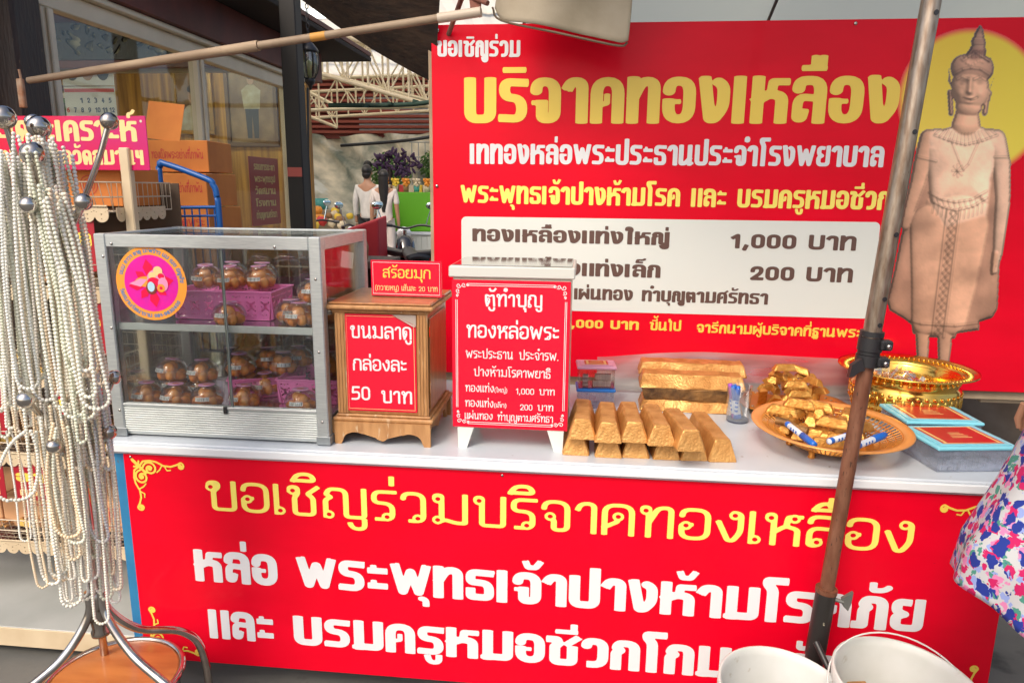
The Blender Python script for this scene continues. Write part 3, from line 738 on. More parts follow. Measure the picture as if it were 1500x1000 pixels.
    for k in range(4): line([(1425, 64 - 5 * k), (1444, 64 - 5 * k)], 1.0, 2)
    # collar, necklace, belt, central sash, hems
    for k in range(15):
        a = lerp(-1, 1, k / 14); line([(1415 + a * 34, 188 + (1 - a * a) * 8), (1415 + a * 44, 196 + (1 - a * a) * 16)], 1.1, 1.8)
    line([(1370,198),(1392,206),(1415,212),(1440,206),(1462,198)], 1.3, 2.0)
    line([(1394,204),(1406,235),(1412,248)], 1.2, 1.9); line([(1436,204),(1420,240),(1412,248)], 1.2, 1.9)
    for k in range(8): a = k * math.pi / 4; line([(1404, 250), (1404 + 8 * math.cos(a), 250 + 9 * math.sin(a))], 1.2, 1.6)
    line([(1362,282),(1380,292),(1400,296),(1425,292),(1446,280)], 1.4, 2.6); line([(1366,294),(1382,303),(1401,308),(1426,302),(1446,290)], 1.4, 2.6)
    for k in range(10): line([(1366 + 8 * k, 287 + 8 * math.sin(k / 9 * math.pi)), (1369 + 8 * k, 297 + 8 * math.sin(k / 9 * math.pi))], 1.1, 1.6)
    for k in range(12): line([(1368 + 6.5 * k, 300 + 9 * math.sin(k / 11 * math.pi)), (1366 + 6.6 * k, 312 + 9 * math.sin(k / 11 * math.pi))], 1.0, -1.2)
    line([(1389,306),(1366,494)], 1.5, 3); line([(1407,306),(1383,494)], 1.5, 3)
    for k in range(17):
        t = k / 16; cx, cy = lerp(1398, 1375, t), lerp(312, 488, t); r = 5.0
        for q in range(4): a = q * math.pi / 2; line([(cx + r * math.cos(a), cy + r * math.sin(a)), (cx + r * math.cos(a + math.pi / 2), cy + r * math.sin(a + math.pi / 2))], 1.0, 1.7)
    line([(1301,448),(1322,466),(1350,474),(1400,477),(1440,472),(1460,458)], 1.6, 3); line([(1346,230),(1372,236)], 1.5, 2.4); line([(1458,230),(1484,230)], 1.5, 2.4)
    rng = np.random.RandomState(4); h = h + rng.normal(0, .10, h.shape)
    for _ in range(3): h[1:-1, 1:-1] = (h[1:-1, 1:-1] * 4 + h[:-2, 1:-1] + h[2:, 1:-1] + h[1:-1, :-2] + h[1:-1, 2:]) / 8
    h = np.clip(h, -6, None); gz, gx = np.gradient(h); sc_ = 1.0 / (nx / 250.0) ; gx, gz = gx * .95, gz * .95
    n = np.stack([-gx, np.ones_like(gx) * 1.25, -gz], -1); n /= np.linalg.norm(n, axis=-1, keepdims=True)
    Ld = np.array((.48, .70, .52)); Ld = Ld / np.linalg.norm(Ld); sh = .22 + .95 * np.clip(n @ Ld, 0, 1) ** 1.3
    # soft stains of the old sandstone in the picture
    st = np.zeros(U.shape)
    for (fx, fy, ph, am) in ((.05, .03, 1, .08), (.021, .05, .4, .09), (.034, .017, 2.2, .07)): st += am * np.sin(U * fx * 2 + V * fy + ph) * np.sin(V * fy * 2 - U * fx * .7 + ph * 2)
    st += np.kron(rng.normal(0, .05, (41, 26)), np.ones((12, 12)))[:U.shape[0], :U.shape[1]] * .0
    def blur(a, k):
        for _ in range(3):
            for ax_ in (0, 1):
                c = np.cumsum(np.concatenate([np.repeat(np.take(a, [0], ax_), k + 1, ax_), a, np.repeat(np.take(a, [-1], ax_), k, ax_)], ax_), ax_)
                a = (np.take(c, range(2 * k + 1, c.shape[ax_]), ax_) - np.take(c, range(0, c.shape[ax_] - 2 * k - 1), ax_)) / (2 * k + 1)
        return a
    def vnoise(n):
        g = rng.rand(n + 2, n + 2); yy = np.linspace(0, n, U.shape[0]); xx = np.linspace(0, n * .6, U.shape[1]); y0 = yy.astype(int); x0_ = xx.astype(int)
        fy = (yy - y0)[:, None]; fx = (xx - x0_)[None]; fy, fx = fy * fy * (3 - 2 * fy), fx * fx * (3 - 2 * fx)
        return (g[y0][:, x0_] * (1 - fx) + g[y0][:, x0_ + 1] * fx) * (1 - fy) + (g[y0 + 1][:, x0_] * (1 - fx) + g[y0 + 1][:, x0_ + 1] * fx) * fy - .5
    st = st + .30 * vnoise(9) + .18 * vnoise(26) + .12 * vnoise(70)
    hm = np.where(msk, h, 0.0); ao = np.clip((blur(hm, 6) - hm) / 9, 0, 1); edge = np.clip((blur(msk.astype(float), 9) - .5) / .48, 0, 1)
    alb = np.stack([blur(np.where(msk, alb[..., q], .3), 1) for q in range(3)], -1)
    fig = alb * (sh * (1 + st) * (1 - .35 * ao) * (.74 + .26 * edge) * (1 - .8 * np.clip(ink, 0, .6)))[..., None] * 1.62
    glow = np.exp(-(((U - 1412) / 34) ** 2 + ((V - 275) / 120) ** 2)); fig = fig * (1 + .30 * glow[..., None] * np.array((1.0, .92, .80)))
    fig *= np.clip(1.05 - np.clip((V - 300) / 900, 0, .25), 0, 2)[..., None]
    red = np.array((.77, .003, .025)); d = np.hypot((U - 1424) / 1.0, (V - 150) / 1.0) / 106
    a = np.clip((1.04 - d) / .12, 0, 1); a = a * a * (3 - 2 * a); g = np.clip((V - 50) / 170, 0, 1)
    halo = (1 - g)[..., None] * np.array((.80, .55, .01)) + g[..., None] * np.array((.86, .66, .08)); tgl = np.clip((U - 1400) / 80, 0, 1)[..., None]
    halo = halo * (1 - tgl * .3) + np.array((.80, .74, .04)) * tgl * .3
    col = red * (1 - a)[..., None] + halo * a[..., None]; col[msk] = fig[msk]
    keep = (a > .001) | msk
    vs = np.stack([XX - 1.8, np.full(XX.shape, -.0014), ZZ - .8], -1).reshape(-1, 3)
    idx = np.arange((nx + 1) * (nz + 1)).reshape(nz + 1, nx + 1)
    kq = keep[:-1, :-1] & keep[1:, 1:] & keep[1:, :-1] & keep[:-1, 1:]
    q = np.stack([idx[:-1, :-1], idx[:-1, 1:], idx[1:, 1:], idx[1:, :-1]], -1)[kq]
    used = np.zeros(len(vs), bool); used[q.reshape(-1)] = True; remap = np.cumsum(used) - 1
    me = bpy.data.meshes.new('statue_print'); me.from_pydata(vs[used].tolist(), [], remap[q].tolist()); me.update()
    at = me.color_attributes.new('ink', 'FLOAT_COLOR', 'POINT')
    cc = np.concatenate([np.clip(col.reshape(-1, 3)[used], 0, 1), np.ones((used.sum(), 1))], 1).astype(np.float32)
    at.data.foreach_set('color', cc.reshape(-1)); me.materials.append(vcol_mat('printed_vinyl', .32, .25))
    o = bpy.data.objects.new('statue_print', me); COL.objects.link(o); o.parent = bb; o['label'] = 'printed standing sandstone statue on a yellow halo'
statue_print()
for (x, z) in ((-1.035, .2), (-1.03, .7), (-1.02, 1.22), (.35, 1.225)):
    b = MB(); b.ball((x, -.002, z), .006, 8, 6, (1, .5, 1)); b.build('nail', STEEL, bb)
b = MB()
b.bevbox(-1.06, .021, .0, -1.03, .05, 1.24, .002); b.bevbox(-.01, .021, .0, .02, .05, 1.24, .002); b.bevbox(1.12, .021, .0, 1.15, .05, 1.24, .002)
b.bevbox(-1.06, .0215, -.02, 1.15, .052, .012, .002); b.build('wooden_frame', mat('batten_wood', (.42, .33, .22), .7, col2=(.32, .24, .15), nscale=10), bb)
for x in (-1.045, 1.135):
    b = MB(); b.bevbox(x - .02, .03, -.8, x + .02, .06, -.021, .002); b.build('post', mat('batten_wood', (.4, .3, .2)), bb)

# ------------------------------------------------------------------ display case
cx0, cx1, cy0, cy1, cz0, cz1 = -.036, .606, .02, .43, T + .003, 1.362
dc = thing('display_case', 'aluminium framed glass counter case filled with boxes of round cakes', 'display case', ((cx0 + cx1) / 2, (cy0 + cy1) / 2, T))
DO = Vector(((cx0 + cx1) / 2, (cy0 + cy1) / 2, T))
def dpart(b, n, m, label=None): return off(b.build(n, m, dc, label=label), DO)
fw = .034
for (x, y) in ((cx0, cy0), (cx1 - fw, cy0), (cx0, cy1 - fw), (cx1 - fw, cy1 - fw)):
    b = MB(); b.bevbox(x, y, cz0, x + fw, y + fw, cz1, .003); dpart(b, 'corner_post', ALU)
for y in (cy0 + .001, cy1 - fw + .001):
    b = MB(); b.bevbox(cx0 + fw, y, cz1 - .036, cx1 - fw, y + .024, cz1 - .001, .002); dpart(b, 'top_rail', ALU)
for x in (cx0 + .001, cx1 - fw + .008):
    b = MB(); b.bevbox(x, cy0 + fw, cz1 - .036, x + .025, cy1 - fw, cz1 - .001, .002); dpart(b, 'top_rail', ALU)
    b = MB(); b.bevbox(x, cy0 + fw, cz0 + .002, x + .022, cy1 - fw, cz0 + .075, .002); dpart(b, 'bottom_rail', ALU)
b = MB()   # ribbed kick panel
nr = 11
for k in range(nr):
    z = cz0 + .012 + k * .0068; b.bevbox(cx0 + fw, cy0 + .004, z, cx1 - fw, cy0 + .0125, z + .0052, .0012)
b.box(cx0 + fw, cy0 + .0105, cz0 + .004, cx1 - fw, cy0 + .018, cz0 + .098); dpart(b, 'kick_panel', ALU_W)
b = MB(); b.bevbox(cx0 + fw, cy0 + .002, cz0 + .0895, cx1 - fw, cy0 + .0245, cz0 + .0975, .001); dpart(b, 'sliding_track', ALU)
b = MB(); b.box(cx0 + fw, cy1 - .018, cz0 + .002, cx1 - fw, cy1 - .006, cz0 + .075); dpart(b, 'bottom_rail', ALU)
b = MB(); b.bevbox(cx0 + .02, cy0 + .026, .846, cx1 - .02, cy1 - .02, .852, .001); dpart(b, 'floor_plate', mat('case_floor', (.62, .42, .52), .16, .85))  # steel plate, pink of the reflections put into its base colour
b = MB(); b.bevbox(cx0 + .005, cy0 + .03, 1.098, cx1 - .036, cy1 - .02, 1.104, .001); dpart(b, 'shelf_glass', mat('case_shelf_plate', (.45, .42, .45), .14, .8))
b = MB(); b.bevbox(cx0 + .034, cy0 + .022, 1.092, cx1 - .034, cy0 + .029, 1.112, .001); dpart(b, 'shelf_edge', ALU_W)
b = MB(); b.box(cx0 + .034, cy0 + .008, cz0 + .098, .325, cy0 + .011, cz1 - .037); dpart(b, 'sliding_pane', GLASS)
b = MB(); b.box(.318, cy0 + .015, cz0 + .098, cx1 - .035, cy0 + .018, cz1 - .037); dpart(b, 'sliding_pane', GLASS)
for x, y in ((.3245, cy0 + .005), (.3165, cy0 + .013)):
    b = MB(); b.bevbox(x, y, cz0 + .098, x + .0035, y + .006, cz1 - .037, .001); dpart(b, 'pane_edge', mat('smoky_edge', (.26, .30, .28), .2, .5))
b = MB(); b.bevbox(.300, cy0 + .0005, cz0 + .078, .312, cy0 + .004, cz0 + .10, .001); dpart(b, 'latch', BLACK)
for x in (cx0 + .006, cx1 - .012):
    b = MB(); b.box(x, cy0 + .036, cz0 + .077, x + .004, cy1 - .036, cz1 - .038); dpart(b, 'side_pane', GLASS)
b = MB(); b.box(cx0 + .035, cy1 - .014, cz0 + .077, cx1 - .035, cy1 - .010, cz1 - .038); dpart(b, 'back_pane', MIRROR)
b = MB(); b.box(cx0 + .036, cy0 + .027, cz1 - .009, cx1 - .036, cy1 - .036, cz1 - .004); dpart(b, 'top_pane', GLASS)
for x in (cx0, cx1 - .036):
    b = MB(); b.bevbox(x, cy0 - .002, cz0, x + .04, cy0 + .002, cz0 + .024, .001); b.bevbox(x + (.0 if x < 0 else .034), cy0 + .001, cz0, x + (.004 if x < 0 else .040), cy0 + .04, cz0 + .024, .001); dpart(b, 'corner_bracket', mat('dark_bracket', (.30, .33, .34), .4, .6))
for (x, z) in ((.016, 1.335), (.48, 1.334), (-.012, 1.30), (-.01, 1.10), (-.012, .86), (.589, 1.25), (.589, 1.05), (.589, .85)):
    b = MB(); b.ball((x, cy0 - .0005, z), .0042, 8, 6, (1, .5, 1)); dpart(b, 'screw', STEEL)
# round sticker on the left pane
sc = Vector((.117, cy0 + .0068, 1.228)); SR = .103
stk = thing('round_sticker', 'round orange and magenta sticker with a lotus emblem on the glass of the display case', 'sticker', sc)
def disc(r, y, n=48, rz=1.0): return [(r * math.cos(2 * math.pi * k / n), y, rz * r * math.sin(2 * math.pi * k / n)) for k in range(n)]
def sdisc(r, y, m, nm, c=(0, 0), rz=1.0):
    b = MB(); vs = [(x + c[0], yy, z + c[1]) for x, yy, z in disc(r, y, 40, rz)]; b.add(vs, [tuple(range(40))]); return b.build(nm, m, stk)
ORANGE = mat('sticker_orange', (.88, .33, .04), .3); MAG = mat('sticker_magenta', (.80, .005, .30), .3, col2=(.66, .01, .36), nscale=20)
PET = mat('sticker_red', (.78, .0, .06), .3); PKL = mat('sticker_pink', (.90, .30, .50), .3); BLUEK = mat('sticker_blue', (.06, .22, .45), .3); LBL = mat('sticker_light_blue', (.45, .68, .80), .3)
sdisc(SR, 0, ORANGE, 'orange_rim'); sdisc(SR * .76, -.0004, MAG, 'magenta_field')
b = MB(); b2 = MB()
for k in range(8):
    a = rad(45 * k + 8); R1, R2, w_ = (.70 if k % 2 == 0 else .56) * SR, .22 * SR, rad(19)
    for bb_, s_, y_ in ((b2, 1.0, -.0007), (b, .93, -.0010)):
        P = [(R2 * math.cos(a - w_), R2 * math.sin(a - w_)), (R1 * s_ * .72 * math.cos(a - w_ * s_), R1 * s_ * .72 * math.sin(a - w_ * s_)), (R1 * s_ * math.cos(a), R1 * s_ * math.sin(a)), (R1 * s_ * .72 * math.cos(a + w_ * s_), R1 * s_ * .72 * math.sin(a + w_ * s_)), (R2 * math.cos(a + w_), R2 * math.sin(a + w_))]
        bb_.add([(x, y_ - .00002 * k, z) for x, z in P], [(0, 1, 2, 3, 4)])
b2.build('petal_outline', MAG, stk); b.build('lotus_petals', PET, stk)
for (x, z, r, rz, m, y) in ((-.10, .04, .34, .42, ORANGE, -.0014), (.16, .12, .26, .95, PKL, -.0016), (.22, .33, .13, 1, INK_CREAM, -.0018), (.08, .02, .18, .8, PET, -.0020), (.34, -.02, .14, 1.3, PKL, -.0022),
                            (.0, -.13, .15, 1.1, mat('sticker_brown', (.2, .03, .02), .4), -.0024), (.0, -.09, .10, 1.35, LBL, -.0027), (.28, -.12, .11, 1, ORANGE, -.0026), (.28, -.12, .045, 1, PET, -.0029), (.05, .20, .10, 1, INK_CREAM, -.0019), (.30, .20, .09, .8, PET, -.0021)):
    sdisc(r * SR, y, m, 'emblem', (x * SR, z * SR), rz)
b = MB(); b.add([(-.62 * SR, -.0015, -.02 * SR), (-.30 * SR, -.0015, -.10 * SR), (-.1 * SR, -.0015, .10 * SR), (-.30 * SR, -.0015, .12 * SR)], [(0, 1, 2, 3)]); b.build('emblem', PKL, stk)
def ring_text(t, a0, a1, top, h):
    V, Fc, W = layout(t, BOLD)[:3]; k = abs(rad(a1 - a0)) * SR * .87 / W
    def wp(x, v):
        if top: a = rad(a0) - x / (SR * .87); r = SR * .82 + v; return (r * math.cos(a), -.0006, r * math.sin(a))
        a = rad(a0) + x / (SR * .87); r = SR * .93 - v; return (r * math.cos(a), -.0006, r * math.sin(a))
    b = MB(); b.add([wp(x * k, v * h) for x, v in V], Fc); b.build('lettering', BLUEK, stk)
ring_text('ขนม ลาวา ลาดู มะพร้าว นม เนย ธัญพืช', 165, 2, True, SR * .10)
ring_text('วัดสมานรัตนาราม 081-9830400', 190, 328, False, SR * .10)
# ------------------------------------------------------------------ boxed cakes
rnd = random.Random(7)
def cake_box():
    t = thing('cake_box', '', 'cake box')
    b = MB(); R = .040; n = 28          # fluted tray
    vs, fs = [], []
    for (r, z) in ((.026, .0), (.032, .002), (.037, .022), (.041, .0235), (.043, .0245)):
        for k in range(n * 2):
            f = 1 + (.035 if k % 2 else -.035) * (z < .023); a = math.pi * k / n; vs.append((r * f * math.cos(a), r * f * math.sin(a), z))
    for i in range(4):
        for k in range(2 * n): l = (k + 1) % (2 * n); fs.append((i * 2 * n + k, i * 2 * n + l, (i + 1) * 2 * n + l, (i + 1) * 2 * n + k))
    fs.append(tuple(range(2 * n - 1, -1, -1))); b.add(vs, fs); b.build('tray', CLEAR, t)
    ball = MB(); ball.ball((0, 0, 0), .0155, 12, 8, (1, 1, .86)); me = ball.mesh('cake', CAKE)
    for k in range(6): a = k * math.pi / 3 + .3; child_obj('cake', me, t, (.0235 * math.cos(a), .0235 * math.sin(a), .0155 + .002 * (k % 2)), (k, k * 2, k))
    child_obj('cake', me, t, (0, 0, .022)); child_obj('cake', me, t, (.008, -.014, .037), (1, 2, 0)); child_obj('cake', me, t, (-.012, .010, .036), (2, 1, 0))
    b = MB(); b.lathe([(.0425, .025), (.0415, .033), (.038, .043), (.031, .051), (.022, .0555), (.020, .057), (.0195, .060), (.0001, .0605)], n=28); b.build('dome_lid', CLEAR, t)
    b = MB(); b.lathe([(.0001, .0612), (.0185, .0612), (.0188, .0608)], n=24, rx=1.15); s = b.build('lid_sticker', STICK, t)
    b = MB(); b.lathe([(.0001, .0616), (.008, .0616)], n=12, rx=1.3); b.build('sticker_print', mat('sticker_print', (.75, .35, .12), .4, col2=(.6, .1, .3), nscale=300), s)
    b = MB()
    for sx in (-1,):
        b.grid(lambda u, v: (.0430 * math.sin(lerp(-.42, .42, u)), -.0430 * math.cos(lerp(-.42, .42, u)) + .004 * v, lerp(.026, .036, v)), 6, 1)
    b.build('barcode_label', LABELW, t)
    bb_ = MB()
    for k in range(9):
        u = lerp(-.34, .34, k / 8); w = .012 * (1 + k % 3)
        bb_.add([(.0434 * math.sin(u + d), -.0434 * math.cos(u + d) + .004 * v, lerp(.027, .035, v)) for d, v in ((0, 0), (w, 0), (w, 1), (0, 1))], [(0, 1, 2, 3)])
    bb_.build('barcode', BLACK, t)
    return t
F1, F2 = .852, 1.104     # case floor and shelf heights
def lab(i, where): return where
cakes = [   # x, y, z, label
 (.015, .115, F1, 'box of cakes at the front left corner of the case floor'),
 (.110, .110, F1, 'box of cakes second from the left in the front row of the case floor'),
 (.205, .112, F1, 'box of cakes third from the left in the front row of the case floor'),
 (.315, .125, F1, 'box of cakes on the case floor just right of the pane edge'),
 (.495, .105, F1, 'box of cakes at the front right of the case floor before the pink basket'),
 (.035, .235, F1, 'box of cakes behind the front left one on the case floor'),
 (.065, .165, F1 + .061, 'box of cakes stacked on top at the left of the case floor'),
 (.165, .170, F1 + .061, 'box of cakes stacked on top next to the pane edge'),
 (.130, .215, F1, 'box of cakes under the stacked ones in the second row'),
 (.335, .235, F1 + .012, 'box of cakes at the front inside the left lower pink basket'),
 (.250, .290, F1 + .012, 'box of cakes at the left inside the left lower pink basket'),
 (.265, .350, F1 + .012, 'box of cakes at the back inside the left lower pink basket'),
 (.345, .330, F1 + .014, 'box of cakes at the back right inside the left lower pink basket'),
 (.315, .300, F1 + .074, 'box of cakes heaped highest on the left lower pink basket'),
 (.390, .350, F1 + .070, 'box of cakes heaped at the right of the left lower pink basket'),
 (.520, .235, F1 + .012, 'box of cakes at the front inside the right lower pink basket'),
 (.515, .330, F1 + .012, 'box of cakes at the back inside the right lower pink basket'),
 (.520, .270, F1 + .074, 'box of cakes stacked over the right lower pink basket'),
 (.300, .095, F2, 'box of cakes alone before the pink basket on the upper shelf'),
 (.500, .115, F2, 'box of cakes at the front of the right hand group on the upper shelf'),
 (.455, .165, F2, 'box of cakes at the left of the right hand group on the upper shelf'),
 (.555, .190, F2, 'box of cakes at the back of the right hand group on the upper shelf'),
 (.525, .160, F2 + .061, 'box of cakes stacked on the right hand group on the upper shelf'),
 (.165, .235, F2 + .089, 'box of cakes at the left on the upper pink basket'),
 (.250, .225, F2 + .089, 'box of cakes second from the left on the upper pink basket'),
 (.335, .235, F2 + .089, 'box of cakes at the right on the upper pink basket'),
 (.460, .300, F2 + .001, 'box of cakes right behind the upper pink basket on the upper shelf'),
 (.200, .325, F2 + .089, 'box of cakes at the back left on the upper pink basket'),
 (.255, .225, F1 + .072, 'box of cakes on the left rim of the left lower pink basket'),
 (.375, .265, F1 + .070, 'box of cakes on the front right corner of the left lower pink basket'),
 (.560, .340, F1 + .076, 'box of cakes stacked at the back right over the right lower pink basket'),
 (.300, .320, F2 + .089, 'box of cakes at the back on the upper pink basket'),
]
proto = cake_box()
for i, (x, y, z, lb) in enumerate(cakes):
    o = proto if i == 0 else copy_tree(proto)
    o.location = (x, y, z); tilt = .0 if z in (F1, F2) else rnd.uniform(-.14, .14)
    o.rotation_euler = (tilt, rnd.uniform(-.06, .06) if tilt else 0, rnd.uniform(-.5, .5)); o.scale = (1.12, 1.12, 1.10)
    o['label'] = lb; o['group'] = 'boxes of round cakes in the display case'

# ------------------------------------------------------------------ pink lace baskets
def lace(L, H, seed=0):
    g = .0013; xs = np.arange(-g, L + g, g); zs = np.arange(-g, H + g, g); X, Z = np.meshgrid(xs, zs)
    F = np.maximum(np.abs(X - L / 2) - L / 2, np.abs(Z - H / 2) - H / 2); holes = np.full(X.shape, 9.0)
    n = max(2, int(L / .040)); p = L / n
    for k in range(n):
        cx = (k + .5) * p
        for (ox, oz, rx, rz, an) in ((0, .5, .0042, .0105, 0), (-.008, .62, .0028, .0075, .9), (.008, .62, .0028, .0075, -.9), (-.008, .36, .0028, .0075, -.9), (.008, .36, .0028, .0075, .9),
                                     (0, .83, .0028, .0028, 0), (0, .17, .0028, .0028, 0), (-.012, .5, .0018, .004, 0), (.012, .5, .0018, .004, 0), (-.010, .84, .0045, .0016, .4), (.010, .84, .0045, .0016, -.4), (-.010, .16, .0045, .0016, -.4), (.010, .16, .0045, .0016, .4)):
            u, v = X - cx - ox, Z - oz * H; ca, sa = math.cos(an), math.sin(an); uu, vv = u * ca + v * sa, -u * sa + v * ca
            holes = np.minimum(holes, (np.sqrt((uu / rx) ** 2 + (vv / rz) ** 2) - 1) * min(rx, rz))
    return contour(np.maximum(F, -holes), xs, zs)
def basket(label, L, W, H, loc, rz):
    t = thing('pink_basket', label, 'basket', loc, rz, 'pink lace baskets in the display case')
    for (ln, M) in ((L, Matrix.Translation((-L / 2, -W / 2, .003))), (W, Matrix.Translation((L / 2, -W / 2, .003)) @ Matrix.Rotation(rad(90), 4, 'Z')),
                    (L, Matrix.Translation((L / 2, W / 2, .003)) @ Matrix.Rotation(rad(180), 4, 'Z')), (W, Matrix.Translation((-L / 2, W / 2, .003)) @ Matrix.Rotation(rad(-90), 4, 'Z'))):
        vs, fs = lace(ln, H); b = MB(); b.add([tuple(M @ Vector((x, (z / H - 1) * -.010, z))) for x, z in vs], fs); o = b.build('lace_side', PINK, t); solidify(o, .0018)
    b = MB(); b.bevbox(-L / 2 + .008, -W / 2 + .008, 0, L / 2 - .008, W / 2 - .008, .003, .001); b.build('base', PINK, t)
    b = MB(); h = H + .003
    b.bevbox(-L/2 - .004, -W/2 - .004, h, L/2 + .004, -W/2 + .003, h + .004, .001); b.bevbox(-L/2 - .004, W/2 - .003, h, L/2 + .004, W/2 + .004, h + .004, .001)
    b.bevbox(-L/2 - .004, -W/2 + .0031, h, -L/2 + .003, W/2 - .0031, h + .004, .001); b.bevbox(L/2 - .003, -W/2 + .0031, h, L/2 + .004, W/2 - .0031, h + .004, .001); b.build('rim', PINK, t)
    return t
basket('pink lace basket on the upper shelf with three boxes on it', .300, .170, .080, (.245, .240, F2 + .001), rad(2))
basket('pink lace basket at the back centre of the case floor, heaped with boxes', .225, .165, .058, (.312, .290, F1 + .001), rad(22))
basket('pink lace basket at the right of the case floor', .190, .200, .070, (.488, .265, F1 + .001), rad(3))
b = MB(); b.bevbox(0, 0, 0, .04, .001, .05, .0003); o = b.build('price_card', LABELW, None, (.545, .345, 1.25), (0, .15, -.1)); 
tag(o, 'small white paper taped inside the right end of the display case', 'paper')

# ------------------------------------------------------------------ carved wooden donation box with red sign
wb = thing('wooden_donation_box', 'small brown wooden donation box with moulded top and scalloped base, red sign on its front', 'donation box', (.752, .20, T))
def wpart(b, n, m=WOOD_L, **k): return b.build(n, m, wb, **k)
hw, d0, d1 = .128, -.135, .135
b = MB(); b.bevbox(-hw, d0, .085, hw, d1, .375, .003); wpart(b, 'body', WOOD)
for x in (-hw - .003, hw - .027):
    b = MB(); b.bevbox(x, d0 - .004, .085, x + .030, d0 - .0005, .375, .0015)
    for q in (.006, .015, .024): b.tube([(x + q, d0 - .0045, .089), (x + q, d0 - .0045, .371)], .0022, 6)
    wpart(b, 'fluted_stile')
b = MB(); b.bevbox(hw + .0006, d0 + .02, .10, hw + .004, d1 - .02, .36, .001); wpart(b, 'side_panel', WOOD)
for (e, z0, z1) in ((.010, .3755, .385), (.022, .3855, .398), (.016, .3985, .405)):
    b = MB(); b.bevbox(-hw - e, d0 - e, z0, hw + e, d1 + e, z1, .004); wpart(b, 'top_moulding' if z1 < .4 else 'top_board', WOOD_L if z1 < .4 else WOOD)
for (e, z0, z1) in ((.008, .078, .0845), (.016, .066, .0775)):
    b = MB(); b.bevbox(-hw - e, d0 - e, z0, hw + e, d1 + e, z1, .003); wpart(b, 'base_moulding')
def skirt(L):
    n = 60; top = [(L / 2, .0655), (-L / 2, .0655)]; bot = []
    for i in range(n + 1):
        u = i / n; s = abs(u - .5) * 2
        if s > .84: z = 0.0
        elif s > .74: z = .028 * (1 - ((s - .74) / .10) ** 2) ** .5 if s < .84 else 0
        elif s > .40: z = .030 + .006 * math.sin((s - .40) / .34 * math.pi)
        elif s > .10: z = .020 + .012 * (s - .10) / .3
        else: z = .012 + .05 * s
        bot.append((-L / 2 + u * L, z))
    return top + bot
for (L, M) in ((2 * hw + .02, Matrix.Translation((0, d0 - .010, 0)) @ Matrix.Rotation(rad(90), 4, 'X')), (2 * hw + .02, Matrix.Translation((0, d1 + .020, 0)) @ Matrix.Rotation(rad(90), 4, 'X')),
               (d1 - d0 + .018, Matrix.Translation((hw + .0005, 0, 0)) @ Matrix.Rotation(rad(90), 4, 'Z') @ Matrix.Rotation(rad(90), 4, 'X')), (d1 - d0 + .018, Matrix.Translation((-hw - .0105, 0, 0)) @ Matrix.Rotation(rad(90), 4, 'Z') @ Matrix.Rotation(rad(90), 4, 'X'))):
    b = MB(); b.prism(skirt(L), -.010 if L > .28 else 0.0, 0.0 if L > .28 else .010, M); wpart(b, 'skirt')
for z in (.15, .31):
    b = MB(); b.bevbox(hw + .0042, d0 + .004, z, hw + .006, d0 + .014, z + .03, .0005); wpart(b, 'hinge', BRASS)
ws = MB(); sg = rrect(-.103, .095, .098, .372, .003)
ws.prism([(x, z) for x, z in sg[:]], 0, .0015, Matrix.Rotation(rad(90), 4, 'X')); o = ws.build('red_sign', mat('sign_red_matt', (.72, .003, .03), .3, coat=.3), wb, (0, d0 - .0012, 0))
def wt(t, x0, x1, z, h, st=LOOPED_B, m=INK_W): 
    return letters(o, t, x0 - .752, x1 - .752, z - T, h, m, st, -.0021)
wt('ขนมลาดู', .665, .838, 1.084, .036); wt('กล่องละ', .669, .822, .992, .034); wt('50', .662, .716, .906, .040); wt('บาท', .748, .836, .900, .037)
fr, fc = flat_strokes([[(-.097, .101), (-.097, .366), (.092, .366), (.092, .101), (-.097, .101)]], .0006, .0012, -.1, .1, .095, .372)
b = MB(); b.add([(x, -.0020, z) for x, z in fr], fc); b.build('border_line', INK_CREAM, o)
b = MB(); b.add([(.032, -.0026, .372), (.099, -.0030, .342), (.094, -.006, .3395), (.04, -.007, .369)], [(0, 1, 2, 3)]); b.add([(.032, -.0022, .3725), (.0985, -.0022, .3725), (.099, -.0024, .343)], [(0, 2, 1)])
oo = b.build('peeled_corner', mat('paper_back', (.40, .33, .28), .6), o)

# red acrylic sign on top of the wooden box
asn = thing('acrylic_sign', 'small red acrylic stand with gold lettering on top of the wooden donation box', 'sign', (.800, .165, T + .4065), rad(-3))
b = MB(); b.bevbox(-.104, -.002, .002, .104, .002, .104, .0008); b.build('red_plate', RED_SIGN, asn); o = asn
b = MB(); b.bevbox(-.104, -.001, .0, .104, .05, .002, .0005); b.build('foot', glass_mat('red_acrylic', (.9, .25, .35), .08), asn)
fr, fc = flat_strokes([[(-.098, .008), (-.098, .098), (.098, .098), (.098, .008), (-.098, .008)]], .0007, .0014, -.103, .103, .004, .102)
b = MB(); b.add([(x, -.0026, z) for x, z in fr], fc); b.build('border_line', INK_W, asn)
letters(asn, 'สร้อยมุก', -.068, .072, .054, .026, INK_Y, LOOPED_S, -.0026); letters(asn, '(ถวายหนู) เส้นละ 20 บาท', -.092, .092, .018, .0135, INK_CREAM, LOOPED_S, -.0026)

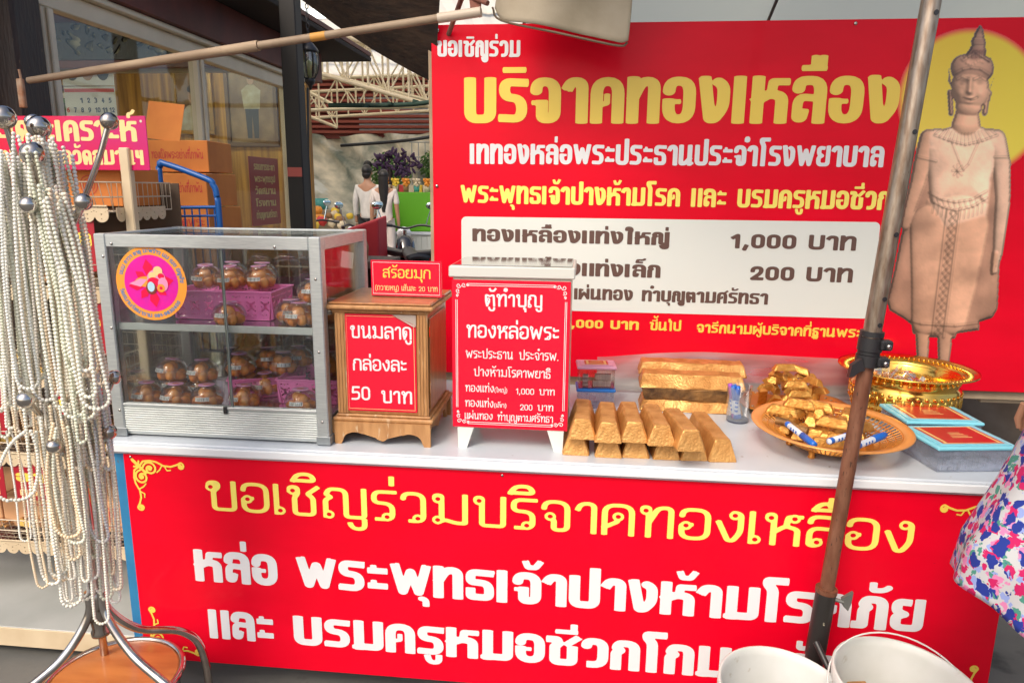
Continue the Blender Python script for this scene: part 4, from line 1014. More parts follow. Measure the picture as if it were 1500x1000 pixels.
# ------------------------------------------------------------------ white metal donation box with red sign
mb_ = thing('metal_donation_box', 'tall white metal donation box on four splayed feet with a large red lettered sign', 'donation box', (1.113, .17, T))
WM = mat('cream_sheet_metal', (.74, .70, .60), .35, col2=(.62, .56, .44), nscale=4, wear=((.35, .20, .1), 30, .72))
b = MB(); b.bevbox(-.158, -.112, .062, .158, .118, .480, .003); b.build('body', WM, mb_)
b = MB(); b.bevbox(-.168, -.122, .481, .168, .128, .511, .003); b.build('lid_rim', mat('white_sheet_metal', (.72, .72, .66), .25, metal=.2), mb_)
b = MB(); b.bevbox(-.160, -.114, .5112, .160, .120, .5135, .001); b.build('lid_top', mat('mirror_steel_lid', (.62, .60, .55), .07, 1.0), mb_)
for (x, y) in ((-.148, -.104), (.148, -.104), (-.148, .108), (.148, .108)):
    sx = 1 if x < 0 else -1; b = MB()
    b.prism([(x, .0615), (x + sx * .046, .0615), (x + sx * .026, .0), (x + sx * .002, .0)], 0, .018, Matrix.Translation((0, y + (.009 if y < 0 else .0), 0)) @ Matrix.Rotation(rad(90), 4, 'X')); b.build('foot', mat('white_feet', (.66, .70, .66), .4), mb_)
sp = MB(); sp.bevbox(-.161, -.003, .062, .158, .0, .474, .001); sgn = sp.build('red_sign', RED_SIGN, mb_, (0, -.1125, 0))
def ms(t, x0, x1, z, h, st=LOOPED_S, m=INK_W, sl=0): return letters(sgn, t, x0 - 1.113, x1 - 1.113, z - T, h, m, st, -.0036, sl)
ms('ตู้ทำบุญ', 1.042, 1.196, 1.184, .034, LOOPED_B); ms('ทองหล่อพระ', .992, 1.242, 1.097, .036, LOOPED_B); ms('พระประธาน', .990, 1.118, 1.040, .0215); ms('ประจำรพ.', 1.136, 1.243, 1.040, .0215)
ms('ปางห้ามโรคาพยาธิ', 1.012, 1.222, .990, .021); ms('ทองแท่ง', .988, 1.067, .945, .019); ms('(ใหญ่)', 1.069, 1.104, .946, .011); ms('1,000', 1.128, 1.178, .943, .0165); ms('บาท', 1.192, 1.234, .943, .017)
ms('ทองแท่ง', .987, 1.066, .902, .019); ms('(เล็ก)', 1.068, 1.102, .903, .011); ms('200', 1.140, 1.174, .898, .0165); ms('บาท', 1.188, 1.231, .898, .017)
ms('แผ่นทอง', .986, 1.064, .866, .018); ms('ทำบุญตามศรัทธา', 1.078, 1.231, .865, .018)
st = [[(-.118, .459), (.116, .459)], [(-.118, .464), (.116, .464)], [(-.118, .073), (.116, .073)], [(-.118, .078), (.116, .078)], [(-.150, .12), (-.150, .42)], [(-.146, .12), (-.146, .42)], [(.148, .12), (.148, .42)], [(.144, .12), (.144, .42)]]
wd = [.0008] * 8
for (cx, cz, sx, sz) in ((-.152, .468, 1, -1), (.150, .468, -1, -1), (-.152, .070, 1, 1), (.150, .070, -1, 1)):
    for (ox, oz, r, a) in ((.010, .010, .007, 0), (.024, .008, .006, 40), (.008, .024, .006, 50), (.034, .007, .004, 10), (.007, .036, .004, 90)):
        st.append([(cx + sx * x, cz + sz * z) for x, z in spiral(ox, oz, r, r * .25, rad(a), rad(a + 420), 18)]); wd.append(.0009)
fr, fc = flat_strokes(st, wd, .0011, -.157, .155, .066, .472); b = MB(); b.add([(x, -.0036, z) for x, z in fr], fc); b.build('scroll_border', INK_W, sgn)

# ------------------------------------------------------------------ big gold bars in front
def bar_mesh(wb_, wt_, h, L, m, seed, rough=.0022, n=7):
    r = random.Random(seed); b = MB()
    # cross-section points (x,z) around the trapezoid, subdivided, lofted along y with a little noise
    cs = [(-wb_, 0), (wb_, 0), (wb_, .004), (wt_, h - .004), (wt_ - .004, h), (-wt_ + .004, h), (-wt_, h - .004), (-wb_, .004)]
    ys = [0, .004] + [L * k / n for k in range(1, n)] + [L - .004, L]; vs, fs = [], []
    for j, y in enumerate(ys):
        e = .93 if j in (0, len(ys) - 1) else 1.0
        sl = (1 - .0)
        for (x, z) in cs: vs.append((x * e + r.uniform(-1, 1) * rough * .5, y + (.010 * (z / h) if j < 2 else -.010 * (z / h) if j > len(ys) - 3 else 0), max(0, z * (e if z > h * .5 else 1) + (r.uniform(-1, 1) * rough * .5 if z > 0 else 0))))
    m_ = len(cs)
    for j in range(len(ys) - 1):
        for k in range(m_): l = (k + 1) % m_; fs.append((j * m_ + k, j * m_ + l, (j + 1) * m_ + l, (j + 1) * m_ + k))
    fs.append(tuple(range(m_ - 1, -1, -1))); fs.append(tuple(range((len(ys) - 1) * m_, len(ys) * m_))); b.add(vs, fs)
    return b.mesh('gold_bar', m)
BAR = [bar_mesh(.037, .0215, .054, .215, GOLD, s) for s in range(6)]
lower = [(1.296, .036, 0), (1.385, .030, 0), (1.458, .036, 0), (1.541, .034, 3), (1.615, .036, 5)]
upper = [(1.312, .012, 0), (1.381, -.006, 0), (1.450, .004, 2), (1.521, -.012, 4), (1.592, -.042, 8)]
ordn = ('first', 'second', 'third', 'fourth', 'fifth')
for i, (x, y, a) in enumerate(lower):
    o = bpy.data.objects.new('gold_bar', BAR[i]); COL.objects.link(o); o.location = (x, y, T + .0005); o.rotation_euler = (0, 0, rad(a)); solid = o
    tag(o, 'large gold bar lying on the counter, %s from the left in the bottom layer' % ordn[i], 'gold bar', 'large gold bars in the front row')
for i, (x, y, a) in enumerate(upper):
    o = bpy.data.objects.new('gold_bar', BAR[(i + 2) % 6]); COL.objects.link(o); o.location = (x, y, T + .0555); o.rotation_euler = (0, 0, rad(a))
    tag(o, 'large gold bar on top of another, %s from the left in the top layer' % ordn[i], 'gold bar', 'large gold bars in the front row')
o = bpy.data.objects.new('gold_bar', BAR[5]); COL.objects.link(o); o.location = (1.690, .036, T + .0005); o.rotation_euler = (0, 0, rad(6)); o.scale = (1.02, 1.28, 1.1)
tag(o, 'single large gold bar lying alone at the right end of the front row', 'gold bar', 'large gold bars in the front row')

# huge ingots behind: one upright trapezoid, a tarnished upside-down one on it, a third behind
def ingot(wb_, wt_, h, L, m, seed, lip=0.0):
    me = bar_mesh(wb_, wt_, h, L, m, seed, .004, 12); return me
def put_ing(me, loc, rot, label):
    o = bpy.data.objects.new('gold_ingot', me); COL.objects.link(o); o.location = loc; o.rotation_euler = rot; return tag(o, label, 'gold ingot', 'very large gold ingots')
L_ = .335
put_ing(ingot(.066, .052, .034, L_, GOLD, 21), (1.835, .530, T + .001), (0, 0, rad(88)), 'broad gold ingot lying flat at the bottom of the stack behind the pen cup')
put_ing(ingot(.061, .046, .044, L_ - .01, GOLD_D, 22), (1.830, .524, T + .0795), (0, rad(180), rad(88)), 'tarnished dark gold ingot turned upside down in the middle of the stack')
put_ing(ingot(.066, .036, .040, L_ + .005, GOLD, 23), (1.838, .528, T + .0800), (rad(0), 0, rad(88)), 'bright gold ingot on top of the tarnished one')
put_ing(ingot(.050, .038, .042, L_ + .03, GOLD, 24), (1.868, .655, T + .088), (0, rad(0), rad(88)), 'gold ingot with handwriting lying at the back of the stack')
put_ing(ingot(.050, .038, .086, L_, GOLD, 25), (1.865, .655, T + .001), (0, rad(0), rad(88)), 'gold ingot under the one with handwriting at the back of the stack')

# ------------------------------------------------------------------ small clear boxes at the left of the ingots
def lid_box(name, label, w, d, h, loc, rz, lidm, bodym, printed=True, bars=0):
    t = thing(name, label, 'plastic box', loc, rz)
    n = 40; b = MB()
    for (x0, y0, x1, y1) in ((-w/2, -d/2, w/2, -d/2 + .0015), (-w/2, d/2 - .0015, w/2, d/2), (-w/2, -d/2 + .0016, -w/2 + .0015, d/2 - .0016), (w/2 - .0015, -d/2 + .0016, w/2, d/2 - .0016)): b.box(x0, y0, 0.002, x1, y1, h)
    k = -w / 2 + .012
    while k < w / 2 - .01: b.box(k, -d/2 - .0006, .006, k + .0016, -d/2 - .0001, h - .010); k += .016
    k = -d / 2 + .012
    while k < d / 2 - .01:
        b.box(w/2 + .0001, k, .006, w/2 + .0006, k + .0016, h - .010); k += .016
    b.box(-w/2 + .0016, -d/2 + .0016, .0, w/2 - .0016, d/2 - .0016, .0018); b.build('tub', bodym, t)
    b = MB(); b.bevbox(-w/2 - .006, -d/2 - .006, h - .004, w/2 + .006, d/2 + .006, h + .006, .003); b.bevbox(-w/2 + .006, -d/2 + .006, h + .0062, w/2 - .006, d/2 - .006, h + .0085, .001); lid = b.build('lid', lidm, t)
    if printed:
        b = MB(); b.box(-w/2 + .020, -d/2 + .016, h + .0086, w/2 - .020, d/2 - .016, h + .0092); pr = b.build('lid_label', mat('label_red', (.50, .02, .02), .3), lid)
        b = MB()
        for s in (-1, 1): b.box(s * (w/2 - .030) - .004, -d/2 + .020, h + .00925, s * (w/2 - .030) + .004, d/2 - .020, h + .0094)
        b.box(-w/2 + .020, d/2 - .020, h + .00925, w/2 - .020, d/2 - .017, h + .0094); b.box(-w/2 + .020, -d/2 + .017, h + .00925, w/2 - .020, -d/2 + .020, h + .0094)
        for q in range(4): b.box(-.028 + .004 * q, -.022 + q * .012, h + .00925, .028 - .004 * q, -.018 + q * .012, h + .0094)
        b.build('print', mat('label_gold', (.75, .52, .2), .35), lid)
    return t
LB = mat('light_blue_lid', (.22, .62, .74), .35); LPK = mat('pink_lid', (.72, .36, .50), .35); LBD = mat('deep_blue_lid', (.03, .22, .68), .35)
lid_box('plastic_box', 'clear ribbed box under the pink-lidded one, with a deep blue lid', .118, .09, .062, (1.352, .52, T), rad(3), LBD, CLEAR_B, False)
tb = lid_box('plastic_box', 'clear box with a pink lid standing on the blue-lidded one, beside the white donation box', .118, .09, .068, (1.352, .52, T + .0708), rad(4), LPK, CLEAR)
def wbar(loc, rz, sz, label, m=None):
    b = MB(); b.bevbox(-sz[0]/2, -sz[1]/2, 0, sz[0]/2, sz[1]/2, sz[2], .0015); o = b.build('wrapped_bar', m or mat('wrapped_pale_bar', (.66, .56, .50), .45, col2=(.5, .38, .34), nscale=200, stretch=(1, .05, .05)), None, loc, (0, 0, rz)); return tag(o, label, 'wrapped bar', 'wrapped bars in the plastic boxes')
zz = T + .0735
wbar((1.372, .495, zz), rad(4), (.060, .018, .020), 'pale wrapped bar at the bottom right in the pink-lidded box'); wbar((1.376, .500, zz + .021), rad(5), (.054, .018, .020), 'pale wrapped bar resting on another in the pink-lidded box')
for k in range(3): wbar((1.318, .495, zz + k * .0135), rad(4), (.018, .016, .012), 'short wrapped bar, %s from the bottom at the left of the pink-lidded box' % ordn[k], mat('wrapped_dark_bar', (.40, .28, .26), .5, col2=(.6, .5, .48), nscale=90))
bx = thing
B1 = (2.325, .133); lid_box('plastic_box', 'clear ribbed box with light blue lid at the front right corner of the counter', .205, .165, .064, (2.322, .133, T), rad(9), LB, CLEAR_B)
lid_box('plastic_box', 'clear ribbed box with light blue lid behind the front one, by the brass bowl', .205, .165, .070, (2.335, .322, T), rad(3), LB, CLEAR_B)
SB = mat('silver_wrapped_bar', (.66, .68, .70), .3, .3, col2=(.5, .52, .55), nscale=80)
for k in range(7):
    a = rad(9); lx, ly = -.080 + k * .0265, -.045; x, y = 2.322 + lx * math.cos(a) - ly * math.sin(a), .133 + lx * math.sin(a) + ly * math.cos(a)
    wbar((x, y, T + .0025), a, (.020, .060, .015), 'silvery wrapped bar in the front light blue box, %s from the left' % ('first', 'second', 'third', 'fourth', 'fifth', 'sixth', 'seventh')[k], SB)
wbar((2.360, .10, T + .018), rad(12), (.020, .055, .015), 'silvery wrapped bar lying on the others in the front light blue box', SB)

# ------------------------------------------------------------------ pen cup and markers
pc = thing('pen_cup', 'clear plastic cup holding markers and pens in front of the ingots', 'cup', (1.800, .405, T))
b = MB(); b.lathe([(.030, .001), (.0335, .004), (.038, .115), (.0395, .1165), (.0405, .116), (.0385, .1135), (.0345, .0055), (.0001, .0050)], n=32); b.build('cup_wall', glass_mat('clear_cup', (.97, .98, .99), .03, .04, fres=.35), pc)
b = MB(); b.lathe([(.0001, .0), (.031, .0), (.0335, .003), (.033, .010), (.030, .0012), (.0001, .0011)], n=32); b.build('cup_base', mat('dark_base', (.05, .06, .12), .3), pc)
MBLUE = mat('marker_blue', (.01, .13, .55), .3); MPUR = mat('marker_purple', (.35, .06, .45), .3); MGREY = mat('marker_grey', (.3, .32, .35), .35)
def marker(loc, rot, label, cap=MBLUE, body=None, r=.0085, L=.135):
    t = thing('marker_pen', label, 'marker', loc, rot=rot); body = body or mat('marker_body', (.72, .78, .84), .3)
    b = MB(); b.lathe([(.0001, 0), (r * .8, 0), (r, .003), (r, L * .56)], n=16); b.build('barrel', body, t)
    b = MB(); b.lathe([(r * .98, 0), (r * 1.03, .001), (r * 1.03, .014), (r * .98, .015)], n=16); b.build('end_plug', cap, t)
    b = MB(); b.lathe([(r * .98, L * .56), (r * 1.14, L * .565), (r * 1.10, L * .93), (r * .9, L), (.0001, L)], n=16); b.tube([(r * 1.25, 0, L * .60), (r * 1.35, 0, L * .94)], .0012, 6); b.build('cap', cap, t)
    b = MB()
    for k in range(3): b.grid(lambda u, v: ((r + .0002) * math.cos(lerp(.6, 2.2, u) + 2), (r + .0002) * math.sin(lerp(.6, 2.2, u) + 2), lerp(L * .22 + k * .014, L * .22 + k * .014 + .007, v)), 5, 1)
    b.build('print', MBLUE, t); return t
for i, (x, y, rx, ry, m, lb) in enumerate(((-.020, .004, -.10, -.16, MPUR, 'purple marker leaning left in the clear cup'), (-.012, -.008, .05, -.12, MBLUE, 'blue-capped marker at the left in the clear cup'), (.002, .010, -.12, .12, MGREY, 'grey pen leaning in the middle of the clear cup'),
                                          (.010, -.010, .10, .20, MBLUE, 'blue-capped white marker leaning right in the clear cup'), (-.004, -.012, .12, .14, MBLUE, 'blue marker standing cap down in the clear cup'))):
    o = marker((1.800 + x * .5, .405 + y * .5, T + .010), (rx, ry, i), lb, m, r=.007, L=.110); o['group'] = 'markers in the pen cup'

# ------------------------------------------------------------------ round plate heaped with small gold bars
pt = thing('round_plate', 'round gold plate with scalloped rim under the heap of small gold bars', 'plate', (2.010, .560, T + .002))
b = MB(); n = 64
vs, fs = [], []
prof = [(.0001, .004), (.10, .004), (.125, .012), (.165, .020), (.178, .022), (.180, .019), (.165, .016), (.12, .007), (.09, .0), (.0001, .0)]
for (r, z) in prof:
    for k in range(n): a = 2 * math.pi * k / n; f = 1 + (.014 * math.cos(a * 32 / 2 * 1.0) if r > .15 else 0); vs.append((r * f * math.cos(a), r * f * math.sin(a), z))
for i in range(len(prof) - 1):
    for k in range(n): l = (k + 1) % n; fs.append((i * n + k, i * n + l, (i + 1) * n + l, (i + 1) * n + k))
b.add(vs, fs, True); b.build('dish', GOLD_PL, pt)
b = MB()
for k in range(36): a = 2 * math.pi * k / 36; b.ball((.150 * math.cos(a), .150 * math.sin(a), .0195), .0045, 8, 5, (1.3, .8, .5), Matrix.Rotation(a, 4, 'Z'))
b.build('beaded_rim', SILVERP, pt)
SM = [bar_mesh(.0135, .0095, .021, .075, GOLD_S, 40 + s, .0006, 4) for s in range(5)]
r = random.Random(11)
def small(loc, rot, label, grp, k, sc=(1, 1, 1)):
    o = bpy.data.objects.new('small_gold_bar', SM[k % 5]); COL.objects.link(o); o.location = loc; o.rotation_euler = rot; o.scale = sc; return tag(o, label, 'gold bar', grp)
k = 0
PX, PY, PZ = 2.010, .560, T + .008
def heap(dx, dy, dz, yaw, tilt=(0, 0), label='small gold bar in the heap on the round gold plate'):
    global k
    if label.startswith('small gold bar in the heap'): label = 'small gold bar %s of the plate heap, %s, %s laid' % (('at the base', 'in the middle', 'near the top')[0 if dz < .025 else 1 if dz < .058 else 2], ('back right', 'back left', 'front left', 'front right')[(0 if dx > 0 else 1) if dy > 0 else (2 if dx < 0 else 3)], nth(k))
    small((PX + dx, PY + dy, PZ + dz * 1.28), (rad(tilt[0]), rad(tilt[1]), rad(yaw)), label, 'small gold bars heaped on the round plate', k); k += 1
for (dx, dz, L0) in ((.030, .0, 'bottom'), (.028, .022, 'second'), (.034, .045, 'third'), (.022, .068, 'top')):
    heap(dx, -.075, dz, 84 + r.uniform(-6, 6), label='small gold bar lying lengthwise in the neat front stack on the round plate, %s layer' % L0)
for q in range(9):      # a ring of bars standing and leaning
    a = rad(150 + q * 30); heap(.085 * math.cos(a) - .01, .075 * math.sin(a) + .02, .0, math.degrees(a) + r.uniform(-30, 30), (r.uniform(30, 62), r.uniform(-15, 15)))
for q in range(8):
    a = rad(q * 45 + 10); heap(.050 * math.cos(a), .045 * math.sin(a) + .015, .030 + .008 * (q % 2), r.uniform(0, 360), (r.uniform(-10, 40), r.uniform(-12, 12)))
for q in range(6):
    a = rad(q * 60 + 25); heap(.030 * math.cos(a) + .01, .028 * math.sin(a) + .02, .060 + .010 * (q % 2), r.uniform(0, 360), (r.uniform(-20, 25), r.uniform(-20, 20)))
heap(.0, .0, .098, 95, (0, 0), 'small gold bar lying across at the very top of the heap on the round plate'); heap(.055, .03, .078, 60, (12, 10)); heap(-.055, .01, .060, 150, (14, -10))

# ------------------------------------------------------------------ gold plastic basket tray
tr = thing('basket_tray', 'round gold plastic basket tray with pierced sides on small feet holding gold bars and markers', 'tray', (2.005, .180, T))
tr.rotation_euler = (rad(2), 0, rad(4)); tr.scale = (.90, .90, 1)
TX, TY = 2.005, .180
def ring_lattice(r0, z0, r1, z1, n, rows, t, b):
    for j in range(rows + 1):
        f = j / rows; rr, zz_ = lerp(r0, r1, f), lerp(z0, z1, f); b.tube([(rr * math.cos(2 * math.pi * q / 48), rr * math.sin(2 * math.pi * q / 48), zz_) for q in range(48)], t, 5, closed=True)
    for q in range(n):
        a = 2 * math.pi * q / n; b.tube([(r0 * math.cos(a), r0 * math.sin(a), z0), (r1 * math.cos(a), r1 * math.sin(a), z1)], t, 5, caps=False)
b = MB(); ring_lattice(.125, .026, .204, .068, 72, 4, .0021, b); b.build('pierced_side', GOLD_PL, tr)
b = MB(); b.lathe([(.0001, .022), (.122, .022), (.128, .026), (.128, .029), (.12, .0255), (.0001, .0255)], n=48); b.build('base', GOLD_PL, tr)
b = MB(); b.lathe([(.201, .066), (.204, .0695), (.220, .075), (.233, .0765), (.236, .074), (.232, .0715), (.219, .0710), (.204, .0655)], n=72); b.build('rim', mat('gold_plastic_rim', (.82, .36, .10), .32, .35), tr)
for q in range(6):
    a = rad(60 * q + 15 + 30); b = MB(); b.lathe([(.0001, 0), (.010, 0), (.012, .006), (.009, .010), (.011, .022)], (.112 * math.cos(a), .112 * math.sin(a), 0), 12); b.build('foot', GOLD_PL, tr)
tb_ = [(-.130, .030, .0, -35, 8), (-.105, -.030, .0, -28, 4), (-.120, .075, .01, -50, 12), (-.045, .050, .012, -22, 6), (-.070, .095, .02, 78, 8), (-.010, .085, .022, -30, 6), (.030, .040, .010, -40, 4), (.070, .075, .016, -25, 4), (-.030, -.055, .0, -18, 0),
       (.020, -.030, .0, 66, 0), (.070, -.060, .0, 80, 3), (.110, -.010, .0, 58, 4), (.100, .045, .006, 75, 6), (.020, -.085, .0, 84, 0), (-.010, .115, .034, 80, 4), (.045, .105, .030, 62, 5), (.135, .030, .014, 120, 5), (.060, -.010, .020, 70, 4)]
for i, (dx, dy, dz, yaw, tilt) in enumerate(tb_):
    ca = '%s small gold bar of those %s in the basket tray' % (nth(i), ('at the back right', 'at the back left', 'at the front left', 'at the front right')[(0 if dx > 0 else 1) if dy > .02 else (2 if dx < 0 else 3)])
    if i == 4: ca = 'small gold bar lying crosswise at the back left of the basket tray'
    if i == 14: ca = 'small gold bar lying highest at the back of the basket tray'
    small((TX + dx * .9, TY + dy * .9, T + .032 + dz * 1.5), (rad(tilt), 0, rad(yaw)), ca, 'small gold bars in the basket tray', i, (1.20, 1.22, 1.2))
b = MB(); b.tube(smooth_path([(0, 0, 0), (.03, .004, .003), (.06, -.002, .0), (.095, .0, .002)], 4), [.011] * 4 + [.012] * 5 + [.0125] * 3 + [.011], 10)
tag(b.build('bronze_lump', GOLD_D, None, (TX - .135, TY + .045, T + .064), (0, .12, rad(-42))), 'dark bronze rod lying among the gold bars at the left of the tray', 'rod')
marker((1.885, .165, T + .074), (rad(93), 0, rad(12 + 0)), 'blue and white marker lying across the left of the basket tray', L=.15)['group'] = 'markers in the basket tray'
marker((1.955, .030, T + .074), (rad(90), 0, rad(129)), 'blue-capped marker lying behind the brown pole in the basket tray', L=.13)['group'] = 'markers in the basket tray'
marker((2.008, -.012, T + .078), (rad(88), 0, rad(131)), 'blue-capped marker at the right front rim of the basket tray', L=.14)['group'] = 'markers in the basket tray'

# ------------------------------------------------------------------ brass bowl
bw = thing('brass_bowl', 'large embossed shiny brass bowl with wide beaded rim at the back right of the counter', 'bowl', (2.345, .53, T)); bw.scale = (.95, .95, 1.42)
b = MB(); b.lathe([(.0001, .001), (.120, .0), (.130, .006), (.128, .012), (.150, .022), (.168, .045), (.171, .060), (.166, .078), (.158, .084), (.162, .090), (.162, .100), (.172, .108), (.205, .116), (.213, .117), (.214, .114), (.205, .1125), (.172, .104), (.158, .096), (.154, .07), (.148, .035), (.12, .012), (.0001, .010)], n=72); b.build('body', BRASS, bw)
b = MB()
for q in range(72): a = 2 * math.pi * q / 72; b.ball((.185 * math.cos(a), .185 * math.sin(a), .1125), .0055, 8, 6, (1.9, .75, .6), Matrix.Rotation(a, 4, 'Z'))
b.build('beaded_rim', BRASS, bw)
b = MB()
for q in range(40):
    a = 2 * math.pi * q / 40
    b.ball((.1585 * math.cos(a), .1585 * math.sin(a), .030), .010, 8, 6, (.5, 1.1, .9), Matrix.Rotation(a, 4, 'Z')); b.ball((.1695 * math.cos(a + .07), .1695 * math.sin(a + .07), .052), .011, 8, 6, (.35, .75, 1.2), Matrix.Rotation(a, 4, 'Z'))
    b.ball((.1700 * math.cos(a), .1700 * math.sin(a), .070), .006, 8, 6, (.5, 1.2, .7), Matrix.Rotation(a, 4, 'Z')); b.ball((.1625 * math.cos(a), .1625 * math.sin(a), .095), .0045, 8, 6, (.7, 1.6, .8), Matrix.Rotation(a, 4, 'Z'))
    b.tube([((.160) * math.cos(a + t * .14), (.160 + .004) * math.sin(a + t * .14), .028 + .035 * t + .006 * math.sin(t * 6)) for t in (0, .25, .5, .75, 1)], .0022, 5)
b.build('embossing', BRASS, bw)['kind'] = 'stuff'
bagr = np.random.RandomState(3)
b = MB(); pn = bagr.normal(0, 1, (14, 14))
def bagf(u, v):
    i, j = int(u * 13), int(v * 13); a = u * 2 * math.pi; rr = .02 + .105 * v
    return (2.315 + rr * math.cos(a) * 1.05 + .006 * pn[i][j] * (u < .95), .535 + rr * math.sin(a) * .9 + .006 * pn[j][i] * (u < .95), T + .075 + .080 * (1 - v) ** .7 * (1 + .2 * math.sin(3 * a)) + .010 * pn[i][(j * 3) % 14] * (u < .95))
b.grid(bagf, 26, 10, False); tag(b.build('plastic_bag', CLEAR, None), 'crumpled clear plastic bag of offerings lying in the brass bowl', 'plastic bag')
for q in range(7):
    a = q * .9; b = MB(); b.bevbox(-.028, -.012, 0, .028, .012, .006, .001); o = b.build('offering_packet', (mat('copper_packet', (.45, .2, .09), .35, .4), GOLD, mat('pink_packet', (.72, .33, .25), .4))[q % 3], None, (2.340 + .06 * math.cos(a * 1.3), .53 + .045 * math.sin(a * 1.7), T + .065 + .007 * q), (.2 * math.sin(q), .15, a * 1.5))
    tag(o, 'small %s packet of offerings in the brass bowl, %s of its colour' % (('copper', 'gold', 'pink')[q % 3], nth(q // 3)), 'packet', 'packets in the brass bowl')

# ------------------------------------------------------------------ crumpled plastic film at the back of the counter
b = MB(); rr_ = np.random.RandomState(9)
def film(u, v):
    x = 1.36 + u * 1.06; top = .90 + .035 * math.sin(u * 3.1) ** 2 + .008 * math.sin(u * 9)
    z = lerp(T + .008, top, v); y = .728 - .05 * (1 - v) ** 2 + .006 * math.sin(u * 11 + v * 4) + .002 * math.sin(u * 29 - v * 9)
    return (x, min(y, .742), z)
b.grid(film, 110, 14, True); tag(b.build('plastic_film', SHEETP, None), 'crumpled translucent plastic sheet propped along the bottom of the back banner', 'plastic sheet')
# ------------------------------------------------------------------ telescopic pole, clamp
P0, P1 = Vector((2.032, -.12, 2.20)), Vector((1.906, -.12, .02))
def pp(z): t = (z - P0.z) / (P1.z - P0.z); return P0.lerp(P1, t)
pole = thing('canopy_pole', 'scuffed telescopic metal canopy pole with black clamps leaning in front of the counter', 'pole', tuple(pp(0.0)))
PO = pp(0.0)
def pl_(b, n, m): o = b.build(n, m, pole); o.location = -PO; return o
b = MB(); b.tube([pp(2.6), pp(1.16)], .0200, 20); pl_(b, 'upper_tube', POLE_UP)
b = MB(); b.tube([pp(1.159), pp(.50)], .0175, 20); pl_(b, 'lower_tube', POLE_LO)
b = MB(); b.tube([pp(.515), pp(.33)], .0245, 20); b.tube([pp(.33), pp(.02)], .0225, 16); pl_(b, 'socket', BLACKM)
b = MB(); b.tube([pp(.52), pp(.509)], .0262, 20); pl_(b, 'collar', POLE_LO)
for z in (1.40, 1.255, 1.175 + .02, 1.62, 1.86):
    p = pp(z); b = MB(); b.tube([p + Vector((.006, -.0175, 0)), p + Vector((.0065, -.0205, 0))], .0055, 10); pl_(b, 'hole', BLACK)
b = MB()
b.tube([pp(1.178), pp(1.166)], .0262, 20); b.tube([pp(1.163), pp(1.132)], .0272, 20); b.tube([pp(1.122), pp(1.095)], .0268, 20); b.tube([pp(1.131), pp(1.123)], .0245, 20)
for z in (1.150, 1.110):
    p = pp(z); b.bevbox(p.x + .012, p.y - .035, z - .012, p.x + .038, p.y - .008, z + .012, .004); b.tube([p + Vector((.025, -.042, 0)), p + Vector((.025, -.0, 0))], .0075, 10)
pl_(b, 'clamp', BLACK)
b = MB(); p = pp(1.105); b.prism([(-.022, .012), (-.042, -.004), (-.046, -.034), (-.034, -.030), (-.024, -.020), (-.012, -.016)], -.008, .008, Matrix.Translation(p + Vector((0, -.018, .0))) @ Matrix.Rotation(rad(90), 4, 'X')); pl_(b, 'clamp_lever', BLACK)
for z in (1.150, 1.110): b = MB(); p = pp(z); b.ball(p + Vector((.025, -.043, 0)), .006, 10, 6, (1, .6, 1)); pl_(b, 'bolt', STEEL)
b = MB(); p = pp(.495); b.tube([p + Vector((.02, -.01, 0)), p + Vector((.040, -.014, -.003))], .005, 8)
b.prism([(.034, .006), (.060, .026), (.058, -.004), (.052, -.026), (.040, -.014)], -.005, .005, Matrix.Translation(p + Vector((0, -.012, 0))) @ Matrix.Rotation(rad(90), 4, 'X')); pl_(b, 'wing_screw', mat('dull_iron', (.16, .17, .16), .5, .5))
b = MB(); q = pp(0.0); b.lathe([(.0001, .03), (.03, .03), (.06, .012), (.10, .006), (.10, .0), (.0001, 0)], (q.x, q.y, .003), 24); pl_(b, 'foot_plate', BLACKM)

# ------------------------------------------------------------------ buckets with gold bars
def bucket(label, loc, tilt, r0=.125, r1=.152, H=.325, handle=1):
    t = thing('bucket', label, 'bucket', loc, rot=tilt); t['group'] = 'white buckets before the counter'
    b = MB(); b.lathe([(.0001, .0), (r0 - .006, .0), (r0, .006), (lerp(r0, r1, .80), H * .80), (lerp(r0, r1, .80) + .006, H * .805), (lerp(r0, r1, .83) + .006, H * .83), (lerp(r0, r1, .84), H * .835), (lerp(r0, r1, .9), H * .90), (lerp(r0, r1, .9) + .005, H * .905), (r1 + .004, H * .93), (r1 + .005, H - .003), (r1 + .002, H), (r1 - .002, H - .003), (r1 - .006, H * .93), (lerp(r0, r1, .6) - .004, H * .6), (r0 - .005, .008), (.0001, .006)], n=64); b.build('tub', BUCKET, t)
    b = MB(); pts = []
    for k in range(25):
        a = math.pi * k / 24; pts.append(((r1 + .012) * math.cos(a) * 1.0, -math.sin(a) * (r1 + .02) * .75, H * .86 + math.sin(a) * .02))
    if handle: pts = [(x, -y, z + .06 * math.sin(math.pi * i / 24)) for i, (x, y, z) in enumerate(pts)]
    b.tube(pts, .0022, 6); b.build('wire_handle', mat('white_wire', (.6, .6, .58), .4), t)
    for s in (-1, 1): b = MB(); b.ball(((r1 + .008) * s, 0, H * .86), .011, 10, 8, (.6, 1, 1)); b.build('handle_lug', BUCKET, t)
    return t
bucket('white plastic bucket with a dirty inside, left of the two below the counter', (1.765, -.310, .05), (rad(4), rad(6), 0), handle=0)
bucket('cleaner white plastic bucket, right of the two below the counter', (2.050, -.275, .05), (rad(3), rad(4), 0), .132, .158, .345)
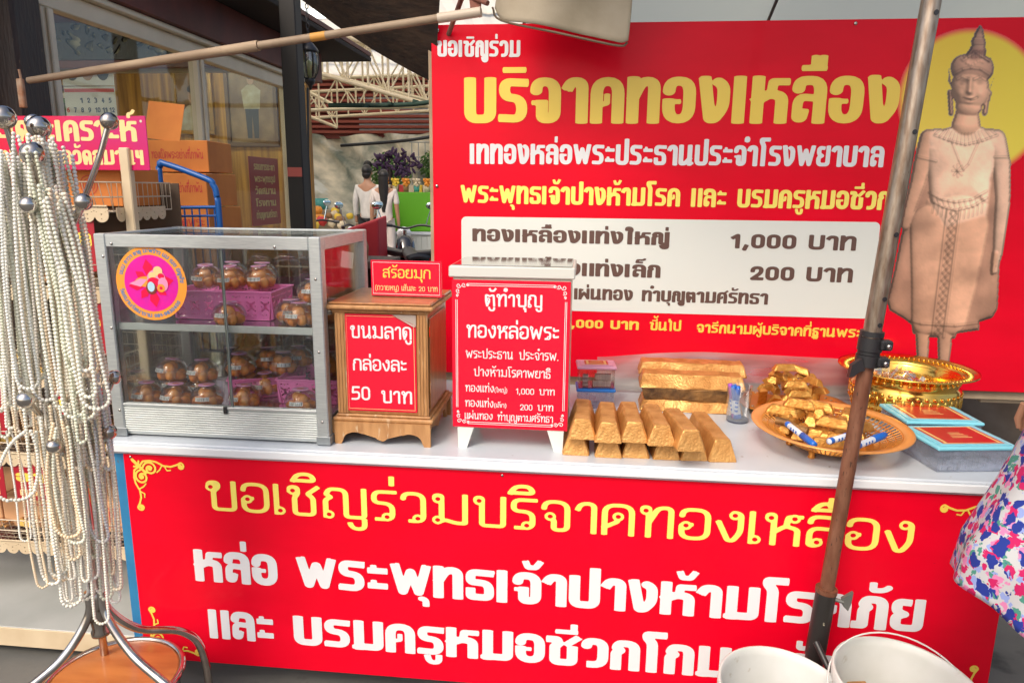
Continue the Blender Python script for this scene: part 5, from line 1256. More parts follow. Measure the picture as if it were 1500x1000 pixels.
b = MB(); b.tube([(1.905, -.17, .40), (1.945, -.255, .318)], .0075, 10); b.tube([(1.945, -.255, .318), (1.99, -.33, .24)], .0015, 5); tag(b.build('wire_grip', BLACKM, None), 'black bucket handle grip with thin wire hanging between the two buckets', 'handle')
def ibar(loc, rot, label):
    o = bpy.data.objects.new('gold_bar', BAR[2]); COL.objects.link(o); o.location = loc; o.rotation_euler = rot; o.scale = (.62, .6, .75); return tag(o, label, 'gold bar', 'gold bars in the buckets')
ibar((1.995, -.275, .22), (rad(68), 0, rad(10)), 'gold bar standing up in the right bucket'); ibar((2.09, -.33, .20), (rad(62), 0, rad(-20)), 'gold bar leaning at the right side in the right bucket')
ibar((1.755, -.33, .14), (rad(60), 0, rad(30)), 'gold bar leaning in the left bucket')
for k, (bx_, by_) in enumerate(((2.04, -.31), (2.10, -.26), (1.80, -.34))): ibar((bx_, by_, .06), (rad(20 * k), 0, rad(70 * k)), 'gold bar lying low inside the %s bucket, %s' % (('right', 'near side'), ('right', 'far side'), ('left', 'bottom'))[k])

# ------------------------------------------------------------------ canopy, canvas flap, awning arm, dark awning
cn = thing('canopy', 'grey canvas canopy with seams above the back banner', 'canopy', (1.9, .9, 2.1))
b = MB()
def cf(u, v):
    x = lerp(1.05, 3.9, u); y = lerp(1.25, -.60, v); z = 2.02 + .74 * v + .012 * math.sin(u * 21) - .05 * math.sin(math.pi * ((u * 3.2) % 1)) * (1 - .3 * v)
    return (x - 1.9, y - .9, z - 2.1)
b.grid(cf, 60, 16); b.build('canvas', TARP, cn)
for k in range(0, 4):
    u = k / 3.2; b = MB(); b.tube([Vector(cf(min(u, 1), v / 8)) - Vector((0, 0, .006)) for v in range(9)], .006, 6); b.build('seam_rib', mat('seam_dark', (.12, .13, .12), .7), cn)
b = MB(); b.tube([(-.85, .34, -.09), (2.0, .34, -.09)], .016, 10); b.tube([(-.85, -1.50, .63), (2.0, -1.50, .63)], .016, 10); b.build('frame_tube', CHROME_D, cn)
b = MB()
def ff(u, v):
    x = lerp(1.000, 1.412, u) + (.010 * math.sin(v * 3)); top = 2.26
    bot = lerp(1.995, 1.915, u) + .010 * math.sin(u * 3.0) + (.035 * (1 - min(1, u / .07)) ** 2) + (.012 * max(0, (u - .93) / .07) ** 2)
    z = lerp(top, bot, v); return (x + (.006 * (1 - u) if v > .8 else 0), .53 - .04 * v + .012 * math.sin(u * 9 + v * 2), z)
b.grid(ff, 40, 20); o = b.build('canvas_flap', FLAPM, None); solidify(o, .004); tag(o, 'stained cream canvas flap hanging over the top edge of the back banner', 'canvas flap')
b = MB(); b.tube(smooth_path([(1.002, .49, 2.03), (1.03, .488, 1.992), (1.2, .487, 1.955), (1.38, .487, 1.917), (1.412, .488, 1.925)], 5), .0035, 6); tag(b.build('rope_hem', mat('hem_dark', (.16, .12, .08), .8), None), 'dark stitched rope hem along the bottom of the cream canvas flap', 'rope')
aa = thing('awning_arm', 'long thin weathered awning arm crossing diagonally above the display case', 'awning arm', (-.622, .55, 1.832))
A0, A1 = Vector((0, 0, 0)), Vector((1.62, -.16, .165))
b = MB(); b.tube([A0 + (A1 - A0) * t for t in (.02, .2, .4, .55)], [.011, .014, .0155, .0165], 12); b.build('tube', mat('weathered_tube', (.38, .28, .18), .6, col2=(.27, .19, .12), nscale=9, stretch=(.6, 4, 4), wear=((.14, .09, .06), 40, .66)), aa)
b = MB(); b.tube([A0 + (A1 - A0) * t for t in (.551, .80, .98)], [.0125, .0125, .012], 12); b.build('inner_tube', mat('weathered_tube_dark', (.24, .17, .11), .6, col2=(.32, .24, .16), nscale=12), aa)
b = MB(); b.tube([A0 + (A1 - A0) * t for t in (.66, .69)], .0132, 12); b.build('tape_band', mat('orange_tape', (.55, .27, .05), .6), aa)
b = MB(); b.tube([A0 + (A1 - A0) * t for t in (.91, .99)], .0145, 12); b.build('sleeve', mat('pale_sleeve', (.5, .42, .33), .5), aa)
b = MB(); b.bevbox(-.012, -.008, -.085, .010, .008, .01, .003); b.tube([(0, 0, .04), (.005, 0, -.01)], .004, 6); b.build('end_bracket', mat('rusty_bracket', (.34, .14, .06), .7, col2=(.5, .36, .24), nscale=30), aa)
b = MB()
def af(u, v):
    p0, p1, p2, p3 = Vector((.20, .98, 2.19)), Vector((.742, .86, 1.862)), Vector((.98, .10, 2.65)), Vector((-.1, .3, 2.75))
    q = p0.lerp(p1, u).lerp(p3.lerp(p2, u), v); return tuple(q + Vector((0, 0, .012 * math.sin(v * 17 + u * 3) - .03 * math.sin(math.pi * u) * (1 - v))))
b.grid(af, 24, 18); o = b.build('dark_awning', TARP_D, None); tag(o, 'dark brown ribbed canvas awning hanging left of the back banner', 'awning')
b = MB(); b.tube([(.742, .85, 1.86), (.80, .80, 2.0), (.92, .45, 2.06), (1.0, .40, 2.02)], .008, 8); b.add([(.93, .44, 2.12), (.985, .42, 2.10), (.975, .42, 1.985), (.945, .43, 2.0)], [(0, 1, 2, 3)]); tag(b.build('torn_canvas_end', mat('torn_red_canvas', (.26, .09, .06), .8, col2=(.1, .05, .04), nscale=20), None), 'torn reddish brown canvas scrap where the awning arm ends above the banner', 'canvas scrap')

# ------------------------------------------------------------------ necklace stand
sd = thing('necklace_stand', 'chrome coat stand with round-ended arms draped with pearl necklaces', 'stand', (.139, -.35, 0))
def sp_(b, n, m=STEEL): o = b.build(n, m, sd); o.location = (-.139, .35, 0); return o
b = MB(); b.tube([(.139, -.35, .42), (.139, -.35, 1.60)], .0155, 16); sp_(b, 'column')
b = MB(); b.lathe([(.0001, .0), (.021, .002), (.022, .012), (.018, .02), (.021, .05), (.021, .10), (.018, .115), (.0155, .12)], (.139, -.35, .40), 20); sp_(b, 'collar', CHROME_D)
arms_u = [(.119, -.42, 1.624, .024), (.070, -.28, 1.628, .017), (.266, -.30, 1.627, .019), (.198, -.45, 1.551, .024), (.216, -.50, 1.452, .017), (.317, -.48, 1.458, .017)]
arms_l = [(.153, -.5, 1.052, .018), (-.027, -.35, 1.05, .020), (.121, -.25, 1.054, .016), (.213, -.3, 1.05, .017), (.243, -.38, .944, .017), (.195, -.49, .948, .016)]
for (x, y, z, r_) in arms_u + arms_l:
    zc = 1.42 if z > 1.5 else 1.38 if z > 1.3 else .955 if z > 1.0 else .90
    b = MB(); b.tube(smooth_path([(.139, -.35, zc), (lerp(.139, x, .35), lerp(-.35, y, .35), zc + .004), (lerp(.139, x, .75), lerp(-.35, y, .75), lerp(zc, z, .55)), (x, y, z)], 5), .0062, 10); a_ = sp_(b, 'arm')
    b = MB(); b.ball((x, y, z), r_, 20, 14); b.build('ball_end', STEEL, a_)
b = MB(); b.ball((.139, -.35, 1.61), .024, 20, 14); sp_(b, 'finial')
for (dx, dy) in ((.30, -.10), (-.16, -.20), (-.14, .18), (.14, .20)):
    b = MB(); b.tube(smooth_path([(.139 + dx * .06, -.35 + dy * .06, .525), (.139 + dx * .09, -.35 + dy * .09, .46), (.139 + dx * .35, -.35 + dy * .35, .375), (.139 + dx * .8, -.35 + dy * .8, .31), (.139 + dx * 1.0, -.35 + dy, .22), (.139 + dx * 1.05, -.35 + dy * 1.05, .012)], 7), .0105, 12); sp_(b, 'leg')
    b = MB(); b.ball((.139 + dx * 1.05, -.35 + dy * 1.05, .012), .013, 12, 8); sp_(b, 'foot', BLACK)
# round stool under the stand
sl = thing('round_stool', 'low round stool with orange brown wooden seat and chrome rim under the necklace stand', 'stool', (.085, -.255, 0))
b = MB(); b.lathe([(.0001, .205), (.155, .205), (.160, .203), (.160, .192), (.0001, .192)], n=56); b.build('seat', mat('orange_wood_seat', (.55, .20, .05), .35, col2=(.42, .13, .03), nscale=5, stretch=(1, 5, 5), coat=.4, detail=8), sl)
b = MB(); b.tube([(.168 * math.cos(2 * math.pi * q / 48), .168 * math.sin(2 * math.pi * q / 48), .203) for q in range(48)], .0085, 10, closed=True); b.build('rim', STEEL, sl)
for q in range(4): a = rad(45 + 90 * q); b = MB(); b.tube([(.14 * math.cos(a), .14 * math.sin(a), .19), (.17 * math.cos(a), .17 * math.sin(a), .0)], .009, 8); b.build('leg', STEEL, sl)

# pearl necklaces
def bead(r):
    b = MB(); b.ball((0, 0, 0), r, 8, 6); return b
BV = bead(.0040)
def strand(L, w, twist, seed):
    """hanging loop: top at the origin, bottom at -L; w = half width of the loop"""
    r = random.Random(seed); path = []; N = 120
    ph = r.uniform(0, 6); amp = r.uniform(.0008, .003)
    for i in range(N + 1):
        t = i / N; s = t * 2 - 1           # -1 .. 1 along the loop, 0 at the bottom
        h = 1 - abs(s); zz_ = -L * (1 - (1 - h) ** 1.0) if True else 0
        # flat arc at the bottom, narrow arc at the top
        prof = w * (1 - (1 - h) ** 6) * (.55 + .45 * math.sin(math.pi * min(1, h * 1.0) * .5))
        rb = min(w, L * .2)
        if h > 1 - rb / L * 1.2:
            q = (h - (1 - rb / L * 1.2)) / (rb / L * 1.2); prof = w * math.cos(q * math.pi / 2); zz_ = -(L - rb * 1.2) - rb * math.sin(q * math.pi / 2)
        x = math.copysign(prof, s) + amp * math.sin(h * 5 + ph)
        y = math.copysign(.010 * (1 - h) ** 2, s) + twist * math.sin(h * 5 + ph) + (.003 if s > 0 else -.003)
        path.append(Vector((x, y, zz_)))
    b = MB(); acc = 0.0; last = path[0]; step = .0075; pos = [last]
    for p in path[1:]:
        d = (p - last).length
        while acc + d >= step:
            f = (step - acc) / d if d else 0; last = last.lerp(p, f); pos.append(last); d = (p - last).length; acc = 0
        acc += d; last = p
    for p in pos: b.add([(v[0] + p.x, v[1] + p.y, v[2] + p.z) for v in BV.v], BV.f, True)
    return b.mesh('pearl_strand', PEARL)
ST_L = [strand(L, w, tw, s) for s, (L, w, tw) in enumerate(((.52, .012, .004), (.58, .015, .006), (.62, .018, .004), (.54, .022, .006), (.64, .010, .006), (.48, .026, .004), (.60, .008, .008)))]
ST_S = [strand(L, w, tw, 20 + s) for s, (L, w, tw) in enumerate(((.34, .016, .004), (.40, .024, .005), (.36, .012, .006), (.43, .018, .004), (.30, .010, .006), (.28, .028, .004)))]
r = random.Random(5)
def neck(me, loc, ry, rz, label, grp, s=1.0, rx=0.0):
    o = bpy.data.objects.new('pearl_necklace', me); COL.objects.link(o); o.location = loc; o.rotation_euler = (rx, ry, rz); o.scale = (s, s, s); return tag(o, label, 'necklace', grp)
for i in list(range(17)) + [.5, 2.5, 4.5, 6.5, 8.5, 10.5, 12.5, 14.5]:   # left bundle
    x = lerp(.092, .150, i / 16); neck(r.choice(ST_L), (x + r.uniform(-.006, .006), -.44 + r.uniform(-.05, .06), 1.535 + r.uniform(-.02, .02)), rad(lerp(3.0, .8, i / 16) + r.uniform(-.7, .7)), r.uniform(-.5, .5), '%s pearl necklace from the left in the left bundle on the upper arms' % nth(sorted(list(range(17)) + [.5, 2.5, 4.5, 6.5, 8.5, 10.5, 12.5, 14.5]).index(i)), 'pearl necklaces in the left upper bundle', r.uniform(.86, 1.0))
for i in list(range(13)) + [.5, 2.5, 3.5, 5.5, 6.5, 8.5, 9.5, 10.5, 11.5]:   # middle bundle over the top arm, long
    x = lerp(.165, .215, i / 12); neck(r.choice(ST_L), (x + r.uniform(-.006, .006), -.42 + r.uniform(-.05, .05), 1.575 + r.uniform(-.02, .015)), rad(lerp(1.5, -2.6, i / 12) + r.uniform(-.7, .7)), r.uniform(-.5, .5), '%s pearl necklace from the left in the long middle bundle over the stand top' % nth(sorted(list(range(13)) + [.5, 2.5, 3.5, 5.5, 6.5, 8.5, 9.5, 10.5, 11.5]).index(i)), 'pearl necklaces in the middle upper bundle', r.uniform(1.0, 1.14))
for i in list(range(10)) + [1.5, 3.5, 5.5, 7.5, 8.5]:   # right bundle, short loops
    x = lerp(.215, .262, i / 9); neck(r.choice(ST_S), (x + r.uniform(-.006, .006), -.46 + r.uniform(-.03, .03), 1.475 + r.uniform(-.02, .02)), rad(lerp(-2, -5, i / 9)), r.uniform(-.4, .4), '%s pearl necklace from the left in the short-looped right bundle beside the case' % nth(sorted(list(range(10)) + [1.5, 3.5, 5.5, 7.5, 8.5]).index(i)), 'pearl necklaces in the right upper bundle', r.uniform(.95, 1.2))
for i in list(range(24)) + [1.5, 4.5, 7.5, 10.5, 13.5, 16.5, 19.5, 22.5]:   # lower bundles
    x = lerp(.118, .232, i / 23); me = r.choice(ST_S) if int(i) % 2 else r.choice(ST_L[:4]); neck(me, (x + r.uniform(-.008, .008), -.43 + r.uniform(-.06, .07), 1.01 + r.uniform(-.05, .02) if int(i) % 2 else 1.03), rad(lerp(-1.5, 1.0, i / 23) + r.uniform(-.8, .8)), r.uniform(-.5, .5), '%s pearl necklace from the left among those on the lower arms of the stand' % nth(sorted(list(range(24)) + [1.5, 4.5, 7.5, 10.5, 13.5, 16.5, 19.5, 22.5]).index(i)), 'pearl necklaces on the lower arms', r.uniform(.72, .90) if int(i) % 2 == 0 else r.uniform(.9, 1.08))
neck(strand(.17, .040, .004, 77), (.150, -.50, .985), rad(20), .3, 'single pearl necklace drooping in a wide loop around the lower arms', None)
neck(ST_S[3], (.052, -.44, .96), rad(-1), .2, 'short pearl necklace ending in a loose loop at the far left of the stand', None, .62)
neck(ST_S[4], (.190, -.40, .86), rad(-2), .1, 'whitest pearl necklace with its loop end shown in front of the lower bundle', None, 1.1)
# ------------------------------------------------------------------ display rack on the left
RX0, RX1, RY0, RY1 = -1.25, -.042, .22, .50
rk = thing('display_rack', 'white metal display rack with tiers of wire baskets and scalloped edges left of the counter', 'rack', (-.67, .40, 0))
RO = Vector((-.67, .40, 0))
def rp(b, n, m): o = b.build(n, m, rk); o.location = -RO; return o
for x in (RX0, RX1 - .03):
    for y in (RY0, RY1):
        b = MB(); b.bevbox(x, y, .0, x + .03, y + .025, 1.60 if y == RY0 else 1.30, .003); rp(b, 'upright', CREAM_W)
b = MB(); b.bevbox(RX0 - .02, RY0 - .16, .085, RX1 + .005, RY1 + .02, .100, .003); rp(b, 'base_shelf', mat("shelf_white", (.46, .48, .46), .35, col2=(.36, .38, .36), nscale=4))
b = MB(); b.bevbox(RX0 - .02, RY0 - .165, .035, RX1 + .005, RY0 - .1605, .100, .001); rp(b, 'base_lip', CREAM_W)
tiers = [1.415, 1.175, .905, .640, .335]
def scallop(L, H, n):
    g = .003; xs = np.arange(-g, L + g, g); zs = np.arange(-H - g, g * 2, g); X, Z = np.meshgrid(xs, zs); p = L / n
    c = ((X / p) % 1 - .5) * p; arc = np.where(Z < -H + p * .5, np.hypot(c, Z + H - p * .5) - p * .5, -1.0)
    F = np.maximum(np.maximum(arc, Z), np.abs(X - L / 2) - L / 2); holes = np.full(X.shape, 9.0)
    for k in range(n):
        for (ox, oz, rr) in ((0, -.45 * H, .0035), (-.014, -.30 * H, .0025), (.014, -.30 * H, .0025), (0, -.75 * H, .003), (.5 * p, -.2 * H, .003)): holes = np.minimum(holes, np.hypot(X - (k + .5) * p - ox, (Z - oz) * 1.6) - rr)
    return contour(np.maximum(F, -holes), xs, zs)
svs, sfs = scallop(RX1 - RX0 - .07, .042, 26)
svs2, sfs2 = scallop(.25, .042, 6)
for i, z in enumerate(tiers):
    b = MB(); x0, x1, y0, y1 = RX0 + .035, RX1 - .035, RY0 - .04, RY1 - .02; hh = .085
    for zz_ in (z, z + hh * .5, z + hh): b.tube([(x0, y0 - .02 * (zz_ - z) / hh, zz_), (x1, y0 - .02 * (zz_ - z) / hh, zz_), (x1, y1, zz_), (x0, y1, zz_)], .0022, 5, closed=True)
    n = 44
    for k in range(n + 1):
        x = lerp(x0, x1, k / n); b.tube([(x, y0 - .02, z + hh), (x, y0, z), (x, y1, z), (x, y1, z + hh)], .0014, 4, caps=False)
    for k in range(13):
        y = lerp(y0, y1, k / 12); b.tube([(x0, y, z + hh), (x0, y, z), (x1, y, z), (x1, y, z + hh)], .0014, 4, caps=False)
    rp(b, 'wire_basket', WIRE)
    b = MB(); b.add([(x + RX0 + .035, y0 - .026, zz_ + z + .012) for x, zz_ in svs], sfs); o = rp(b, 'scalloped_edge', CREAM_W); solidify(o, .0025)
    b = MB(); b.add([(x1 + .006, x + y0 + .005, zz_ + z + .012) for x, zz_ in svs2], sfs2); o = rp(b, 'scalloped_edge', CREAM_W); solidify(o, .0025)
    b = MB(); b.bevbox(x0, y0 - .024, z - .006, x1, y0 - .020, z + .0, .0015); b.bevbox(x0, y0 - .03, z + .0145, x1, y0 - .026, z + .0195, .001); rp(b, 'front_rail', CREAM_W)
b = MB(); b.bevbox(RX0 + .031, RY1 + .026, .2, RX1 - .031, RY1 + .03, 1.50, .001); rp(b, 'back_panel', mat('rack_back', (.06, .045, .035), .8, col2=(.12, .08, .05), nscale=6))

# packets of brown sticks in the baskets
STK = mat('biscuit_stick', (.42, .19, .05), .6, col2=(.62, .34, .12), nscale=30)
def packet():
    t = thing('snack_packet', '', 'packet')
    bm = MB(); rr = random.Random(3)
    for k in range(11): x = -.045 + k * .009; bm.tube([(x, -.10 + rr.uniform(-.01, .01), .010 + .007 * (k % 2)), (x + rr.uniform(-.004, .004), .08, .012 + .007 * (k % 2))], .0045, 6)
    bm.build('stick_bundle', STK, t)
    bm = MB(); bm.lathe([(.0001, -.115), (.02, -.11), (.052, -.09), (.055, .07), (.03, .09), (.0001, .092)], n=14, M=Matrix.Translation((0, 0, .015)) @ Matrix.Diagonal((1, 1, .34, 1)) @ Matrix.Rotation(rad(-90), 4, 'X')); bm.build('clear_wrap', CLEAR, t)
    bm = MB(); bm.bevbox(-.03, -.122, .0, .03, -.112, .022, .002); bm.build('packet_label', mat('yellow_label', (.75, .50, .12), .5), t)
    return t
pk = packet(); first = True; r = random.Random(2)
tn = ('top', 'second', 'third', 'fourth', 'bottom')
for i, z in enumerate(tiers):
    for k in range(9):
        if i == 0 and k > 3: continue
        if i == 4 and k > 5: continue
        o = pk if first else copy_tree(pk); first = False
        o.location = (lerp(RX0 + .12, RX1 - .11, k / 8) + r.uniform(-.01, .01), .34 + r.uniform(-.02, .02), z + .012 + .02 * (k % 2)); o.rotation_euler = (rad(r.uniform(-3, 8)), rad(r.uniform(-8, 8)), rad(r.uniform(-14, 14)))
        o['label'] = 'clear snack stick packet, %s from the left in the %s tier of the rack' % (nth(k), tn[i]); o['group'] = 'snack packets in the %s tier of the rack' % tn[i]
b = MB(); b.bevbox(-.13, -.12, 0, .13, .12, .11, .002)
me_box = b.mesh('cardboard', CARD_L)
for k in range(4):
    o = bpy.data.objects.new('cardboard_carton', me_box); COL.objects.link(o); o.location = (-1.04 + k * .265, .37, .350); tag(o, 'pale cardboard carton with a red stamp in the bottom wire tier, %s from the right' % ('fourth', 'third', 'second', 'first')[k], 'carton', 'pale cartons in the bottom tier of the rack')
    fr, fc = flat_strokes([[(-.05, -.03), (.05, -.03), (.05, .035), (-.05, .035), (-.05, -.03)]] + [[(-.04 + .016 * q, .025), (-.04 + .016 * q, -.005 - .006 * (q % 3))] for q in range(6)], .0022, .003, -.06, .06, -.04, .045)
    b = MB(); b.add([(x, -.1212, z + .05) for x, z in fr], fc); b.build('red_stamp', RED_INK, o)
# price signs hanging on the tiers
def price_sign(x, z, w, h, l1, l2, label, tilt=0.0, y=.16):
    t = thing('price_sign', label, 'price sign', (x, y, z), rad(tilt)); b = MB(); b.bevbox(-w/2, -.001, -h, w/2, .001, 0, .0005); b.build('card', mat('dark_red_card', (.36, .008, .02), .45), t)
    if l1: letters(t, l1, -w/2 + .012, w/2 - .012, -h * .52, h * .24, INK_Y, HEAVY_S, -.0016)
    if l2: letters(t, l2, -w/2 + .02, w/2 - .02, -h * .88, h * .15, INK_CREAM, BOLD, -.0016)
    return t
price_sign(-.215, 1.40, .17, .16, 'ลาดู', '50 บาท', 'red price sign on the rack half hidden behind the upper pearls beside the display case')
price_sign(-.215, 1.145, .17, .16, 'ข้าวพอง', '99 บาท', 'red price sign on the rack under the second tier, behind the short pearl loops')
price_sign(-.245, .885, .17, .16, 'ขนม', '99 บาท', 'red price sign on the rack under the third tier by the counter leg')
price_sign(-.60, .885, .20, .17, 'ลาวา', '99 บาท', 'red price sign on the rack at the far left, level with the lower stand arms')
price_sign(-.62, .625, .17, .13, 'อาร์', 'เล่ม 99 บาท', 'red price sign showing 99 at the far left below the fourth tier')
price_sign(-.42, .625, .17, .13, 'อาร์', 'เล่ม 99 บาท', 'red price sign right of the one showing 99, partly behind the pearls')
price_sign(-.64, 1.40, .20, .17, 'ลาดู', '50 บาท', 'red price sign on the rack at the far left behind the pearls')
price_sign(-.64, 1.145, .20, .17, 'ขนม', '50 บาท', 'lower of the two red price signs hidden left of the pearls')
# red sign on top of the rack
rs = thing('rack_sign', 'red acrylic sign with cream lettering and painted-in purple reflection on top of the rack', 'sign', (-.60, .235, 1.535), rad(0))
b = MB(); b.bevbox(-.50, -.003, 0, .615, .0, .155, .001); b.build('red_plate', mat('rack_sign_red', (.66, .001, .02), .22, coat=.25, spec=.3, col2=(.48, .01, .16), nscale=2.2), rs)  # second colour paints a purple reflection into the red
letters(rs, 'สะเดาะเคราะห์', .085, .585, .083, .060, INK_CREAM, HEAVY_S, -.0036); letters(rs, 'โรงพยาบาลวัดสมานฯ', .085, .600, .016, .042, INK_CREAM, HEAVY_S, -.0036)
for x in (-.48, .60): b = MB(); b.tube([(x, -.0035, .14), (x, .0, .14)], .004, 8); b.build('screw', STEEL, rs)
# cardboard boxes
def carton(label, loc, size, rz, lines, flap=False, m=CARD):
    t = thing('cardboard_box', label, 'cardboard box', loc, rz); w, d, h = size
    b = MB(); b.bevbox(-w/2, -d/2, 0, w/2, d/2, h, .002); b.build('body', m, t)
    b = MB(); b.box(-w/2 + .002, -.012, h + .0005, w/2 - .002, .012, h + .0012); b.build('tape', mat('brown_tape', (.42, .22, .08), .3), t)
    if lines == 'seal':
        st = [[(.028 * math.cos(2 * math.pi * q / 30), .028 * math.sin(2 * math.pi * q / 30)) for q in range(31)], [(.019 * math.cos(2 * math.pi * q / 30), .019 * math.sin(2 * math.pi * q / 30)) for q in range(31)]] + [[(-.012, -.008 + .005 * q), (.012, -.008 + .005 * q)] for q in range(4)]
        fr, fc = flat_strokes(st, .0012, .002, -.032, .032, -.032, .032); b = MB(); b.add([(x, -d/2 - .0008, z + h * .55) for x, z in fr], fc); b.build('red_seal', RED_INK, t)
    elif lines: letters(t, lines, -w/2 + .02, w/2 - .02, h * .42, h * .22, RED_INK, LOOPED_S, -d/2 - .0008)
    if flap: b = MB(); b.bevbox(-.075, -.001, 0, .075, .001, .145, .0005); o = b.build('open_flap', CARD, t, (-w/2 + .06, -d/2 + .01, h + .001), (rad(-12), rad(6), rad(-8)))
    return t
carton('orange cardboard box with a round red seal on the top tier beside the rack post', (-.215, .375, 1.428), (.21, .20, .115), 0, 'seal')
carton('orange cardboard box left of the sealed one on the top tier behind the pearls', (-.44, .375, 1.428), (.21, .20, .115), 0, 'seal')
carton('orange cardboard box with an open flap standing highest behind the blue trolley', (-.30, 1.02, 1.545), (.24, .24, .12), rad(6), 'ทองเปิดพระอย่างที่ภาพัน', True)
carton('orange cardboard box second from the top behind the blue trolley', (-.29, 1.00, 1.415), (.25, .24, .125), rad(0), 'ทองเปิดพระอย่างที่ภาพัน')
carton('orange cardboard box lower in the stack behind the blue trolley', (-.28, 1.0, 1.285), (.25, .24, .125), rad(-3), 'ทองเปิดพระ')
carton('plain orange cardboard box at the bottom of the stack behind the blue trolley', (-.28, 1.0, 1.155), (.26, .25, .125), rad(2), None)
tb3 = thing('small_table', 'plain wooden table carrying the stack of orange cardboard boxes', 'table', (-.32, 1.02, 0))
b = MB(); b.bevbox(-.25, -.2, 1.125, .25, .2, 1.153, .003); b.build('tabletop', DWOOD, tb3)
for x in (-.23, .19):
    for y in (-.18, .15): b = MB(); b.bevbox(x, y, 0, x + .035, y + .035, 1.1245, .002); b.build('leg', DWOOD, tb3)
# blue trolley frame
bt_ = thing('blue_trolley', 'blue tubular steel trolley frame behind the display case', 'trolley', (-.10, .62, 0)); BT = Vector((-.10, .62, 0))
b = MB(); b.tube(smooth_path([(-.195, .62, .10), (-.195, .62, 1.40), (-.192, .62, 1.555), (-.165, .62, 1.565), (-.02, .62, 1.515), (.000, .62, 1.495), (.010, .62, 1.46), (.014, .62, 1.30), (.014, .62, .10)], 6), .0105, 10); o = b.build('frame', mat('trolley_blue', (.01, .10, .36), .35), bt_); o.location = -BT
b = MB(); b.tube([(-.19, .62, 1.415), (.012, .62, 1.42)], .006, 8); b.tube([(-.19, .62, 1.385), (.012, .62, 1.39)], .004, 8)
for k in range(7): b.tube([(-.17 + k * .028, .62, 1.418), (-.17 + k * .028, .62, .9)], .0028, 6)
b.tube([(-.19, .62, .9), (.012, .62, .9)], .006, 8); o = b.build('grille', mat('trolley_blue', (.01, .10, .36), .35), bt_); o.location = -BT
for x in (-.195, .014): b = MB(); b.lathe([(.0001, -.012), (.045, -.012), (.05, 0), (.045, .012), (.0001, .012)], n=20, M=Matrix.Rotation(rad(90), 4, 'Y')); o = b.build('wheel', BLACK, bt_, (x + .10, 0, .05))

# things glimpsed behind the case: wire stand and stock
b = MB()
for k in range(9): b.tube([(.06 + k * .045, .98, .2), (.06 + k * .045, .98, 1.25)], .0025, 5)
for k in range(8): b.tube([(.05, .98, .3 + k * .125), (.43, .98, .3 + k * .125)], .003, 5)
tag(b.build('wire_rack', WIRE, None), 'beige wire rack standing behind the display case', 'wire rack')
for k in range(3):
    b = MB(); b.lathe([(.0001, 0), (.05, .0), (.055, .05), (.045, .085), (.02, .10), (.0001, .101)], n=16); o = b.build('stock_bag', (mat('brown_stock', (.20, .10, .05), .7, col2=(.4, .25, .1), nscale=20), mat('dark_stock', (.12, .05, .04), .6))[k % 2], None, (.12 + .12 * k, 1.06, 1.203)); tag(o, 'small rounded stock bag behind the wire rack, %s from the left' % ordn[k], 'bag', 'stock bags behind the case')
b = MB(); b.bevbox(.02, .995, 1.17, .50, 1.25, 1.20, .003); b.bevbox(.02, .995, 0, .06, 1.25, 1.169, .003); b.bevbox(.46, .995, 0, .50, 1.25, 1.169, .003); b.bevbox(.061, 1.2, .02, .459, 1.24, 1.169, .003); tag(b.build('dark_cabinet', DWOOD, None), 'dark wooden cabinet behind the display case', 'cabinet')

# ------------------------------------------------------------------ shop building on the left (facade runs away from the camera at x = -1)
sh = thing('shop_building', 'dark wooden shop with cream window frames and large panes on the left', 'building', (-1.0, 2.4, 0)); SO = Vector((-1, 2.4, 0))
def shp(b, n, m, label=None): o = b.build(n, m, sh, label=label); o.location = -SO; return o
def ybar(n, y0, y1, z0, z1, m=CREAM, x0=-1.03, x1=-.97, zz1=None):
    b = MB(); b.bevbox(x0, y0, z0, x1, y1, z1, .004); return shp(b, n, m)
for (y, w) in ((1.14, .075), (2.36, .07), (3.62, .10)):
    ybar('window_post', y, y + w, .3, 2.218 if y < 3 else 2.218); ybar('post_bead', y + .02, y + w - .02, .31, 2.215, CREAM, -.969, -.955)
ybar('window_head', .9, 3.9, 2.22, 2.30); ybar('head_moulding', .9, 3.9, 2.302, 2.33, CREAM, -1.0, -.93); ybar('fascia', .6, 4.2, 2.332, 2.56, RWOOD, -.99, -.90); ybar('sill', .9, 3.9, .23, .30)
ybar('lower_wall', .9, 3.9, .0, .229, RWOOD)
for (y0, y1) in ((1.216, 2.359), (2.431, 3.619)):
    ybar('pane', y0, y1, .31, 2.215, GLASS_D, -1.004, -1.0)
b = MB(); b.bevbox(-1.06, 3.725, 0, -.95, 3.83, 2.22, .004); shp(b, 'end_post', RWOOD)
b = MB()      # eave
b.bevbox(-1.6, -.2, 2.565, -.60, 4.6, 2.60, .003); shp(b, 'eave_soffit', mat('dark_soffit', (.018, .011, .008), .8)); b = MB(); b.bevbox(-5.5, .6, 2.605, -.6, 4.6, 2.64, .003); shp(b, 'roof', RWOOD)
b = MB(); b.bevbox(-5.5, 4.3, 0, -1.07, 4.4, 2.56, .003); 
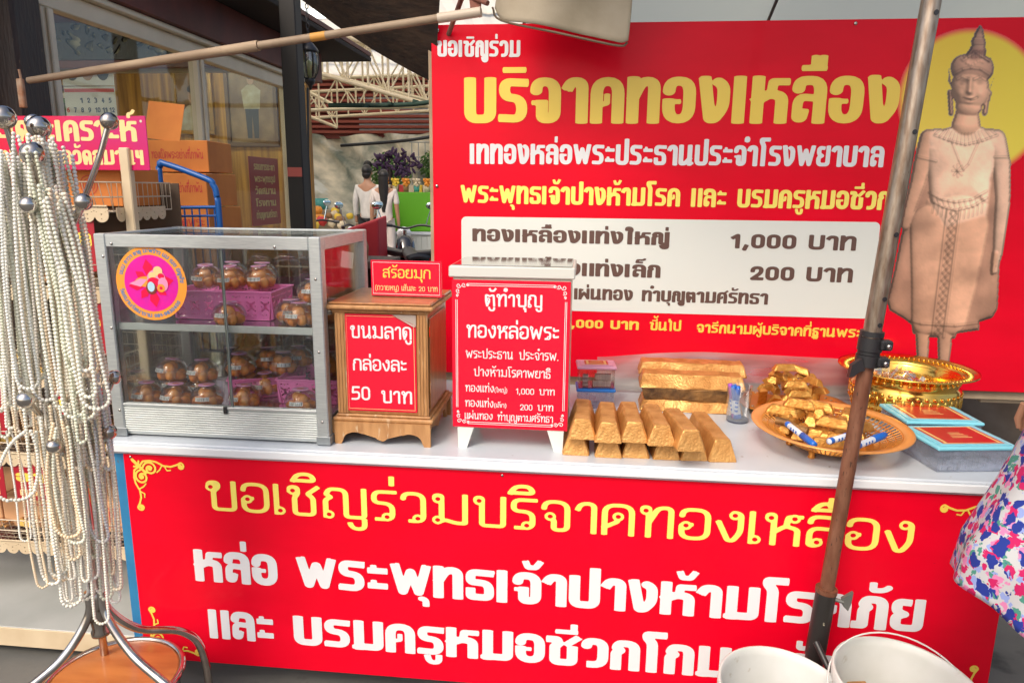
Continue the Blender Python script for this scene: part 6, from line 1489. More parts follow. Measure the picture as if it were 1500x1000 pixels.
# back wall is built round a window opening
bw_ = MB(); bw_.bevbox(-2.9, 4.30, 0, -1.07, 4.36, 2.56, .003); bw_.bevbox(-6.0, 4.30, 0, -2.901, 4.36, 1.55, .003); bw_.bevbox(-6.0, 4.30, 2.28, -2.901, 4.36, 2.56, .003); bw_.bevbox(-6.0, 4.30, 1.551, -5.0, 4.36, 2.279, .003)
shp(bw_, 'back_wall', mat('gold_curtain_wall', (.60, .30, .05), .6, col2=(.26, .11, .02), nscale=3, stretch=(8, 1, .4)))
b = MB(); b.bevbox(-6.0, 1.5, 0, -5.9, 4.29, 2.56, .003); shp(b, 'side_wall', mat('ochre_wall', (.26, .18, .09), .7)); b = MB(); b.box(-5.89, 1.0, .004, -1.06, 4.29, .03); shp(b, 'floor', mat('shop_floor', (.22, .15, .1), .3))
for z in (2.235, 1.56):
    b = MB(); b.bevbox(-5.0, 4.27, z, -2.9, 4.30, z + .04, .003); shp(b, 'inner_rail', CREAM)
for x in (-4.98, -4.1, -3.4, -2.95):
    b = MB(); b.bevbox(x, 4.262, 1.601, x + .05, 4.298, 2.234, .003); shp(b, 'inner_stile', CREAM)
b = MB(); b.bevbox(-5.0, 4.2, 2.29, -2.9, 4.26, 2.33, .003); shp(b, 'red_rail', RWOOD)
# carved valance
def carve(L, H):
    g = .014; xs = np.arange(-g, L + g, g); zs = np.arange(-g, H + g, g); X, Z = np.meshgrid(xs, zs); r = random.Random(8)
    F = np.maximum(np.abs(X - L / 2) - L / 2, np.abs(Z - H / 2) - H / 2); holes = np.full(X.shape, 9.0)
    for k in range(95):
        cx, cz, rx, rz, an = r.uniform(.05, L - .05), r.uniform(.12 * H, .62 * H), r.uniform(.02, .05), r.uniform(.010, .022), r.uniform(0, 3.1)
        u, v = X - cx, Z - cz; uu, vv = u * math.cos(an) + v * math.sin(an), -u * math.sin(an) + v * math.cos(an); vv = vv - 6 * uu * uu * (1 if k % 2 else -1)
        holes = np.minimum(holes, (np.sqrt((uu / rx) ** 2 + (vv / rz) ** 2) - 1) * rz)
    return contour(np.maximum(F, -holes), xs, zs)
vs, fs = carve(1.75, .36); b = MB(); b.add([(x - 2.75, 3.2, z + 2.36) for x, z in vs], fs); o = b.build('carved_valance', DWOOD, sh, label='dark carved openwork panel high in the shop'); o.location = -SO; solidify(o, .02)
b = MB(); b.bevbox(-3.4, 3.17, 2.30, -1.06, 3.23, 2.352, .004); shp(b, 'beam', RWOOD)
b = MB(); b.bevbox(-3.4, 3.26, 2.28, -1.06, 3.30, 2.66, .004); shp(b, 'lit_board', mat('tan_board', (.42, .33, .20), .7))
TUBE = bpy.data.materials.new('lit_tube'); TUBE.use_nodes = True; TUBE.node_tree.nodes['Principled BSDF'].inputs['Emission Color'].default_value = (.85, 1, .92, 1); TUBE.node_tree.nodes['Principled BSDF'].inputs['Emission Strength'].default_value = 22
for i, (x, y) in enumerate(((-2.4, 2.2), (-3.6, 3.0), (-1.7, 3.6))):
    t = thing('fluorescent_lamp', 'lit white fluorescent tube lamp on the shop ceiling, %s' % ('nearest the street pane', 'middle of the room', 'over the pictures')[i], 'lamp', (x, y, 2.5)); b = MB(); b.tube([(-.55, 0, 0), (.55, 0, 0)], .016, 8); b.build('tube', TUBE, t); b = MB(); b.bevbox(-.6, -.03, .02, .6, .03, .05, .004); b.build('housing', CREAM, t)
# furnishings seen through the panes
def picture(name, label, cx, cz, w, h, y, fm, bgm, fig):
    t = thing(name, label, 'picture', (cx, y, cz)); b = MB(); f = .035
    b.bevbox(-w/2, -.03, h/2 - f, w/2, 0, h/2, .004); b.bevbox(-w/2, -.03, -h/2, w/2, 0, -h/2 + f, .004); b.bevbox(-w/2, -.03, -h/2 + f, -w/2 + f, 0, h/2 - f, .004); b.bevbox(w/2 - f, -.03, -h/2 + f, w/2, 0, h/2 - f, .004); b.build('frame', fm, t)
    b = MB(); b.box(-w/2 + f, -.012, -h/2 + f, w/2 - f, -.002, h/2 - f); b.build('picture_ground', bgm, t)
    for (poly, m, yy) in fig: b = MB(); b.add([(x, yy, z) for x, z in poly], [tuple(range(len(poly)))]); b.build('painted_figure', m, t)
    return t
def oval(cx, cz, rx, rz, n=18): return [(cx + rx * math.cos(2 * math.pi * k / n), cz + rz * math.sin(2 * math.pi * k / n)) for k in range(n)]
SK = mat('painted_skin', (.42, .24, .15), .5); HA = mat('painted_hair', (.03, .02, .02), .5); SUIT = mat('painted_white_coat', (.48, .42, .30), .5, col2=(.36, .28, .16), nscale=14); DK = mat('painted_dark', (.05, .04, .05), .5)
picture('framed_portrait', 'gold framed portrait of a man in a white coat hanging on the gold wall', -2.08, 2.20, .36, .54, 4.29, mat('gilt_frame', (.40, .22, .06), .4, .5), mat('portrait_ground', (.30, .17, .08), .5, col2=(.12, .06, .03), nscale=4),
        [([(-.13, -.24), (.13, -.24), (.12, -.10), (.05, -.03), (-.05, -.03), (-.12, -.10)], SUIT, -.0125), (oval(0, .05, .045, .065), SK, -.0130), (oval(0, .10, .048, .035), HA, -.0135)])
picture('officer_poster', 'tall picture of a standing figure in a white jacket and dark trousers', -1.56, 2.16, .46, .66, 4.29, mat('poster_frame', (.16, .08, .04), .5), mat('poster_ground', (.17, .09, .05), .5, col2=(.32, .2, .1), nscale=5),
        [([(-.07, -.02), (.07, -.02), (.085, .13), (.03, .175), (-.03, .175), (-.085, .13)], SUIT, -.0125), ([(-.05, -.26), (-.01, -.26), (0, -.08), (.01, -.26), (.05, -.26), (.06, -.02), (-.06, -.02)], DK, -.0124), (oval(0, .215, .030, .038), SK, -.0130), (oval(0, .24, .031, .020), HA, -.0135)])
cl = thing('wall_calendar', 'white wall calendar with red and black numbers hanging inside the shop window', 'calendar', (-2.36, 3.35, 2.14))
b = MB(); b.bevbox(-.20, -.004, -.36, .20, 0, .06, .001); b.bevbox(-.20, -.005, .065, .20, 0, .30, .001); b.build('sheet', mat('calendar_paper', (.62, .60, .56), .6), cl)
b = MB(); b.box(-.195, -.0055, .02, .195, -.0045, .045); b.build('header_band', mat('calendar_red', (.55, .08, .08), .6), cl)
for (x, m) in ((-.12, DK), (0, SK), (.12, DK)): b = MB(); b.add([(px, -.0062, pz) for px, pz in oval(x, .17, .05, .07)], [tuple(range(18))]); b.build('calendar_photo', m, cl)
n_ = 1
for row in range(5):
    for colm in range(7):
        if row == 0 and colm < 2: continue
        if n_ > 31: break
        x = -.19 + colm * .056; z = -.055 - row * .068; letters(cl, str(n_), x, x + (.022 if n_ < 10 else .040), z, .036, mat('calendar_red', (.55, .08, .08)) if colm == 0 else mat('calendar_ink', (.06, .08, .16), .6), BOLD, -.0056); n_ += 1
b = MB(); b.tube([(0, -.002, .30), (0, -.002, .42)], .003, 6); b.build('cord', DK, cl)
ds = thing('door_notice', 'tall dark red notice with gold lettering inside the far shop window', 'notice', (-1.035, 3.30, 1.50), rad(90))
b = MB(); b.bevbox(-.24, 0, -.28, .24, .004, .20, .001); b.build('card', mat('notice_red', (.40, .01, .03), .4), ds)
for k, tx in enumerate(('รอยการชะตา', 'พระพุทธรูป', 'วัดสมาน', 'โรงทาน', 'ทำบุญตามศรัทธา')): letters(ds, tx, -.17, .17, .11 - k * .085, .042, INK_CREAM, BOLD, -.002)
# pillars in front of the shop
b = MB(); b.bevbox(-.115, -.08, 0, .115, .08, 2.5, .012); o = b.build('wooden_pillar', DWOOD, None, (-1.02, .98, 0)); tag(o, 'dark rough carved wooden pillar at the top left beside the shop window', 'pillar')
b = MB(); b.bevbox(-.05, -.05, 0, .05, .05, 2.5, .006); o = b.build('red_pillar', mat('dusty_red_paint', (.24, .06, .04), .6, col2=(.15, .03, .02), nscale=5), None, (-1.12, .80, 0)); tag(o, 'dusty red painted post at the far left edge', 'post')
b = MB(); b.bevbox(-.05, -.05, 0, .05, .05, 2.9, .006); o = b.build('dark_post', mat('near_black_post', (.010, .008, .006), .6), None, (-.475, 2.55, 0), (0, 0, 0)); tag(o, 'slim near black square post between the shop and the market hall', 'post')
b = MB(); b.box(-.045, -.056, 1.555, .045, -.051, 1.61); b.build('red_tag', mat('tag_red', (.40, .08, .06), .6), o)
# lantern
ln = thing('hanging_lantern', 'black iron lantern with curved glass hanging on a chain beside the post', 'lantern', (-.545, 3.0, 2.15))
b = MB()
for k in range(12): b.tube([(.010 * math.cos(2 * math.pi * q / 8) * (k % 2), .010 * math.cos(2 * math.pi * q / 8) * ((k + 1) % 2), .34 + k * .030 + .017 * math.sin(2 * math.pi * q / 8)) for q in range(8)], .003, 5, closed=True)
b.build('chain', BLACK, ln)
b = MB(); b.lathe([(.0001, .33), (.006, .33), (.010, .28), (.03, .265), (.055, .235), (.066, .215), (.060, .208), (.0001, .208)], n=20); b.build('cap', BLACK, ln)
b = MB(); b.lathe([(.0001, -.03), (.008, -.025), (.014, .0), (.030, .015), (.034, .035), (.030, .045), (.0001, .045)], n=16); b.build('finial', BLACK, ln)
b = MB()
for k in range(8): a = 2 * math.pi * k / 8; b.tube([(q[0] * math.cos(a), q[0] * math.sin(a), q[1]) for q in ((.032, .045), (.056, .085), (.066, .13), (.064, .18), (.058, .208))], .0035, 6)
b.build('cage', BLACK, ln)
b = MB(); b.lathe([(.028, .046), (.050, .085), (.059, .13), (.057, .18), (.052, .207)], n=20); b.build('glass', glass_mat('lantern_glass', (.75, .8, .6), .15), ln)
b = MB(); b.lathe([(.012, .046), (.014, .11), (.018, .15), (.0001, .17)], n=12); b.build('bulb', mat('milky_bulb', (.7, .66, .5), .3), ln)
b = MB(); b.tube([(-.545, 2.95, 2.13), (-.55, 2.92, 1.7), (-.54, 2.90, 1.2)], .008, 8); tag(b.build('hanging_cable', BLACK, None), 'thin black cable hanging straight down below the lantern', 'cable')
b = MB(); b.tube(smooth_path([(-.85, 4.2, 2.16), (-.2, 4.0, 2.14), (.2, 3.8, 2.16), (.8, 3.6, 2.30)], 5), .018, 8)
for k in range(6): b.tube([(-.5 + k * .22, 4.06 - k * .06, 2.13 + .01 * k), (-.495 + k * .22, 4.06 - k * .06, 2.15 + .01 * k)], .026, 8)
tag(b.build('furled_net', mat('green_net', (.02, .05, .035), .8), None), 'dark green furled shade net strung across below the roof trusses', 'net')
b = MB(); b.tube(smooth_path([(-.9, 4.6, 1.86), (-.2, 4.4, 1.90), (.4, 4.2, 1.99), (1.1, 4.0, 2.12)], 5), .014, 8); tag(b.build('black_cable', BLACK, None), 'thick black cable sagging across the hall opening', 'cable')

# ------------------------------------------------------------------ market hall behind
TR = mat('cream_truss_steel', (.82, .70, .48), .5, col2=(.72, .60, .40), nscale=3)
def truss(label, x0, z0, x1, z1, y, depth0, depth1, n, r_=.035):
    t = thing('roof_truss', label, 'roof truss', (x0, y, z0)); t['group'] = 'cream steel roof trusses of the hall'
    A = lambda u: Vector((lerp(0, x1 - x0, u), 0, lerp(0, z1 - z0, u))); Bt = lambda u: A(u) + Vector((0, 0, lerp(depth0, depth1, u)))
    b = MB(); b.tube([A(0), A(1)], r_ * 1.3, 4); b.build('lower_chord', TR, t); b = MB(); b.tube([Bt(0), Bt(1)], r_ * 1.3, 4); b.build('upper_chord', TR, t)
    for k in range(n + 1):
        b = MB(); b.tube([A(k / n), Bt(k / n)], r_ * .7, 4); b.build('strut', TR, t)
        if k < n: b = MB(); b.tube([Bt(k / n), A((k + 1) / n)] if k % 2 else [A(k / n), Bt((k + 1) / n)], r_ * .55, 4); b.build('brace', TR, t)
truss('nearest sloping cream roof truss falling to the right across the hall', -4.6, 3.72, -.6, 2.62, 10, .75, .60, 12, .030)
truss('second sloping cream roof truss behind the nearest one', -6.2, 4.25, -1.2, 3.05, 13, .8, .7, 12, .03)
truss('long level cream truss crossing the hall under the sloping ones', -6.0, 3.05, -.8, 3.22, 13.5, .65, .60, 13, .028)
truss('lowest level cream truss at the back of the hall', -8.2, 3.20, -2.0, 3.55, 17.5, .70, .60, 14, .030)
truss('cream roof truss at the left side of the hall ending by the orange column', -8.5, 4.3, -4.9, 2.95, 16.0, .9, .5, 8, .03)
b = MB()
for k in range(9):
    y = 9 + k * 1.5; b.box(-10, y, 5.05 + .0 * k, 4, y + .10, 5.17)
tag(b.build('roof_purlins', TR, None), 'row of cream purlins under the hall roof sheets', 'purlins', kind='stuff')
b = MB(); nn = 90
for k in range(nn):
    x0_ = -12 + 18 * k / nn; b.add([(x0_, 7, 5.2 + .03 * (k % 2)), (x0_ + .2, 7, 5.2 + .03 * ((k + 1) % 2)), (x0_ + .2, 23, 4.6 + .03 * ((k + 1) % 2)), (x0_, 23, 4.6 + .03 * (k % 2))], [(0, 1, 2, 3)])
hr = tag(b.build('hall_roof', translucent(mat('roof_sheet', (.50, .44, .34), .7, col2=(.38, .32, .25), nscale=1.5), (.92, .88, .76), .75), None), 'corrugated beige sheet roof over the market hall', 'roof')
SKL_GLOW = bpy.data.materials.new('skylight'); SKL_GLOW.use_nodes = True; SKL_GLOW.node_tree.nodes['Principled BSDF'].inputs['Emission Color'].default_value = (.95, 1, .97, 1); SKL_GLOW.node_tree.nodes['Principled BSDF'].inputs['Emission Strength'].default_value = 1.6  # emission stands in for daylight coming through the roof sheets
for i, (x, y) in enumerate(((-3.9, 12.6), (-3.6, 15.2), (-6.0, 14.0))):
    b = MB(); b.box(x - .75, y, 4.86, x + .75, y + .7, 4.88); o = b.build('roof_skylight', SKL_GLOW, None); tag(o, ('skylight sheet with added glow high in the hall roof, nearest', 'skylight sheet with added glow low at the right near the banner', 'skylight sheet with added glow at the left')[i], 'skylight')
b = MB(); b.bevbox(-14, 20, 2.95, 4, 20.1, 5.2, .01)
rl = thing('louvred_wall', 'dark red louvred gable wall at the back of the hall', 'wall', (0, 0, 0)); b.build('board', mat('maroon_board', (.16, .03, .022), .7), rl)
b = MB(); b.box(-10.5, 19.985, 3.25, -4.2, 19.999, 4.6)
LIT = mat('painted_daylight', (.62, .68, .72), .5)
for k in range(11):
    b = MB(); b.bevbox(-10.5, 19.86, 3.1 + k * .15, -3.0, 19.98, 3.18 + k * .15, .005); b.build('slat', mat('maroon_slat', (.26, .05, .03), .6), rl)
for k in range(7):
    b = MB(); b.box(-5.6, 19.981, 3.19 + k * .15, -3.1, 19.99, 3.24 + k * .15); b.build('daylight_strip', LIT, rl)  # pale strips on the solid board, daylight between slats painted in
b = MB(); b.bevbox(-.12, -.12, 0, .12, .12, 3.25, .01); o = b.build('orange_column', mat('orange_column', (.42, .12, .05), .6), None, (-5.55, 15.5, .1)); tag(o, 'orange brown hall column whose top meets the trusses', 'column')
# painted rock face / mural
b = MB(); rs_ = np.random.RandomState(2); ph_ = rs_.uniform(0, 6, 8)
def rockf(u, v):
    x = lerp(-13, 3, u); z = lerp(.1, 3.05, v) + .05 * math.sin(u * 40)
    y = 18.6 + .9 * v + .55 * math.sin(u * 19 + ph_[0]) * math.sin(v * 5 + ph_[1]) + .30 * math.sin(u * 43 + ph_[2] + v * 7) + .18 * math.sin(u * 77 + v * 17 + ph_[3]) + .1 * math.sin(u * 130 + v * 31)
    return (x, y, z)
b.grid(rockf, 150, 40); o = b.build('artificial_rock_wall', mat('painted_rock', (.86, .78, .62), .85, col2=(.16, .19, .16), nscale=1.1, bump=.5, bscale=3, detail=8, wear=((.62, .64, .60), .9, .60)), None); tag(o, 'pale grey and brown artificial rock face at the back of the hall', 'rock wall')
# stalls
GRN = mat('lime_green_panel', (.10, .36, .01), .45)
gs = thing('green_counter', 'bright lime green square counter panel right of the two shoppers', 'counter', (-1.95, 10.6, .1)); b = MB(); b.bevbox(-.40, 0, .66, .95, .5, 1.33, .01); b.build('green_panel', GRN, gs); b = MB(); b.bevbox(-.42, -.06, .60, 1.0, .55, .655, .01); b.build('counter_top', WHITE, gs)
for k in range(14): b = MB(); b.bevbox(-.40 + k * .098, -.02, .0, -.305 + k * .098, .02, .595, .004); b.build('panel', mat('pale_siding', (.52, .55, .52), .5), gs)
rg = random.Random(6)
FC = [mat('flower_orange', (.75, .28, .03), .6), mat('flower_yellow', (.80, .55, .06), .6), mat('basket_brown', (.30, .16, .07), .8), mat('goods_red', (.55, .04, .04), .6), mat('goods_teal', (.08, .35, .32), .6), mat('goods_cream', (.62, .52, .36), .7), mat('goods_purple', (.08, .04, .10), .7)]
for k in range(7):
    t = thing('offering_bouquet', 'bunch of orange and yellow flowers on the green counter, %s from the left' % ('first', 'second', 'third', 'fourth', 'fifth', 'sixth', 'seventh')[k], 'bouquet', (-2.25 + k * .19, 10.75, 1.435)); t['group'] = 'bouquets on the green counter'
    b = MB()
    for q in range(14): a = q * 2.4; b.ball((.055 * math.cos(a) * (q / 14) ** .5, .05 * math.sin(a), .16 + .05 * math.sin(q * 1.7)), .028, 7, 5)
    b.build('flowers', FC[(0, 1, 0, 5, 0, 1, 0)[k]], t); b = MB(); b.lathe([(.0001, 0), (.045, 0), (.055, .12), (.0001, .12)], n=12); b.build('pot', FC[(3, 5, 2, 4, 5, 3, 2)[k]], t)
# goods tables with baskets at the left
ft = thing('goods_table', 'low table covered with packed goods left of the shoppers', 'table', (-3.7, 10.4, .1)); b = MB(); b.bevbox(-1.0, -.5, .62, .95, .6, .66, .01); b.build('table_top', mat('cloth_white', (.6, .58, .5), .8), ft)
for x in (-.9, .85):
    for y in (-.4, .5): b = MB(); b.bevbox(x, y, 0, x + .05, y + .05, .619, .004); b.build('leg', DWOOD, ft)
CN = {}
for k in range(40):
    x, y = -4.55 + rg.random() * 1.75, 10.0 + rg.random() * .9; s = rg.uniform(.05, .10); ci = rg.choice((1, 5, 5, 2, 0, 1, 3)); CN[ci] = CN.get(ci, -1) + 1; b = MB(); b.lathe([(.0001, 0), (s * .7, 0), (s, s * .8), (s * .8, s * 1.4), (.0001, s * 1.6)], n=9); o = b.build('goods_bag', FC[ci], None, (x, y, .76 + (y - 10) * .30), (rg.uniform(-.4, .4), rg.uniform(-.4, .4), rg.random() * 3)); tag(o, 'small %s goods bag heaped on the low hall table, %s of its colour' % (('orange', 'yellow', 'brown', 'red', 'teal', 'cream', 'purple')[ci], nth(CN[ci])), 'bag', 'bags of goods on the low table')
b = MB(); b.lathe([(.0001, 0), (.20, .02), (.31, .12), (.32, .24), (.24, .36), (.08, .42), (.0001, .42)], n=28); o = b.build('wrapped_basket', mat('yellow_cellophane', (.62, .52, .22), .25, col2=(.50, .30, .08), nscale=6), None, (-4.02, 9.55, .72)); tag(o, 'big round cellophane wrapped yellow gift basket on the goods table', 'gift basket')
for (x, m, lb) in ((-3.86, FC[5], 'white round tub behind the goods table'), (-3.60, FC[4], 'teal round tub behind the goods table')): b = MB(); b.lathe([(.0001, 0), (.12, 0), (.14, .20), (.0001, .2)], n=16); o = b.build('round_tub', m, None, (x, 11.2, 1.10)); tag(o, lb, 'tub')
b = MB(); b.bevbox(-4.2, 11.0, .1, -3.3, 11.5, 1.095, .01); tag(b.build('back_table', mat('back_table', (.3, .25, .18), .7), None), 'brown table block carrying the two round tubs', 'table')
b = MB(); 
for k in range(120):
    a = rg.random() * 6.28; rr = rg.random() ** .5; b.ball((-2.62 + .45 * rr * math.cos(a) + .2 * rg.random(), 12.4 + .2 * rg.random(), 1.98 + .26 * rr * math.sin(a)), .045, 6, 4, (1.6, 1, .6), Matrix.Rotation(a * 3, 4, 'Y'))
dp = thing('dark_leafy_plant', 'dark purple leaved plant towering behind the two shoppers', 'plant', (0, 0, 0)); b.build('leaves', FC[6], dp); b = MB(); b.tube([(-2.6, 12.45, .1), (-2.62, 12.45, 1.9)], .05, 8); b.build('trunk', DWOOD, dp)
b = MB(); b.bevbox(-.18, 0, 0, .18, .02, 1.45, .004); o = b.build('banner_stand', mat('white_green_banner', (.60, .66, .50), .6), None, (-4.30, 10.0, .42), (0, 0, .2)); tag(o, 'narrow pale green menu board with food pictures beside the black cable', 'menu board')
for k in range(4): b = MB(); b.box(-.15, -.004, .12 + k * .33, -.02, -.001, .34 + k * .33); b.build('food_picture', FC[(0, 2, 1, 3)[k]], o)
for k in range(9):
    for j in range(1): b = MB(); b.box(.0, -.004, .15 + k * .14, .15, -.001, .17 + k * .14); b.build('text_line', mat('menu_text', (.15, .25, .1), .6), o)
for i in range(3):
    b = MB(); z = 1.55 + i * .30
    for k in range(12): b.tube([(-2.35 + k * .14, 13.2, z), (-2.35 + k * .14, 13.2, z + .28)], .010, 5)
    b.tube([(-2.4, 13.2, z + .28), (-.7, 13.2, z + .28)], .012, 5); o = b.build('wire_shelf', mat('grey_wire', (.35, .36, .36), .4, .5), None); tag(o, 'grey wire shelf behind the green counter, %s from the bottom' % ordn[i], 'wire shelf')
for k in range(8): b = MB(); b.bevbox(-.07, -.07, 0, .07, .07, .14, .01); o = b.build('goods_jar', FC[(5, 2, 3, 5, 1, 5, 2, 3)[k]], None, (-2.55 + k * .155, 12.0, 1.42)); tag(o, 'small square goods box on the shelf behind the shoppers, number %s along it' % ('one', 'two', 'three', 'four', 'five', 'six', 'seven', 'eight')[k], 'goods box', 'goods boxes on the back shelf')
b = MB(); b.bevbox(-2.7, 11.85, .1, -1.2, 12.2, 1.415, .01); tag(b.build('back_counter', mat('back_counter_brown', (.45, .38, .28), .7), None), 'tan counter block behind the shoppers carrying square goods boxes', 'counter')

# ------------------------------------------------------------------ people
def skin_mesh(name, joints, edges, m, parent, levels=2, sm=True):
    me = bpy.data.meshes.new(name); me.from_pydata([j[:3] for j in joints], edges, []); me.update()
    o = bpy.data.objects.new(name, me); COL.objects.link(o)
    if parent: o.parent = parent
    md = o.modifiers.new('skin', 'SKIN'); md.use_smooth_shade = True
    for i, j in enumerate(joints):
        r_ = j[3] if isinstance(j[3], tuple) else (j[3], j[3]); me.skin_vertices[0].data[i].radius = r_; me.skin_vertices[0].data[i].use_root = (i == 0)
    s = o.modifiers.new('sub', 'SUBSURF'); s.levels = s.render_levels = levels
    me.materials.append(m); return o
SKN = mat('skin', (.42, .23, .14), .5, col2=(.38, .19, .11), nscale=8); HAIR = mat('black_hair', (.012, .010, .009), .35, bump=.3, bscale=120, stretch=(8, 8, 1))
def person(label, loc, rz, H, top_m, bot_m, female=False, long_sleeve=True, hairlen=.08, reach=False):
    t = thing('person', label, 'person', loc, rz); s = H / 1.70
    J = lambda *a: [(x * s, y * s, z * s, (r_[0] * s, r_[1] * s) if isinstance(r_, tuple) else r_ * s) for x, y, z, r_ in a]
    body = J((0, 0, .93, (.12, .09)), (0, 0, 1.15, (.11, .08)), (0, 0, 1.36, (.13, .085)), (0, 0, 1.44, .058), (0, -.005, 1.50, .05), (0, -.01, 1.58, (.072, .085)), (0, -.008, 1.66, (.066, .078)),
             (.085, 0, .86, .088), (.09, -.01, .48, .055), (.09, .015, .09, .040), (.09, -.10, .035, .038), (-.085, 0, .86, .088), (-.09, -.03, .48, .055), (-.09, .0, .09, .040), (-.09, -.12, .035, .038),
             (.165, 0, 1.38, .050), (.205, .02, 1.12, .040), (.222, -.03, .88, .030), (.225, -.05, .80, .026), (-.165, 0, 1.38, .050), (-.205, .02, 1.12, .040), (-.222, -.03, .88, .030), (-.225, -.05, .80, .026))
    if reach:
        for i_, p_ in ((16, (.19, .05, 1.10)), (17, (.10, -.16, 1.16)), (18, (.06, -.22, 1.18)), (20, (-.19, .05, 1.10)), (21, (-.10, -.16, 1.16)), (22, (-.06, -.22, 1.18))): body[i_] = (p_[0] * s, p_[1] * s, p_[2] * s, body[i_][3])
    E = [(0,1),(1,2),(2,3),(3,4),(4,5),(5,6),(0,7),(7,8),(8,9),(9,10),(0,11),(11,12),(12,13),(13,14),(2,15),(15,16),(16,17),(17,18),(2,19),(19,20),(20,21),(21,22)]
    skin_mesh('body', body, E, SKN, t)
    tj = J((0, 0, .82, (.155, .12)), (0, 0, 1.12, (.132, .10)), (0, 0, 1.34, (.150, .105)), (0, 0, 1.43, .068), (.170, 0, 1.375, .062), (.208, .02, 1.15, .052), (-.170, 0, 1.375, .062), (-.208, .02, 1.15, .052)) 
    te = [(0,1),(1,2),(2,3),(2,4),(4,5),(2,6),(6,7)]
    if long_sleeve: tj += J((.223, -.025, .90, .040), (-.223, -.025, .90, .040)); te += [(5,8),(7,9)]
    skin_mesh('shirt', tj, te, top_m, t)
    pj = J((0, 0, .99, (.138, .110)), (.088, 0, .84, .098), (.092, -.01, .48, .068), (.092, .012, .12, .056), (-.088, 0, .84, .098), (-.092, -.03, .48, .068), (-.092, 0, .12, .056)); skin_mesh('trousers', pj, [(0,1),(1,2),(2,3),(0,4),(4,5),(5,6)], bot_m, t)
    b = MB(); b.ball((0, .016 * s, 1.640 * s), .094 * s, 18, 12, (.88, 1.02, 1.02)); b.ball((0, .045 * s, 1.575 * s), .070 * s, 14, 10, (1, .8, 1))
    if hairlen > .1:
        b.grid(lambda u, v: ((lerp(-.082, .082, u) * (1 - .55 * v * v)) * s + .004 * math.sin(v * 14 + u * 9), (.085 + .035 * math.cos((u - .5) * 3) - .01 * v) * s, lerp(1.62, 1.40 - hairlen, v) * s), 12, 14)
        b.grid(lambda u, v: ((lerp(.080, -.080, u) * (1 - .55 * v * v)) * s, (.070 + .01 * v) * s, lerp(1.60, 1.42 - hairlen, v) * s), 8, 10)
    b.build('hair', HAIR, t)
    for q in (-1, 1): b = MB(); b.ball((.027 * q * s, -.083 * s, 1.60 * s), .010 * s, 8, 6); b.build('eye', DK, t); b = MB(); b.ball((.078 * q * s, .0, 1.595 * s), .018 * s, 8, 6, (.4, .8, 1.3)); b.build('ear', SKN, t)
    b = MB(); b.ball((0, -.096 * s, 1.572 * s), .013 * s, 8, 6, (.8, 1.2, 1.5)); b.build('nose', SKN, t); b = MB(); b.ball((0, -.088 * s, 1.543 * s), .020 * s, 8, 6, (1, .4, .35)); b.build('mouth', mat('lips', (.35, .08, .07), .5), t)
    HO = Vector((0, 0, 0))
    for q in (-1, 1):
        if reach: HO = Vector((-q * .155, -.17, .38)) * s
        for f in range(4): b = MB(); b.tube([(q * (.210 + .011 * f) * s, -.052 * s, .79 * s), (q * (.209 + .011 * f) * s, -.062 * s, .755 * s), (q * (.207 + .010 * f) * s, -.060 * s, (.725 + .006 * abs(f - 1.5)) * s)], [.0085 * s, .008 * s, .006 * s], 6); o_ = b.build('finger', SKN, t); o_.location = HO
        b = MB(); b.tube([(q * .203 * s, -.055 * s, .81 * s), (q * .189 * s, -.075 * s, .78 * s), (q * .187 * s, -.080 * s, .755 * s)], [.010 * s, .009 * s, .007 * s], 6); o_ = b.build('thumb', SKN, t); o_.location = HO
    return t
WSH = mat('white_shirt', (.62, .60, .57), .85, col2=(.50, .49, .47), nscale=9, stretch=(2, 2, .7), bump=.5, bscale=16); BTR = mat('black_trousers', (.02, .02, .024), .8); WDR = mat('white_uniform', (.64, .58, .54), .8, col2=(.54, .48, .45), nscale=8, stretch=(2, 2, .7), bump=.4, bscale=14)
person('man in a white long-sleeved shirt and black trousers seen from behind', (-2.33, 10.0, .10), rad(175), 1.74, WSH, BTR)
person('woman with long black hair in white clothes seen from behind', (-1.98, 9.75, .10), rad(188), 1.66, WDR, WDR, True, False, .36)
person('boy in a blue jacket facing left behind the goods table', (-3.07, 12.4, .45), rad(-70), 1.55, mat('blue_jacket', (.03, .14, .50), .6, col2=(.5, .55, .65), nscale=7, stretch=(1, 1, 4)), mat('red_shorts', (.5, .05, .05), .7))

